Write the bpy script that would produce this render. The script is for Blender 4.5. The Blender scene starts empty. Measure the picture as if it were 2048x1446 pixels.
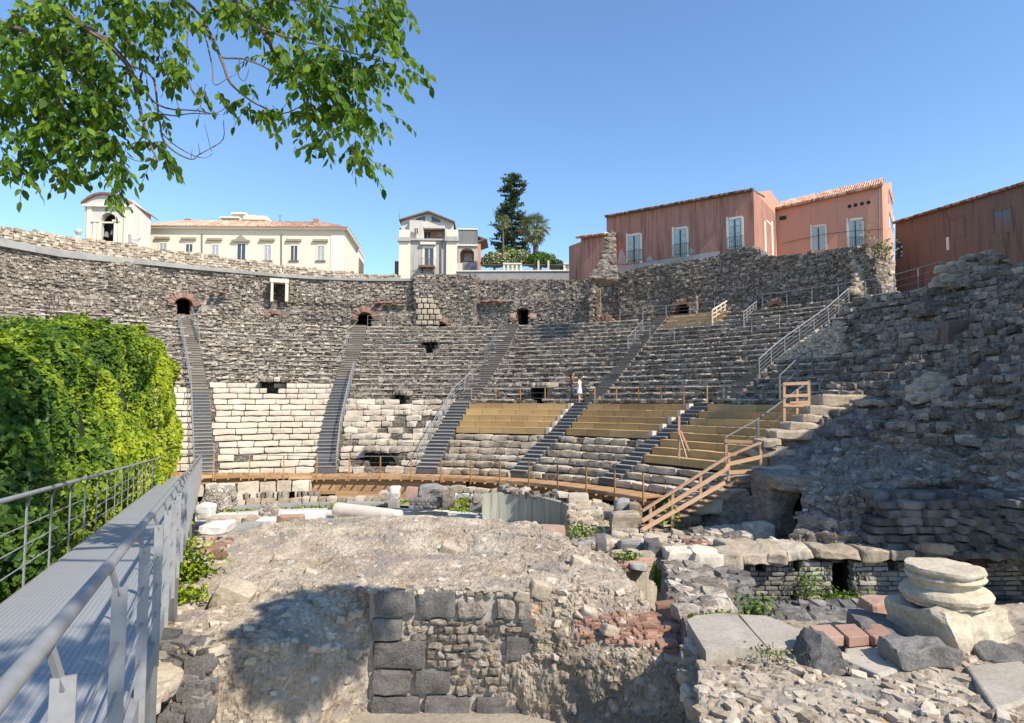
import bpy, math, random
import numpy as np
from mathutils import Vector, Matrix

# ---------------------------------------------------------------- camera
SC = bpy.context.scene
COL = SC.collection
F = 1250.0
PITCH = math.atan(77 / F)
cam_d = bpy.data.cameras.new('camera')
cam = bpy.data.objects.new('camera', cam_d)
COL.objects.link(cam)
cam_d.sensor_width = 36
cam_d.lens = 36 * F / 2048
cam_d.clip_end = 3000
cam_d.clip_start = 0.05
cam.location = (0, 0, 0)
cam.rotation_euler = (math.pi / 2 + PITCH, 0, 0)
SC.camera = cam

# ---------------------------------------------------------------- light
SUN = Vector((.77, -.64, .98)).normalized()          # towards the sun
w = bpy.data.worlds.new('World')
SC.world = w
w.use_nodes = True
nt = w.node_tree
nt.nodes.clear()
sky = nt.nodes.new('ShaderNodeTexSky')
sky.sky_type = 'NISHITA'
sky.sun_disc = False
sky.sun_elevation = math.asin(SUN.z)
sky.sun_rotation = math.atan2(SUN.x, SUN.y)
sky.altitude = 0
sky.air_density = 1.0
sky.dust_density = 0.1
sky.ozone_density = 2.6
bg = nt.nodes.new('ShaderNodeBackground')
bg.inputs[1].default_value = 0.125
out = nt.nodes.new('ShaderNodeOutputWorld')
hsv = nt.nodes.new('ShaderNodeHueSaturation')
hsv.inputs['Saturation'].default_value = 1.1
nt.links.new(sky.outputs[0], hsv.inputs['Color'])
nt.links.new(hsv.outputs[0], bg.inputs[0])
nt.links.new(bg.outputs[0], out.inputs[0])
sd = bpy.data.lights.new('sun', 'SUN')
sd.energy = 3.5
sd.angle = math.radians(.55)
sd.color = (1.0, .91, .77)
sun = bpy.data.objects.new('sun', sd)
COL.objects.link(sun)
sun.rotation_euler = SUN.to_track_quat('Z', 'Y').to_euler()
SC.view_settings.view_transform = 'Standard'
SC.view_settings.look = 'None'
SC.view_settings.exposure = 0.95
SC.view_settings.gamma = 1
SC.cycles.max_bounces = 5
SC.cycles.diffuse_bounces = 3

# ---------------------------------------------------------------- helpers
R = random.Random(7)
NR = np.random.default_rng(11)
cp, sp = math.cos(PITCH), math.sin(PITCH)

def ray(px, py):
    a = (px - 1024) / F
    b = (723 - py) / F
    return np.array([a, cp - b * sp, sp + b * cp])
def PY(px, py, Y):
    d = ray(px, py)
    return d * (Y / d[1])
def PZ(px, py, z):
    d = ray(px, py)
    return d * (z / d[2])
def PP(px, py, P0, D):
    """ray against the vertical plane through P0 (xy) running along D (xy)"""
    d = ray(px, py)
    n = (-D[1], D[0])
    t = (P0[0] * n[0] + P0[1] * n[1]) / (d[0] * n[0] + d[1] * n[1])
    return d * t
CX, CY = -7.9, 18.05
def pol(r, th, z):
    return (CX + r * math.sin(th), CY + r * math.cos(th), z)
def PC(px, py, r):
    d = ray(px, py)
    A = d[0] ** 2 + d[1] ** 2
    B = -2 * (d[0] * CX + d[1] * CY)
    C_ = CX * CX + CY * CY - r * r
    D_ = max(B * B - 4 * A * C_, 0)
    return d * ((-B + math.sqrt(D_)) / (2 * A))
def TH(px, py, r):
    p = PC(px, py, r)
    return math.atan2(p[0] - CX, p[1] - CY)
PR = [(15.9, -4.08), (17.1, -4.08), (20.5, -2.05), (23.1, -.32), (35.0, 6.15), (40, 6.15)]
def prof(r):
    return float(np.interp(r, [a for a, b in PR], [b for a, b in PR]))
def hit(px, py):
    """where the ray meets the seating slope: (r, theta)"""
    best = None
    for r in np.arange(15.9, 37, .1):
        p = PC(px, py, r)
        e = abs(p[2] - prof(r))
        if best is None or e < best[0]:
            best = (e, r)
    return best[1], TH(px, py, best[1])

# vectorised value noise
_T = NR.random((32, 32, 32)).astype(np.float32)
def vnoise(P):
    P = np.asarray(P, dtype=np.float64)
    i = np.floor(P).astype(int)
    f = P - i
    f = f * f * (3 - 2 * f)
    o = 0
    for dx in (0, 1):
        for dy in (0, 1):
            for dz in (0, 1):
                wgt = (f[:, 0] if dx else 1 - f[:, 0]) * (f[:, 1] if dy else 1 - f[:, 1]) * (f[:, 2] if dz else 1 - f[:, 2])
                o = o + wgt * _T[(i[:, 0] + dx) % 32, (i[:, 1] + dy) % 32, (i[:, 2] + dz) % 32]
    return o * 2 - 1
def fbm(P, s=1.0, oc=4, g=.5):
    P = np.asarray(P, dtype=np.float64) * s
    o = 0
    a = 1.0
    for k in range(oc):
        o = o + a * vnoise(P + k * 7.3)
        P = P * 2.03
        a *= g
    return o

def cube_grid(n):
    """surface of a cube cut n times: unit verts in [-1,1] and quads"""
    idx = {}
    V, Q = [], []
    def vid(a, b, c):
        if (a, b, c) not in idx:
            idx[(a, b, c)] = len(V)
            V.append((2 * a / n - 1, 2 * b / n - 1, 2 * c / n - 1))
        return idx[(a, b, c)]
    for i in range(n):
        for j in range(n):
            Q.append((vid(i, j, 0), vid(i, j + 1, 0), vid(i + 1, j + 1, 0), vid(i + 1, j, 0)))
            Q.append((vid(i, j, n), vid(i + 1, j, n), vid(i + 1, j + 1, n), vid(i, j + 1, n)))
            Q.append((vid(i, 0, j), vid(i + 1, 0, j), vid(i + 1, 0, j + 1), vid(i, 0, j + 1)))
            Q.append((vid(i, n, j), vid(i, n, j + 1), vid(i + 1, n, j + 1), vid(i + 1, n, j)))
            Q.append((vid(0, i, j), vid(0, i, j + 1), vid(0, i + 1, j + 1), vid(0, i + 1, j)))
            Q.append((vid(n, i, j), vid(n, i + 1, j), vid(n, i + 1, j + 1), vid(n, i, j + 1)))
    return np.array(V), np.array(Q)
CG = {n: cube_grid(n) for n in (1, 2, 3, 4, 6, 10)}

ORI = {}
class MB:
    def __init__(s):
        s.v, s.f3, s.f4, s.t3, s.t4, s.n = [], [], [], [], [], 0
    def add(s, V, Q=None, T=None, tone=.5):
        V = np.asarray(V, dtype=np.float64).reshape(-1, 3)
        if Q is not None and len(Q):
            Q = np.asarray(Q).reshape(-1, 4)
            s.f4.append(Q + s.n)
            s.t4.append(np.broadcast_to(tone, len(Q)))
        if T is not None and len(T):
            T = np.asarray(T).reshape(-1, 3)
            s.f3.append(T + s.n)
            s.t3.append(np.broadcast_to(tone, len(T)))
        s.v.append(V)
        s.n += len(V)
    def hexa(s, c8, tone=.5, n=1, p=0, noise=0, ns=2.0):
        """block from 8 corners ordered (x-,y-,z-),(x+,y-,z-),(x-,y+,z-),(x+,y+,z-), then z+"""
        U, Q = CG[n]
        if p:
            U = U / (np.abs(U) ** (p * 1.7)).sum(1)[:, None] ** (1 / (p * 1.7))
        c8 = np.asarray(c8, dtype=np.float64)
        a = (U + 1) / 2
        V = 0
        k = 0
        for z in (0, 1):
            for y in (0, 1):
                for x in (0, 1):
                    wt = (a[:, 0] if x else 1 - a[:, 0]) * (a[:, 1] if y else 1 - a[:, 1]) * (a[:, 2] if z else 1 - a[:, 2])
                    V = V + wt[:, None] * c8[k]
                    k += 1
        if noise:
            V = V + noise * np.stack([fbm(V + 11, ns, 3), fbm(V + 53, ns, 3), fbm(V + 97, ns, 3)], 1)
        s.add(V, Q, tone=tone)
    def box(s, c, size, rz=0, tone=.5, jit=0, n=1, p=0, noise=0, ns=2.0, tilt=(0, 0)):
        h = np.array(size) / 2
        c8 = np.array([(x, y, z) for z in (-1, 1) for y in (-1, 1) for x in (-1, 1)]) * h
        if jit:
            c8 = c8 + NR.uniform(-jit, jit, (8, 3))
        M = np.array(Matrix.Rotation(rz, 3, 'Z') @ Matrix.Rotation(tilt[0], 3, 'X') @ Matrix.Rotation(tilt[1], 3, 'Y'))
        s.hexa(c8 @ M.T + np.array(c), tone, n, p, noise, ns)
    def pblock(s, r0, r1, t0, t1, z0, z1, tone=.5, jit=0, n=1, p=0, noise=0, ns=2.0):
        c8 = np.array([pol(r, t, z) for z in (z0, z1) for r in (r0, r1) for t in (t0, t1)])
        if jit:
            c8 = c8 + NR.uniform(-jit, jit, (8, 3))
        s.hexa(c8, tone, n, p, noise, ns)
    def tube(s, pts, r, n=6, tone=.5, cap=True):
        pts = [np.array(p, dtype=float) for p in pts]
        rr = r if isinstance(r, (list, tuple)) else [r] * len(pts)
        V = []
        up = None
        for i, p in enumerate(pts):
            d = pts[min(i + 1, len(pts) - 1)] - pts[max(i - 1, 0)]
            d = d / (np.linalg.norm(d) + 1e-9)
            if up is None:
                up = np.array([0, 0, 1.0]) if abs(d[2]) < .9 else np.array([1.0, 0, 0])
            a = np.cross(d, up)
            a /= np.linalg.norm(a) + 1e-9
            b = np.cross(a, d)
            up = b
            for k in range(n):
                g = 2 * math.pi * (k + .5) / n
                V.append(p + rr[i] * (math.cos(g) * a + math.sin(g) * b))
        Q = []
        for i in range(len(pts) - 1):
            for k in range(n):
                k2 = (k + 1) % n
                Q.append((i * n + k, i * n + k2, (i + 1) * n + k2, (i + 1) * n + k))
        T = []
        if cap:
            V.append(pts[0]); V.append(pts[-1])
            c0, c1 = len(V) - 2, len(V) - 1
            m = (len(pts) - 1) * n
            for k in range(n):
                k2 = (k + 1) % n
                T.append((c0, k2, k)); T.append((c1, m + k, m + k2))
        s.add(V, Q, T, tone)
    def bar(s, a, b, w, h, tone=.5):
        """rectangular bar from a to b, w across, h high"""
        a = np.array(a, float); b = np.array(b, float)
        d = b - a
        d /= np.linalg.norm(d)
        up = np.array([0, 0, 1.0]) if abs(d[2]) < .95 else np.array([0, 1.0, 0])
        x = np.cross(d, up); x /= np.linalg.norm(x)
        u = np.cross(x, d)
        c8 = [e + sx * x * w / 2 + su * u * h / 2 for su in (-1, 1) for e in (a, b) for sx in (-1, 1)]
        s.hexa(c8, tone)
    def prism(s, poly, ext, tone=.5):
        """closed polygon (3D points) pushed along the vector ext"""
        P = np.array(poly, float)
        n = len(P)
        E = np.array(ext, float)
        V = np.concatenate([P, P + E, [P.mean(0)], [P.mean(0) + E]])
        Q = [(i, (i + 1) % n, n + (i + 1) % n, n + i) for i in range(n)]
        # ear clipping for the caps (polygon may be concave)
        nrm = np.zeros(3)
        for i in range(n):
            nrm += np.cross(P[i], P[(i + 1) % n])
        ax = np.argmax(np.abs(nrm))
        uv = np.delete(P, ax, axis=1)
        idx = list(range(n))
        ar = sum(uv[i][0] * uv[(i + 1) % n][1] - uv[(i + 1) % n][0] * uv[i][1] for i in range(n))
        if ar < 0:
            idx.reverse()
        T = []
        guard = 0
        cr = lambda a, b, c: (b[0] - a[0]) * (c[1] - a[1]) - (b[1] - a[1]) * (c[0] - a[0])
        while len(idx) > 3 and guard < 500:
            guard += 1
            for k in range(len(idx)):
                i, j, l = idx[k - 1], idx[k], idx[(k + 1) % len(idx)]
                a, b, c = uv[i], uv[j], uv[l]
                if cr(a, b, c) <= 1e-12:
                    continue
                if any(cr(a, b, uv[m]) >= 0 and cr(b, c, uv[m]) >= 0 and cr(c, a, uv[m]) >= 0 for m in idx if m not in (i, j, l)):
                    continue
                T.append((i, j, l)); idx.pop(k)
                break
            else:
                break
        if len(idx) == 3:
            T.append(tuple(idx))
        T2 = [(a + n, c + n, b + n) for a, b, c in T]
        s.add(V[:2 * n], Q, T + T2, tone)
    def grid(s, G, tone=.5, flip=False):
        H, W = G.shape[:2]
        i = np.arange(H * W).reshape(H, W)
        Q = np.stack([i[:-1, :-1], i[:-1, 1:], i[1:, 1:], i[1:, :-1]], -1).reshape(-1, 4)
        if flip:
            Q = Q[:, ::-1]
        s.add(G.reshape(-1, 3), Q, tone=tone)
    def build(s, name, mat, parent=None, smooth=False, origin=None):
        me = bpy.data.meshes.new(name)
        V = np.concatenate(s.v) if s.v else np.zeros((0, 3))
        if parent is not None:
            O = np.array(ORI[parent.name])
        elif origin is not None:
            O = np.array(origin, float)
        else:
            O = np.array([V[:, 0].mean(), V[:, 1].mean(), V[:, 2].min()])
        V = V - O
        f4 = np.concatenate(s.f4) if s.f4 else np.zeros((0, 4), int)
        f3 = np.concatenate(s.f3) if s.f3 else np.zeros((0, 3), int)
        me.vertices.add(len(V))
        me.vertices.foreach_set('co', V.astype(np.float32).ravel())
        nl = len(f4) * 4 + len(f3) * 3
        me.loops.add(nl)
        me.loops.foreach_set('vertex_index', np.concatenate([f4.ravel(), f3.ravel()]).astype(np.int32))
        me.polygons.add(len(f4) + len(f3))
        st = np.concatenate([np.arange(len(f4)) * 4, len(f4) * 4 + np.arange(len(f3)) * 3]).astype(np.int32)
        me.polygons.foreach_set('loop_start', st)
        try:
            me.polygons.foreach_set('loop_total', np.concatenate([np.full(len(f4), 4), np.full(len(f3), 3)]).astype(np.int32))
        except Exception:
            pass
        me.update(calc_edges=True)
        me.validate()
        if len(me.polygons) == len(f4) + len(f3):
            t = np.concatenate([np.asarray(x, float) for x in s.t4 + s.t3]) if (s.t4 or s.t3) else np.zeros(0)
            at = me.attributes.new('tone', 'FLOAT', 'FACE')
            at.data.foreach_set('value', t.astype(np.float32))
        me.polygons.foreach_set('use_smooth', np.full(len(me.polygons), bool(smooth)))
        me.materials.append(mat)
        o = bpy.data.objects.new(name, me)
        COL.objects.link(o)
        if parent is not None:
            o.parent = parent
            ORI[o.name] = tuple(O)
        else:
            o.location = tuple(O)
            ORI[o.name] = tuple(O)
        return o

def tag(o, label=None, cat=None, group=None, kind=None):
    if label: o['label'] = label
    if cat: o['category'] = cat
    if group: o['group'] = group
    if kind: o['kind'] = kind
    return o
def thing(name, loc, label, cat, group=None):
    o = bpy.data.objects.new(name, None)
    COL.objects.link(o)
    o.location = tuple(float(x) for x in loc)
    o.empty_display_size = .3
    ORI[o.name] = tuple(float(x) for x in loc)
    return tag(o, label, cat, group)
def child_copy(src_mesh, name, parent, wloc, rz=0, sz=None):
    o = bpy.data.objects.new(name, src_mesh)
    COL.objects.link(o)
    o.parent = parent
    O = ORI[parent.name]
    o.location = (wloc[0] - O[0], wloc[1] - O[1], wloc[2] - O[2])
    o.rotation_euler = (0, 0, rz)
    if sz: o.scale = sz
    ORI[o.name] = tuple(wloc)
    return o
def mesh_only(mb, name, mat, smooth=False):
    o = mb.build(name, mat, origin=(0, 0, 0), smooth=smooth)
    me = o.data
    ORI.pop(o.name, None)
    bpy.data.objects.remove(o)
    return me

# ---------------------------------------------------------------- materials
def _nodes(name):
    m = bpy.data.materials.new(name)
    m.use_nodes = True
    t = m.node_tree
    b = t.nodes['Principled BSDF']
    b.inputs['Specular IOR Level'].default_value = .25
    return m, t, b
def N(t, typ, **kw):
    n = t.nodes.new(typ)
    for k, v in kw.items():
        if k.startswith('i_'):
            key = k[2:]
            n.inputs[int(key) if key.isdigit() else key].default_value = v
        else:
            setattr(n, k, v)
    return n
def math_(t, op, a, b=None, c=None):
    n = t.nodes.new('ShaderNodeMath')
    n.operation = op
    for i, x in enumerate((a, b, c)):
        if x is None: continue
        if isinstance(x, (int, float)): n.inputs[i].default_value = x
        else: t.links.new(x, n.inputs[i])
    return n.outputs[0]
def ramp(t, fac, cols):
    r = t.nodes.new('ShaderNodeValToRGB')
    e = r.color_ramp.elements
    while len(e) < len(cols): e.new(.5)
    for i, (p, c) in enumerate(cols):
        e[i].position = p
        e[i].color = (*c, 1)
    t.links.new(fac, r.inputs[0])
    return r.outputs[0]
def mixc(t, f, a, b, mode='MIX'):
    n = t.nodes.new('ShaderNodeMix')
    n.data_type = 'RGBA'
    n.blend_type = mode
    if isinstance(f, (int, float)): n.inputs[0].default_value = f
    else: t.links.new(f, n.inputs[0])
    for i, x in ((6, a), (7, b)):
        if isinstance(x, tuple): n.inputs[i].default_value = (*x, 1)
        else: t.links.new(x, n.inputs[i])
    return n.outputs[2]
def pos(t, sc=(1, 1, 1)):
    g = t.nodes.new('ShaderNodeNewGeometry')
    m = t.nodes.new('ShaderNodeMapping')
    m.inputs['Scale'].default_value = sc
    t.links.new(g.outputs['Position'], m.inputs[0])
    return m.outputs[0]
def noise(t, vec, s, det=4, rough=.55, dist=0):
    n = N(t, 'ShaderNodeTexNoise')
    n.inputs['Scale'].default_value = s
    n.inputs['Detail'].default_value = det
    n.inputs['Roughness'].default_value = rough
    n.inputs['Distortion'].default_value = dist
    t.links.new(vec, n.inputs['Vector'])
    return n.outputs['Fac']
def bump(t, b, h, strength=.5, dist=.05):
    n = N(t, 'ShaderNodeBump')
    n.inputs['Strength'].default_value = strength
    n.inputs['Distance'].default_value = dist
    t.links.new(h, n.inputs['Height'])
    t.links.new(n.outputs[0], b.inputs['Normal'])
def tone_attr(t):
    a = N(t, 'ShaderNodeAttribute', attribute_name='tone')
    return a.outputs['Fac']
def stone(name, cols, ns=2.5, tw=.5, nw=.5, bs=.6, bd=.04, rough=.92, spots=None, fine=14, zs=1.0):
    """worn stone: tone attribute + noise through a ramp; spots=(colour, scale, threshold)"""
    m, t, b = _nodes(name)
    v = pos(t, (1, 1, zs))
    n1 = noise(t, v, ns, 6, .62)
    n2 = noise(t, v, fine, 5, .7)
    n1s = math_(t, 'MULTIPLY_ADD', n1, 2.0, -.5)
    n2s = math_(t, 'MULTIPLY_ADD', n2, 2.0, -.5)
    mixn = math_(t, 'ADD', math_(t, 'MULTIPLY', n1s, .5), math_(t, 'MULTIPLY', n2s, .5))
    f = math_(t, 'ADD', math_(t, 'MULTIPLY', tone_attr(t), tw), math_(t, 'MULTIPLY', mixn, nw))
    f = math_(t, 'ADD', f, (1 - tw - nw) * .5)
    c = ramp(t, f, cols)
    if spots:
        for sc, s_, th_ in spots:
            ns_ = noise(t, v, s_, 5, .6)
            msk = math_(t, 'SMOOTH_MIN', math_(t, 'MAXIMUM', math_(t, 'MULTIPLY', math_(t, 'SUBTRACT', ns_, th_), 9.0), 0.0), 1.0, .2)
            c = mixc(t, math_(t, 'MINIMUM', math_(t, 'MAXIMUM', msk, 0.0), .85), c, sc)
    t.links.new(c, b.inputs['Base Color'])
    b.inputs['Roughness'].default_value = rough
    hh = math_(t, 'ADD', n1, math_(t, 'MULTIPLY', n2, .6))
    bump(t, b, hh, bs, bd)
    return m
def rubble(name, cols, mortar, vs=3.0, mw=.06, bs=.8, bd=.07, tw=.15, asp=(1, 1, 1.5), patch=None, fine=16):
    """stones set in mortar"""
    m, t, b = _nodes(name)
    v0 = pos(t, asp)
    nz = N(t, 'ShaderNodeTexNoise')
    nz.inputs['Scale'].default_value = 2.2
    nz.inputs['Detail'].default_value = 3
    t.links.new(v0, nz.inputs['Vector'])
    vm = N(t, 'ShaderNodeVectorMath', operation='MULTIPLY_ADD')
    t.links.new(nz.outputs['Color'], vm.inputs[0])
    vm.inputs[1].default_value = (.35, .35, .35)
    t.links.new(v0, vm.inputs[2])
    v = vm.outputs[0]
    vo = N(t, 'ShaderNodeTexVoronoi', feature='F1')
    vo.inputs['Scale'].default_value = vs
    t.links.new(v, vo.inputs['Vector'])
    ve = N(t, 'ShaderNodeTexVoronoi', feature='DISTANCE_TO_EDGE')
    ve.inputs['Scale'].default_value = vs
    t.links.new(v, ve.inputs['Vector'])
    sep = N(t, 'ShaderNodeSeparateColor')
    t.links.new(vo.outputs['Color'], sep.inputs[0])
    n2 = noise(t, v, fine, 5, .7)
    n0 = noise(t, v0, .45, 4, .6)
    f = math_(t, 'MULTIPLY', sep.outputs[0], .45)
    f = math_(t, 'ADD', f, math_(t, 'MULTIPLY', n2, .35))
    f = math_(t, 'ADD', f, math_(t, 'MULTIPLY', n0, .4))
    f = math_(t, 'ADD', f, math_(t, 'MULTIPLY', tone_attr(t), tw))
    f = math_(t, 'SUBTRACT', f, .1 + tw * .5)
    c = ramp(t, f, cols)
    e = math_(t, 'SUBTRACT', 1.0, math_(t, 'MINIMUM', math_(t, 'DIVIDE', ve.outputs['Distance'], mw), 1.0))
    c = mixc(t, math_(t, 'MULTIPLY', e, .75), c, mortar)
    if patch:
        for sc, s_, th_ in patch:
            ns_ = noise(t, v0, s_, 5, .6)
            msk = math_(t, 'MULTIPLY', math_(t, 'SUBTRACT', ns_, th_), 10.0)
            msk = math_(t, 'MINIMUM', math_(t, 'MAXIMUM', msk, 0.0), .8)
            c = mixc(t, msk, c, sc)
    t.links.new(c, b.inputs['Base Color'])
    b.inputs['Roughness'].default_value = .95
    h = math_(t, 'MINIMUM', math_(t, 'DIVIDE', ve.outputs['Distance'], mw * 2.2), 1.0)
    h = math_(t, 'ADD', h, math_(t, 'MULTIPLY', n2, .9))
    bump(t, b, h, bs, bd)
    return m
def plain(name, col, rough=.6, metal=0, var=.12, ns=6, bs=.1, spec=.3, zs=1):
    m, t, b = _nodes(name)
    v = pos(t, (1, 1, zs))
    n = noise(t, v, ns, 5, .6)
    a = tuple(x * (1 - var * 1.6) for x in col)
    c_ = tuple(min(1, x * (1 + var * 1.6)) for x in col)
    f = math_(t, 'ADD', math_(t, 'MULTIPLY', n, .7), math_(t, 'MULTIPLY', tone_attr(t), .3))
    t.links.new(ramp(t, f, [(.25, a), (.75, c_)]), b.inputs['Base Color'])
    b.inputs['Roughness'].default_value = rough
    b.inputs['Metallic'].default_value = metal
    b.inputs['Specular IOR Level'].default_value = spec
    if bs: bump(t, b, n, bs, .02)
    return m
def wood(name, dark, light, along=(1, 1, 1), rough=.75):
    m, t, b = _nodes(name)
    v = pos(t, (1, 1, 9))
    n = noise(t, v, 1.6, 6, .65)
    n3 = noise(t, pos(t, (1, 1, 1)), .6, 3, .5)
    f = math_(t, 'ADD', math_(t, 'MULTIPLY', n, .45), math_(t, 'MULTIPLY', tone_attr(t), .4))
    f = math_(t, 'ADD', f, math_(t, 'MULTIPLY', n3, .2))
    t.links.new(ramp(t, f, [(.2, dark), (.85, light)]), b.inputs['Base Color'])
    b.inputs['Roughness'].default_value = rough
    bump(t, b, n, .25, .01)
    return m
def leafmat(name, cols, tl=.35):
    m, t, b = _nodes(name)
    n = noise(t, pos(t), 1.1, 3, .6)
    f = math_(t, 'ADD', math_(t, 'MULTIPLY', tone_attr(t), .6), math_(t, 'MULTIPLY', math_(t, 'MULTIPLY_ADD', n, 2.2, -.6), .4))
    c = ramp(t, f, cols)
    t.links.new(c, b.inputs['Base Color'])
    b.inputs['Roughness'].default_value = .5
    tr = N(t, 'ShaderNodeBsdfTranslucent')
    t.links.new(mixc(t, 1.0, c, (1.0, 1.0, .45), 'MULTIPLY'), tr.inputs[0])
    mx = N(t, 'ShaderNodeMixShader')
    mx.inputs[0].default_value = tl
    t.links.new(b.outputs[0], mx.inputs[1])
    t.links.new(tr.outputs[0], mx.inputs[2])
    t.links.new(mx.outputs[0], t.nodes['Material Output'].inputs[0])
    return m
def streaked(name, base, dark, light, amount=.5, sc=1.0, lo=.5, dirt=None):
    """old plaster with rain streaks and pale worn patches"""
    m, t, b = _nodes(name)
    v = pos(t, (2.6 * sc, 2.6 * sc, .16 * sc))
    n = noise(t, v, 1.5, 5, .65)
    n2 = noise(t, pos(t), .8, 5, .6)
    n3 = noise(t, pos(t), 9, 4, .6)
    c = mixc(t, math_(t, 'MINIMUM', math_(t, 'MAXIMUM', math_(t, 'MULTIPLY', math_(t, 'SUBTRACT', n, lo), 4.5 * amount), 0.0), .85), base, dark)
    c = mixc(t, math_(t, 'MINIMUM', math_(t, 'MAXIMUM', math_(t, 'MULTIPLY', math_(t, 'SUBTRACT', n2, .6), 2.5), 0.0), .5), c, light)
    c = mixc(t, math_(t, 'MULTIPLY', n3, .35), c, tuple(x * .75 for x in base))
    t.links.new(c, b.inputs['Base Color'])
    b.inputs['Roughness'].default_value = .9
    bump(t, b, n3, .3, .02)
    return m

M = {}
M['rub'] = stone('dark_rubble_stone', [(.06, (.050, .042, .034)), (.34, (.175, .146, .118)), (.6, (.365, .315, .26)), (.92, (.74, .65, .54))], ns=3.5, tw=.50, nw=.62, bs=.8, bd=.06)
M['core'] = rubble('dark_rubble_mass', [(.12, (.06, .05, .041)), (.45, (.19, .16, .13)), (.75, (.40, .345, .285)), (.95, (.58, .51, .43))], (.15, .125, .10), vs=4.5, mw=.06)
M['wall'] = rubble('outer_wall_rubble', [(.15, (.06, .05, .04)), (.45, (.20, .165, .135)), (.72, (.40, .34, .285)), (.95, (.60, .52, .44))], (.22, .185, .15), vs=4.2, mw=.05, patch=[((.34, .17, .10), .55, .68)])
M['lime'] = stone('cream_limestone', [(.1, (.15, .12, .085)), (.3, (.40, .335, .255)), (.58, (.60, .525, .42)), (.95, (.74, .67, .56))], ns=2.2, tw=.35, nw=.6, bs=.55, bd=.04)
M['limed'] = stone('weathered_and_shaded_limestone', [(.1, (.09, .072, .054)), (.35, (.30, .24, .175)), (.6, (.48, .405, .31)), (.95, (.66, .59, .49))], ns=2.2, tw=.4, nw=.6, bs=.6, bd=.05)  # darker copy of the cream limestone: worn stones, and shade on the right-hand tiers
M['marble'] = stone('white_marble', [(.1, (.36, .34, .30)), (.4, (.58, .565, .53)), (.9, (.72, .71, .68))], ns=1.6, tw=.35, nw=.5, bs=.25, bd=.02, rough=.6)
M['pod'] = stone('podium_concrete_mass', [(.10, (.10, .078, .054)), (.30, (.235, .19, .14)), (.52, (.36, .30, .232)), (.72, (.46, .395, .315)), (.95, (.60, .535, .45))], ns=1.1, tw=.15, nw=.95, bs=1.0, bd=.05, fine=11, zs=1.6, spots=[((.60, .54, .45), 2.4, .60), ((.09, .075, .055), 6.5, .62), ((.11, .092, .07), 2.6, .64), ((.23, .205, .18), .8, .53), ((.46, .23, .05), 1.5, .64)])
M['basalt'] = stone('basalt_block', [(.1, (.04, .038, .037)), (.4, (.13, .122, .115)), (.7, (.24, .225, .21)), (.95, (.40, .37, .34))], ns=3, tw=.4, nw=.7, bs=1.0, bd=.04, fine=26)
M['ruin'] = stone('eroded_ruin_mass', [(.12, (.06, .048, .039)), (.36, (.155, .128, .105)), (.58, (.27, .23, .19)), (.92, (.52, .46, .39))], ns=1.7, tw=.2, nw=.9, bs=1.0, bd=.06, fine=10, zs=2.2, spots=[((.07, .06, .05), 4.5, .62), ((.34, .20, .15), .55, .66), ((.085, .12, .045), .75, .64), ((.48, .43, .37), 1.6, .66)])
M['brick'] = stone('old_red_brick', [(.1, (.15, .085, .06)), (.45, (.31, .175, .125)), (.8, (.42, .275, .21)), (.98, (.52, .42, .33))], ns=4, tw=.6, nw=.4, bs=.5, bd=.02)
M['tbrick'] = stone('thin_grey_brick', [(.1, (.06, .055, .05)), (.4, (.20, .185, .165)), (.7, (.36, .33, .29)), (.95, (.52, .48, .42))], ns=3, tw=.5, nw=.5, bs=.6, bd=.02)
M['ring'] = wood('orange_deck_timber', (.25, .135, .065), (.56, .36, .20))
M['olive'] = wood('olive_bench_timber', (.26, .165, .07), (.64, .445, .215))
M['pale'] = wood('pale_scaffold_timber', (.30, .17, .10), (.62, .42, .27))
M['planks'] = wood('grey_brown_tread', (.13, .108, .09), (.30, .26, .22))
M['dstep'] = plain('dark_steel_step', (.10, .10, .105), .6, 0, .2)
M['steel'] = stone('grey_painted_steel', [(.2, (.20, .20, .205)), (.5, (.26, .26, .262)), (.8, (.33, .33, .33))], ns=4, tw=.1, nw=.7, bs=.06, bd=.01, rough=.5, spots=[((.20, .09, .04), 7.0, .70), ((.40, .39, .37), 3.0, .66)])
M['dsteel'] = plain('dark_painted_steel', (.16, .165, .17), .5, 0, .15, 5, .05, .4)
M['rust'] = plain('amber_rusted_post', (.42, .22, .07), .7, .1, .25, 8, .2)
M['conc'] = stone('grey_concrete', [(.1, (.16, .155, .15)), (.5, (.30, .29, .275)), (.9, (.42, .41, .38))], ns=1.5, tw=.2, nw=.6, bs=.3, bd=.02)
M['lightrub'] = rubble('pale_rubble', [(.15, (.20, .17, .14)), (.45, (.42, .37, .31)), (.8, (.66, .60, .52))], (.30, .26, .21), vs=4.0, mw=.05)
M['cream'] = streaked('cream_plaster', (.80, .70, .54), (.66, .57, .43), (.84, .77, .65), .12)
M['greyp'] = streaked('grey_stained_plaster', (.44, .42, .395), (.20, .19, .18), (.56, .54, .51), .7)
M['whitep'] = streaked('white_plaster', (.60, .55, .49), (.38, .34, .30), (.72, .68, .62), .45)
M['dgrey'] = streaked('dark_grey_plaster', (.22, .215, .21), (.09, .09, .09), (.34, .33, .31), .6)
M['pink1'] = streaked('streaked_dull_pink_plaster', (.42, .215, .16), (.15, .08, .06), (.52, .31, .25), 1.1, lo=.47)
M['pink2'] = streaked('salmon_plaster', (.60, .31, .215), (.42, .20, .14), (.64, .40, .31), .45)
M['brown'] = streaked('brown_rough_plaster', (.19, .135, .11), (.085, .06, .05), (.27, .21, .18), 1.0)
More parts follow.
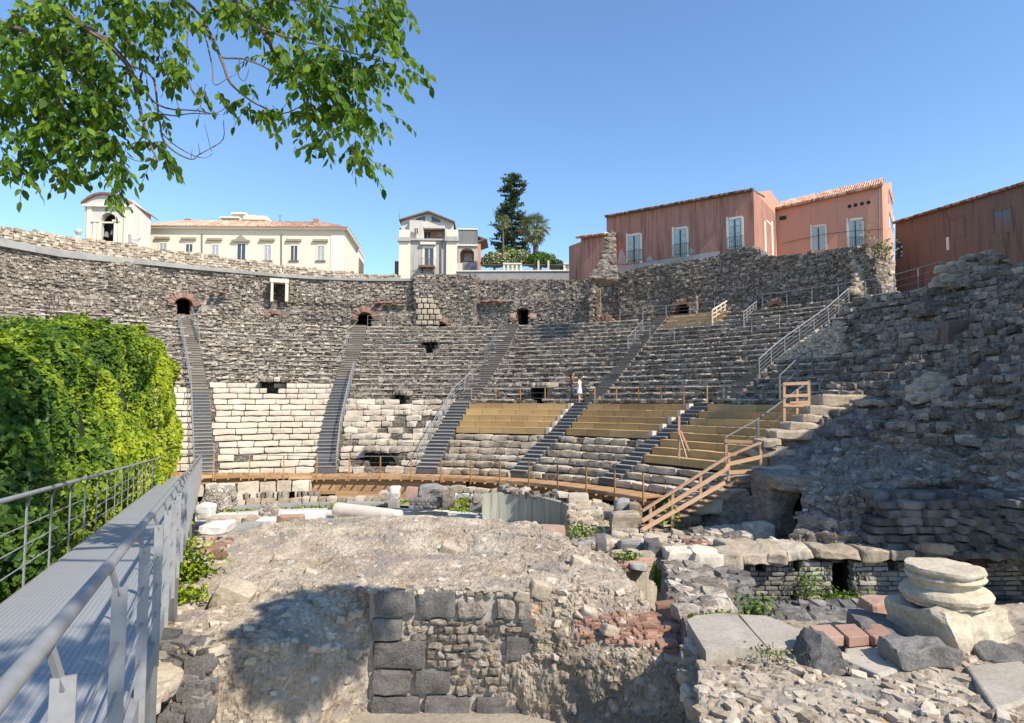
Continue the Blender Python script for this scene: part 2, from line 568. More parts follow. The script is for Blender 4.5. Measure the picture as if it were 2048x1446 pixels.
M['tile'] = stone('terracotta_tile', [(.1, (.22, .11, .07)), (.5, (.52, .29, .19)), (.9, (.70, .50, .38))], ns=3, tw=.7, nw=.3, bs=.3, bd=.02)
M['dtile'] = stone('dark_weathered_tile', [(.1, (.07, .05, .045)), (.5, (.22, .14, .11)), (.9, (.45, .33, .27))], ns=3, tw=.7, nw=.3, bs=.3, bd=.02)
M['trim'] = plain('pale_cream_trim', (.70, .66, .56), .8, 0, .1)
M['shutter'] = plain('pale_blue_green_shutter', (.40, .50, .50), .6, 0, .12)
M['glass'] = plain('dark_window_glass', (.055, .065, .08), .12, 0, .2, 3, 0, .8)
M['lglass'] = plain('curtained_window_glass', (.36, .39, .42), .2, 0, .2, 3, 0, .7)
M['dark'] = plain('dark_stone_and_shade', (.045, .04, .037), .95, 0, .3)  # near-black puts shade into passage stone, hollows and gaps
M['iron'] = plain('black_iron', (.03, .03, .032), .5, .4, .1)
M['bark'] = stone('grey_brown_bark', [(.1, (.045, .035, .028)), (.5, (.14, .11, .09)), (.9, (.26, .21, .17))], ns=6, tw=.3, nw=.6, bs=.7, bd=.02)
M['soil'] = stone('dusty_soil', [(.1, (.13, .11, .085)), (.45, (.30, .26, .205)), (.8, (.45, .41, .34))], ns=.9, tw=.1, nw=.8, bs=.7, bd=.04, spots=[((.10, .16, .035), .7, .62)])
M['leaf'] = leafmat('tree_leaf', [(.1, (.03, .075, .012)), (.45, (.085, .19, .02)), (.8, (.24, .36, .035))], .5)
M['ivy'] = leafmat('ivy_leaf', [(.12, (.025, .06, .010)), (.36, (.09, .17, .018)), (.56, (.26, .34, .022)), (.85, (.50, .54, .035))], .3)
M['pine'] = leafmat('pine_needles', [(.1, (.018, .034, .016)), (.5, (.05, .085, .038)), (.9, (.12, .165, .07))], .15)
M['palm'] = leafmat('palm_frond', [(.1, (.07, .085, .03)), (.5, (.24, .27, .14)), (.9, (.48, .46, .27))], .2)
M['shrub'] = leafmat('shrub_leaf', [(.1, (.03, .07, .012)), (.5, (.12, .21, .03)), (.9, (.30, .40, .08))], .3)
M['bloom'] = leafmat('pale_pink_bloom', [(.1, (.45, .30, .22)), (.5, (.70, .55, .42)), (.9, (.82, .70, .58))], .2)
M['grass'] = leafmat('short_grass', [(.1, (.05, .10, .015)), (.5, (.15, .24, .03)), (.9, (.36, .42, .08))], .25)
# ---------------------------------------------------------------- terrain
def proj(P):
    x, y, z = P
    yy = y * cp + z * sp
    zz = -y * sp + z * cp
    return 1024 + F * x / yy, 723 - F * zz / yy
TERR = 6.0
def terrain():
    rs = np.concatenate([np.linspace(0.5, 16, 12), np.linspace(17, 38, 16), [42, 48, 60, 90, 150, 300, 700, 1500]])
    ts = np.linspace(-math.pi, math.pi, 181)
    G = np.zeros((len(ts), len(rs), 3))
    for i, t in enumerate(ts):
        bowl = np.clip((1.22 - t) / .25, 0, 1) if t > 0 else np.clip((1.5 + t) / .25, 0, 1)
        for j, r in enumerate(rs):
            zin = -5.45
            zb = zin if r < 16.5 else (prof(r) - 1.6 if r < 37 else TERR)
            z = zin - .5 + (zb - (zin - .5)) * bowl
            if r < 16.5: z = zin
            if t > 1.1: z = zin - .5
            G[i, j] = pol(r, t, z)
    mb = MB()
    mb.grid(G, flip=False)
    o = mb.build('ground', M['soil'], origin=(CX, CY, -5.45))
    tag(o, kind='structure')
terrain()

# ---------------------------------------------------------------- seating
ROW = list(np.linspace(17.1, 20.5, 7)[:-1]) + list(np.linspace(20.5, 23.1, 6)[:-1]) + list(np.linspace(23.1, 35.0, 19))
NROW = len(ROW) - 1
def stair(pts, hw):
    rt = []
    for i, (x, y) in enumerate(pts):
        if i == 0:
            rt.append((17.1, TH(x, y, 17.1)))
        else:
            rt.append(hit(x, y))
    rt.sort()
    return dict(r=[a for a, b in rt], t=[b for a, b in rt], hw=hw)
ST = [
    stair([(410, 935), (405, 880), (400, 792), (380, 684), (368, 628)], .52),
    stair([(650, 935), (659, 878), (691, 752), (710, 702), (719, 655)], .60),
    stair([(853, 938), (886, 878), (924, 812), (957, 781), (997, 715), (1026, 656)], .60),
    stair([(1035, 948), (1078, 908), (1121, 867), (1163, 817), (1202, 792), (1264, 715), (1315, 652)], .50),
    stair([(1212, 968), (1264, 930), (1311, 889), (1340, 872), (1408, 818), (1472, 792), (1536, 730), (1640, 655)], .50),
]
def sth(k, r):
    s = ST[k]
    return float(np.interp(r, s['r'], s['t']))
_lim = [hit(*q) for q in [(1428, 1040), (1462, 1015), (1500, 985), (1528, 955), (1560, 915), (1590, 880), (1622, 835), (1660, 790), (1700, 720), (1730, 650), (1760, 615)]]
_lim[0] = (17.1, TH(1420, 1042, 17.1))
_lim.sort()
def rlim(r):
    return float(np.interp(r, [a for a, b in _lim], [b for a, b in _lim]))
THL = -1.25
def wedge(w_, r):
    a = THL if w_ == 0 else sth(w_ - 1, r) + ST[w_ - 1]['hw'] / r
    b = rlim(r) if w_ == 5 else sth(w_, r) - ST[w_]['hw'] / r
    return a, b
CUTS = [(523, 763, 569, 792), (792, 790, 815, 808), (848, 683, 872, 704), (1064, 774, 1092, 808), (726, 906, 790, 940)]
def cut(P, m=0):
    x, y = proj(P)
    return any(a - m < x < c + m and b - m < y < d + m for a, b, c, d in CUTS)
WNAME = ['behind the ivy at the left end', 'between the two leftmost stairs', 'between the second and third stairs', 'between the third and fourth stairs', 'between the fourth and fifth stairs', 'right of the fifth stair, in shade']
white_rows = [14, 15, 12, 6, 6, 3]
def row_blocks(mb, i, a, b, L, H, jit, n, p, nz, miss, tonef, proud=0.0, dep=.42, drop=0.0):
    r0 = ROW[i]
    r1 = ROW[i + 1]
    z0, z1 = prof(r0), prof(r1)
    nc = max(1, round((z1 - z0) / H))
    for c in range(nc):
        t = a + R.uniform(0, .3) * L / r0
        zz0 = z0 + (z1 - z0) * c / nc
        zz1 = z0 + (z1 - z0) * (c + 1) / nc
        while t < b - .1 / r0:
            l = L * R.uniform(.55, 1.5) / r0
            t2 = min(t + l, b)
            P = pol(r0, (t + t2) / 2, (zz0 + zz1) / 2)
            if not cut(P) and R.random() > miss:
                g = (.0025 if p else .012) / r0
                pr = R.uniform(-.5, .5) * jit
                mb.pblock(r0 - proud + pr, r0 + dep + pr, t + g, t2 - g, zz0 + ((.055 if L > 1 else .035) if p else -.02), zz1 + R.uniform(-.6, .8) * jit - drop,
                          tonef(), jit, n, p, nz, 3.0)
            t = t2
for wd in range(6):
    a0, b0 = wedge(wd, 17.1)
    am = (a0 + b0) / 2
    if wd == 0: am = b0 - .2
    for part_ in ('lower', 'upper'):
        rows = [i for i in range(NROW) if (i < white_rows[wd]) == (part_ == 'lower')]
        if part_ == 'upper' and wd >= 3:
            rows = [i for i in rows if ROW[i] >= 23.05 or (wd == 5 and i < 3)]
        if part_ == 'lower':
            lab = ('cream limestone seating tiers ' if wd < 3 else 'weathered limestone bottom tiers, toned darker for shade, ') + WNAME[wd]
        else:
            lab = 'dark rubble upper seating tiers ' + WNAME[wd]
        base = pol(ROW[rows[0]], am, prof(ROW[rows[0]]))
        t_ = thing('seating_wedge', base, lab, 'seating', 'seating wedges of the ruined theatre')
        core = MB()
        for i in rows:
            a, b = wedge(wd, ROW[i])
            a -= .05 / ROW[i]; b += .05 / ROW[i]
            r0, r1 = ROW[i], ROW[i + 1]
            z0, z1 = prof(r0), prof(r1)
            nseg = max(1, int((b - a) * r0 / .6))
            ts = np.linspace(a, b, nseg + 1)
            for s in range(nseg):
                P = pol(r0, (ts[s] + ts[s + 1]) / 2, (z0 + z1) / 2)
                if cut(P, -1): continue
                last = wd == 5 and s > nseg - 3
                core.pblock(r0 + .10, r1 + .35, ts[s], ts[s + 1], (-5.6 if last else z0 - 2.4), z1 - .05, R.random(), .03 if part_ == 'upper' else .01)
            mb = MB()
            if part_ == 'lower':
                if wd == 2:
                    row_blocks(mb, i, a, b, .8, .36, .035, 3, 7, .05, .10 + .18 * (i in (3, 7, 8)), lambda: R.uniform(.15, 1), 0, .45)
                elif wd < 2:
                    row_blocks(mb, i, a, b, 1.15, .36, .012, 3, 9, .032, .012, lambda: R.uniform(.5, .95), 0, .5)
                else:
                    row_blocks(mb, i, a, b, .8 + .5 * (wd == 5), .36, .025, 3, 6, .045, .02, lambda: R.uniform(.25, 1), 0, .5)
                m_ = M['lime'] if wd < 3 else M['limed']  # right-hand tiers take the darker stone for the shade there
            else:
                left = wd < 2
                row_blocks(mb, i, a, b, .30, .14 if left else .18, .055 if left else .03, 1, 0, 0, .07, lambda: R.betavariate(1.7, 1.8) if left else R.betavariate(1.1, 2.2), .0, .30, .05)
                t = a
                while t < b:           # tread stones, toned paler than the faces
                    l = R.uniform(.3, .9) / r0
                    P = pol(r0, t + l / 2, z1)
                    if not cut(P, 2) and R.random() > (.22 if left else .08):
                        q = R.uniform(-.05, .03) if left else R.uniform(-.03, .02)
                        mb.pblock(r0 - .03 + q, r0 + .42 + q, t + .001, t + l - .001, z1 - .06, z1 + R.uniform(-.01, .03), R.betavariate(4, 1.1), .022)
                    t += l
                # stones lying on the tread
                cnt = int((b - a) * r0 / (.45 if left else 1.1))
                for q in range(cnt):
                    t = R.uniform(a, b)
                    rr = R.uniform(r0 + .22, r1 - .05)
                    P = pol(rr, t, z1)
                    if cut(P, 2): continue
                    s_ = R.uniform(.10, .24)
                    h_ = R.uniform(.04, .20 if left else .10)
                    mb.box((P[0], P[1], z1 + h_ * .3), (s_ * 1.4, s_, h_), R.uniform(0, 3.1), R.betavariate(2.2, 1.1), s_ * .2)
                m_ = M['rub']
            if mb.n: mb.build('seat_row', m_, t_)
        core.build('rubble_fill', M['core'], t_)
# ashlar-like wing wall below the right end of the tiers
# ---------------------------------------------------------------- dark recesses in the tiers
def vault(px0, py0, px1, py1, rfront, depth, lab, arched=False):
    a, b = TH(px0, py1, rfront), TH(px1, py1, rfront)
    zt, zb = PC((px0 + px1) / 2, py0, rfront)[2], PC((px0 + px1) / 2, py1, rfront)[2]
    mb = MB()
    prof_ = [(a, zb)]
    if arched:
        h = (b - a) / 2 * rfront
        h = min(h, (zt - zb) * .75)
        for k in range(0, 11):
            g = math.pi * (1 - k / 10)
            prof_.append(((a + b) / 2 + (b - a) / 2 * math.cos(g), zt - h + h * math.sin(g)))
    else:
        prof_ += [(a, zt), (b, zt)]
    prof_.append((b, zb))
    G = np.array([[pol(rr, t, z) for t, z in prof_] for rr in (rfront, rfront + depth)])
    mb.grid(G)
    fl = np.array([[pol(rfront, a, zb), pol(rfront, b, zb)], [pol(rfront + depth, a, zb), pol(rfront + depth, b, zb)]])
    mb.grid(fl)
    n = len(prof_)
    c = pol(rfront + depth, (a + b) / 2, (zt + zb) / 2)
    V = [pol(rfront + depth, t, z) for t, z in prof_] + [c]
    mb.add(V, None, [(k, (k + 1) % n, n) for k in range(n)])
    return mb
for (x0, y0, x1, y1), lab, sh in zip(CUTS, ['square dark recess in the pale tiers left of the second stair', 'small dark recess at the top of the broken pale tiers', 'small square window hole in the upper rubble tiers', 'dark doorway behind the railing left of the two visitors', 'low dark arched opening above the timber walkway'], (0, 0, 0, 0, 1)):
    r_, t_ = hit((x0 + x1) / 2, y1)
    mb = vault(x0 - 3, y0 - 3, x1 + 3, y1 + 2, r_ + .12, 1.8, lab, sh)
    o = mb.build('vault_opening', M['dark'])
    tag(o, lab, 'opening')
    # roof of stones over the recess
    a, b = TH(x0 - 3, y1, r_), TH(x1 + 3, y1, r_)
    zt = PC((x0 + x1) / 2, y0, r_)[2]
    lin = MB()
    nb = 4
    for k in range(nb):
        ta = a + (b - a) * k / nb
        tb = a + (b - a) * (k + 1) / nb
        lin.pblock(r_ - .05 + (.25 if sh else .1), r_ + 1.9, ta, tb, zt - .02, zt + .30, R.random(), .03, 2, 6, .04)
    lo = lin.build('stone_lintel', M['rub'])
    tag(lo, 'rough stone lintel over the ' + lab, 'lintel')

# ---------------------------------------------------------------- stairs
def treads(k, ra, rb, mat, name, lab, rise=.18, proud=.16, grp='stairs climbing the seating', nosing=None):
    z0, z1 = prof(ra), prof(rb)
    n = int((z1 - z0) / rise)
    mb = MB()
    ns_ = MB()
    hw = ST[k]['hw']
    pts = []
    for j in range(n):
        r0 = float(np.interp(z0 + (z1 - z0) * j / n, [b for a, b in PR], [a for a, b in PR]))
        r1 = float(np.interp(z0 + (z1 - z0) * (j + 1) / n, [b for a, b in PR], [a for a, b in PR]))
        if j == 0: r0 = ra
        t = sth(k, (r0 + r1) / 2)
        z = prof(r1) + proud
        c = np.array(pol((r0 + r1) / 2, t, 0))
        th_ = t
        d = np.array([math.sin(th_), math.cos(th_), 0]); x = np.array([math.cos(th_), -math.sin(th_), 0])
        dr = (r1 - r0) / 2 + .02
        for (m_, za, zb_, ex) in ((mb, z - .34, z - .012, 0), (ns_, z - .010, z + .025, .02)):
            c8 = [c + d * sy * (dr + ex) - d * ex + x * sx * (hw - .03) + np.array([0, 0, zz]) for zz in (za, zb_) for sy in (-1, 1) for sx in (-1, 1)]
            m_.hexa(c8, R.random())
        pts.append((r0, t, z))
    th0 = sth(k, ra)
    o = thing(name, pol(ra, th0, z0), lab, 'stairs', grp)
    mb.build('riser', mat, o)
    ns_.build('tread', nosing or mat, o)
    return o
SN = ['leftmost', 'second from left', 'third from left', 'fourth from left, below the two visitors', 'fifth from left']
for k in range(5):
    mid = 23.1 if k >= 2 else [24.3, 26.1][k]
    treads(k, 17.15, mid, M['dstep'], 'staircase', 'lower flight of dark steel steps, ' + SN[k], nosing=M['conc'] if k != 1 else M['steel'])
    if k < 4 or True:
        treads(k, mid + (.05 if k < 3 else .3), 34.9 if k != 4 else 33.5, M['planks'], 'staircase', 'upper flight of brown grey treads, ' + SN[k], nosing=M['planks'])

# ---------------------------------------------------------------- timber benches
def benches(wd, i0, i1, lab, tlo=None, thi=None, mat='olive'):
    a, b = wedge(wd, ROW[i0])
    base = pol(ROW[i0], (a + b) / 2, prof(ROW[i0]))
    t_ = thing('timber_seating', base, lab, 'timber benches', 'olive timber seating boxes')
    for i in range(i0, i1):
        a, b = wedge(wd, ROW[i])
        if tlo is not None: a = tlo
        if thi is not None: b = thi
        a += .02 / ROW[i]; b -= .05 / ROW[i]
        mb = MB()
        r0, r1 = ROW[i], ROW[i + 1]
        z0, z1 = prof(r0) + .10, prof(r1) + .10
        n = max(2, int((b - a) * r0 / 2.0))
        ts = np.linspace(a, b, n + 1)
        for s in range(n):
            tn = R.uniform(.1, .9)
            m2 = max(1, 2)
            tt = np.linspace(ts[s], ts[s + 1], m2 + 1)
            for q in range(m2):
                dz = R.uniform(-.012, .012)
                mb.pblock(r0 - .02, r0 + .03, tt[q] + .0008, tt[q + 1], z0 - .02, z1 - .045 + dz, tn)
                mb.pblock(r0 - .022, r1 - .02, tt[q] + .0008, tt[q + 1], z1 - .042 + dz, z1 + dz, min(1, tn + .1))
        mb.build('bench_row', M[mat], t_)
    # light end panels stepping down the stair side
    e = MB()
    for i in range(i0, i1):
        a, b = wedge(wd, ROW[i])
        if thi is None and wd < 5:
            e.pblock(ROW[i] - .06, ROW[i] + .30, b - .075 / ROW[i] * 3, b - .01 / ROW[i], prof(ROW[i]) + .12, prof(ROW[i + 1]) + .13, .9)
    if e.n: e.build('end_panel', M['lime'], t_)
    c = MB()
    for i in range(i0, i1):
        a, b = wedge(wd, ROW[i])
        if tlo is not None: a = tlo
        if thi is not None: b = thi
        ts = np.linspace(a, b, 8)
        for s in range(7):
            c.pblock(ROW[i] + .06, ROW[i + 1] + .2, ts[s] + .003, ts[s + 1] - .003 * (s == 6), prof(ROW[i]) - 1.5, prof(ROW[i + 1]) + .03)
    c.build('support_frame', M['dark'], t_)
benches(3, 6, 11, 'olive timber benches between the third and fourth stairs, sunlit at its left end')
benches(4, 6, 11, 'olive timber benches between the fourth and fifth stairs')
benches(5, 3, 11, 'dull olive timber benches in shade right of the fifth stair')
_r, _ta = hit(1325, 668)
_r2, _tb = hit(1425, 668)
benches(4, 26, 29, 'small olive timber platform high under the dark arch', sth(3, 34) + .02, _tb)

# ---------------------------------------------------------------- outer wall
def top_table(pts, r):
    o = []
    for x, y in pts:
        P = PC(x, y, r)
        o.append((math.atan2(P[0] - CX, P[1] - CY), P[2]))
    o.sort()
    return [a for a, b in o], [b for a, b in o]
WT = [(-60, 478), (131, 513), (300, 528), (460, 543), (620, 556), (760, 560), (826, 560), (832, 549), (948, 550), (952, 559), (1060, 556), (1160, 558), (1175, 556), (1190, 548), (1232, 545), (1262, 540), (1300, 528), (1400, 517), (1450, 505), (1500, 489), (1512, 500), (1528, 512), (1600, 510), (1700, 492), (1733, 497), (1745, 540), (1760, 585)]
TT, TZ = top_table(WT, 36)
# arched / square openings: px box, kind
OPEN = [(350, 593, 384, 628, 'arch'), (715, 624, 745, 654, 'arch'), (864, 642, 897, 660, 'arch'), (1033, 617, 1060, 657, 'arch'), (1351, 607, 1382, 641, 'arch'), (549, 567, 570, 600, 'sq')]
def in_open(P, m=0):
    x, y = proj(P)
    for a, b, c, d, k in OPEN:
        if a - m < x < c + m and b - m < y < d + m + 4:
            if k == 'arch':
                cx_, rx = (a + c) / 2, (c - a) / 2 + m
                yy = b + (c - a) / 2
                if y < yy and ((x - cx_) / rx) ** 2 + ((y - yy) / (rx)) ** 2 > 1: continue
            return True
    return False
def wall_off(t, z):
    """plan offset of the wall face: bays, ledge, weathering"""
    P = np.array([[t * 36, z, 3.3]])
    o = .28 * float(fbm(P, .35, 3)[0])
    px, py = proj(pol(36, t, z))
    if 830 < px < 950: o += -.55
    if z < 7.6 and px < 830: o += -.45
    if 7.6 < z < 8.2 and px < 830: o += .1
    if 1192 < px < 1240: o += .35
    if px > 1165 and z < 6.9: o -= .2
    if 1183 < px < 1196 and z < 9.0: o -= .5
    if 1384 < px < 1394 and z < 7.7: o -= .7
    if 950 < px < 1185 and z > 8.6: o += .35
    return o
secs = [(-.30 - 1.0, 131, 'long curving dark rubble outer wall at the left, below the cream palace', -60, 640),
        (0, 0, 'middle of the curving outer wall with a brick relieving arch, below the villa', 640, 1188),
        (0, 0, 'tall dark right part of the outer wall under the pink house', 1188, 1762)]
walls = []
for si, (_, _, lab, pa, pb) in enumerate(secs):
    ta = THL if si == 0 else TH(pa, 600, 36)
    tb = TH(pb, 600, 36)
    t_ = thing('outer_wall', pol(36, (ta + tb) / 2, 5.6), lab, 'ruined wall')
    walls.append(t_)
    core, stn = MB(), MB()
    dt = .5 / 36
    t = ta
    while t < tb:
        t2 = min(t + dt, tb)
        zt = float(np.interp((t + t2) / 2, TT, TZ))
        z = 5.4
        while z < zt:
            z2 = min(z + .34, zt)
            P = pol(36, (t + t2) / 2, (z + z2) / 2)
            if not in_open(P, 0):
                o = wall_off((t + t2) / 2, (z + z2) / 2)
                core.pblock(36 + o + .08, 37.6, t - .001, t2 + .001, z - .01, z2, R.random(), .05)
            z = z2
        t = t2
    core.build('wall_core', M['wall'], t_)
    z = 5.9
    while z < 12:
        h = R.uniform(.10, .19)
        t = ta + R.uniform(0, .01)
        while t < tb:
            l = R.uniform(.12, .36) / 36
            tm = t + l / 2
            zt = float(np.interp(tm, TT, TZ)) + R.uniform(-.15, .12)
            P = pol(36, tm, z + h / 2)
            if z + h < zt and not in_open(P, 1) and R.random() > .10:
                o = wall_off(tm, z + h / 2)
                q = R.uniform(-.08, .07)
                lt = R.betavariate(1.5, 2.0) if si < 2 else R.betavariate(1.2, 2.6)
                stn.pblock(36 + o + q, 36 + o + .35, t + .0003, t + l - .0003, z + .006, z + h - .006, lt, .032)
            t += l
        z += h
    stn.build('facing_stones', M['rub'], t_)
def wall_of(px):
    return walls[0] if px < 640 else (walls[1] if px < 1188 else walls[2])
passm = 0
for a, b, c, d, k in OPEN:
    if k == 'sq': continue
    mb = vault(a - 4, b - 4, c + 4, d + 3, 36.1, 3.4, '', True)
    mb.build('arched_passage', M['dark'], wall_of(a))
# brick arches
def brick_arch(cx_, ytop, ybase, rin, rout, mat='brick', r=35.45, span=math.pi, fill=None, wallpx=None):
    """ring of voussoirs centred (px) with radii in px"""
    mb = MB()
    nb = max(10, int(span * rout / 2.6))
    yc = ybase
    g0 = (math.pi - span) / 2
    Rm = np.linalg.norm(PC(cx_, yc, r))
    c = PC(cx_, yc, r)
    t0 = math.atan2(c[0] - CX, c[1] - CY)
    d = np.array([math.sin(t0), math.cos(t0), 0]); x = np.array([math.cos(t0), -math.sin(t0), 0])
    s = c[1] / F / math.cos(abs(math.atan(ray(cx_, yc)[0])) * 0)
    for i in range(nb):
        ga = math.pi - g0 - span * i / nb
        gb = math.pi - g0 - span * (i + 1) / nb - .012
        ri, ro = rin * s, rout * s * R.uniform(.80, 1.0)
        c8 = []
        gap = (gb - ga) * -.12
        for sy in (0, 1):
            pass
        c8 = [c + d * yy + x * rr * math.cos(g) + np.array([0, 0, rr * math.sin(g)]) for g in (ga - gap, gb + gap) for yy in (-.14 + R.uniform(-.03, .03), .7) for rr in (ri, ro)]
        mb.hexa(c8, R.random(), 1)
    mb.build('brick_arch', M[mat], wall_of(cx_))
    if fill:
        f = MB()
        V = [c + d * .0 + x * rin * s * math.cos(g) + np.array([0, 0, rin * s * math.sin(g)]) for g in np.linspace(g0, math.pi - g0, 12)]
        f.prism(V, d * .5)
        f.build('arch_infill', M[fill], wall_of(cx_))
brick_arch(367, 0, 612, 17, 31)
brick_arch(552, 0, 645, 17, 27, span=2.2, fill='dark')
brick_arch(730, 0, 640, 16, 28, 'brick')
brick_arch(880, 0, 660, 17, 27)
brick_arch(1209, 0, 652, 10, 25, span=2.4, fill='wall')
brick_arch(1366, 0, 623, 16, 28)
brick_arch(1552, 0, 622, 14, 27, 'brick', span=2.6, fill='wall')
for sx in (-22, 20):
    P = PC(1047 + sx, 633, 35.4)
    mb = MB(); mb.box(P, (.5, .5, .5), 0, .8, .06, 3, 5, .05)
    mb.build('brick_springer', M['brick'], walls[1])
# tan ashlar patch beside the brick arch
mb = MB()
for j in range(5):
    for i in range(4 - (j > 2)):
        x0 = 832 + i * 12 + (j % 2) * 4; y0 = 650 - j * 11
        P = PC(x0 + 5, y0 - 5, 35.2)
        tt = math.atan2(P[0] - CX, P[1] - CY)
        mb.pblock(35.10, 35.7, tt - .0062, tt + .0062, P[2] - .2, P[2] + .2, R.uniform(.2, .9), .015, 2, 8, .02)
mb.build('tan_block_patch', M['limed'], walls[1])
# white marble door frame standing in the wall
mb = MB()
for (x0, y0, x1, y1) in ((541, 564, 547, 603), (570, 564, 577, 603), (540, 559, 578, 564.5)):
    A, B = PC(x0, y1, 35.3), PC(x1, y0, 35.3)
    ta, tb = [math.atan2(q[0] - CX, q[1] - CY) for q in (A, B)]
    e = -.03 if y1 < 580 else 0
    mb.pblock(35.15 + e, 35.9, ta, tb, A[2], B[2], .9, .01)
mb.build('marble_door_frame', M['lime'], walls[0])
mb = MB()
A, B = PC(545, 604, 36), PC(573, 562, 36)
mb.pblock(36.9, 37.3, *[math.atan2(q[0] - CX, q[1] - CY) for q in (A, B)], A[2] - .5, B[2] + .3, .6)
mb.build('niche_back', M['wall'], walls[0])
# brown overhanging brick ledges and small protruding stones of the wall
mb = MB()
for x in list(range(400, 460, 7)) + list(range(745, 815, 7)) + list(range(960, 1030, 7)):
    y = 578 if x < 500 else (604 if x < 900 else 602)
    if x < 500: y = 580 + (x - 400) * .08
    if R.random() < .25: continue
    y += R.uniform(-1.5, 1.5)
    P = PC(x, y, 35.4); tt = math.atan2(P[0] - CX, P[1] - CY)
    mb.pblock(35.42 + R.uniform(-.05, .05), 36, tt - .0035, tt + .0035, P[2] - .05, P[2] + .05, R.random() * .5, .03)
mb.build('brick_ledge', M['brick'], walls[1])
# cement coping and pale back wall on the left half
cop = MB()
ta, tb = THL, TH(826, 560, 36)
t = ta
while t < tb:
    t2 = min(t + 1.5 / 36, tb)
    za, zb = float(np.interp(t, TT, TZ)), float(np.interp(t2, TT, TZ))
    h = .62 * np.clip((tb - t) / 1.0, .35, 1)
    c8 = [pol(r, tt, z) for zz in (0, 1) for r in (35.85, 37.6) for tt, z in ((t, za + zz * h - .1), (t2, zb + zz * h - .1))]
    cop.hexa(c8, R.random(), 1)
    t = t2
o = cop.build('cement_coping', M['conc'], walls[0])
bt, bz = top_table([(-60, 450), (131, 476), (200, 486), (300, 500), (400, 512), (480, 524), (600, 540), (700, 550), (790, 556)], 37.4)
bk, bks = MB(), MB()
t = THL
tb = TH(790, 560, 37.4)
while t < tb:
    t2 = t + .45 / 37
    zt = float(np.interp(t, bt, bz))
    z0 = float(np.interp(t, TT, TZ)) + .1
    bk.pblock(37.0, 38.4, t, t2, z0, max(zt, z0 + .1) - .05 + R.uniform(-.05, .05), R.random(), .05)
    for z in np.arange(z0, zt + .05, .2):
        for q in range(2):
            tq = t + (t2 - t) * (q + R.random() * .5) / 2
            bks.pblock(36.9 + R.uniform(-.06, .06), 37.4, tq, tq + R.uniform(.2, .4) / 37, z, z + R.uniform(.12, .24), R.random(), .03)
    for q in range(3):
        P = pol(R.uniform(37.1, 38.3), t + R.random() * .01, zt)
        bks.box(P, (R.uniform(.15, .35), .22, R.uniform(.1, .22)), R.random() * 3, R.random(), .04)
    t = t2
bt_ = thing('parapet_wall', pol(37.4, -.5, 9.5), 'pale rubble parapet stepped back above the cement coping, at the left', 'ruined wall')
bk.build('wall_core', M['lightrub'], bt_)
bks.build('facing_stones', M['limed'], bt_)

# ---------------------------------------------------------------- circular timber walkway
def ringdeck():
    t_a, t_b = THL * .98, TH(1293, 1005, 15.9)
    base = pol(16.5, (t_a + t_b) / 2, -5.3)
    t_ = thing('timber_walkway', base, 'curved orange timber walkway round the foot of the seating', 'walkway')
    deck, beam, fas, brk = MB(), MB(), MB(), MB()
    dz = lambda t: .36 * float(np.clip((-.15 - t) / .45, 0, 1))
    t = t_a
    while t < t_b:
        t2 = min(t + .14 / 16.5, t_b)
        deck.pblock(15.85, 17.12, t + .0002, t2, -4.12 + dz(t), -4.075 + dz(t) + R.uniform(-.004, .004), R.random())
        t = t2
    t = t_a
    while t < t_b:
        t2 = min(t + 1.2 / 16, t_b)
        h = dz((t + t2) / 2)
        beam.pblock(15.80, 15.90, t, t2 - .0008, -4.24 + h, -4.085 + h, R.random())
        x, _ = proj(pol(16, (t + t2) / 2, -4.3))
        zb = float(np.interp(x, [0, 640, 655, 830, 860, 935, 940, 1300], [-4.62, -4.62, -5.33, -5.33, -5.0, -4.8, -4.6, -4.55]))
        nb = max(1, round((-4.25 - zb) / .16))
        for k in range(nb):
            za = -4.25 + h - (k + 1) * .16
            rr = 16.02 if x < 940 else 16.35
            fas.pblock(rr, rr + .04, t, t2 - .0006, za + .006, za + .16, R.uniform(.2, 1))
        for q in range(4):
            tt = t + (t2 - t) * q / 4
            brk.pblock(15.62, 15.9, tt, tt + .004, -4.30 + h, -4.235 + h, .6) if q % 2 == 0 else None
        t = t2
    deck.build('deck_boards', M['ring'], t_)
    beam.build('edge_beam', M['ring'], t_)
    fas.build('fascia', M['ring'], t_)
    brk.build('bracket', M['ring'], t_)
    lg = MB()
    lg.box((0, 0, -.6), (.1, .1, 1.2))
    lm = mesh_only(lg, 'support_leg', M['ring'])
    for x in range(1100, 1300, 34):
        r_ = 15.95
        P = PC(x, 0 + 980, r_)
        child_copy(lm, 'support_leg', t_, (P[0], P[1], -4.15))
    # railing
    rl = thing('walkway_railing', base, 'amber posts and thin rails along the curved timber walkway', 'railing')
    pm = MB()
    pm.box((0, 0, .40), (.06, .045, 1.35), 0, .5)
    pmesh = mesh_only(pm, 'post', M['rust'])
    n = int((t_b - t_a) * 15.8 / 1.55)
    hr, br = MB(), MB()
    ts = np.linspace(t_a, t_b - .004, n)
    for tt in ts:
        P = pol(15.78, tt, -4.08 + dz(tt))
        child_copy(pmesh, 'post', rl, P, -tt)
    fine = np.linspace(t_a, t_b, 90)
    hr.tube([pol(15.78, tt, -3.02 + dz(tt)) for tt in fine], .022, 5)
    for z in (-3.35, -3.68):
        br.tube([pol(15.78, tt, z + dz(tt)) for tt in fine], .008, 4)
    hr.build('handrail', M['dsteel'], rl)
    br.build('wire', M['dsteel'], rl)
ringdeck()

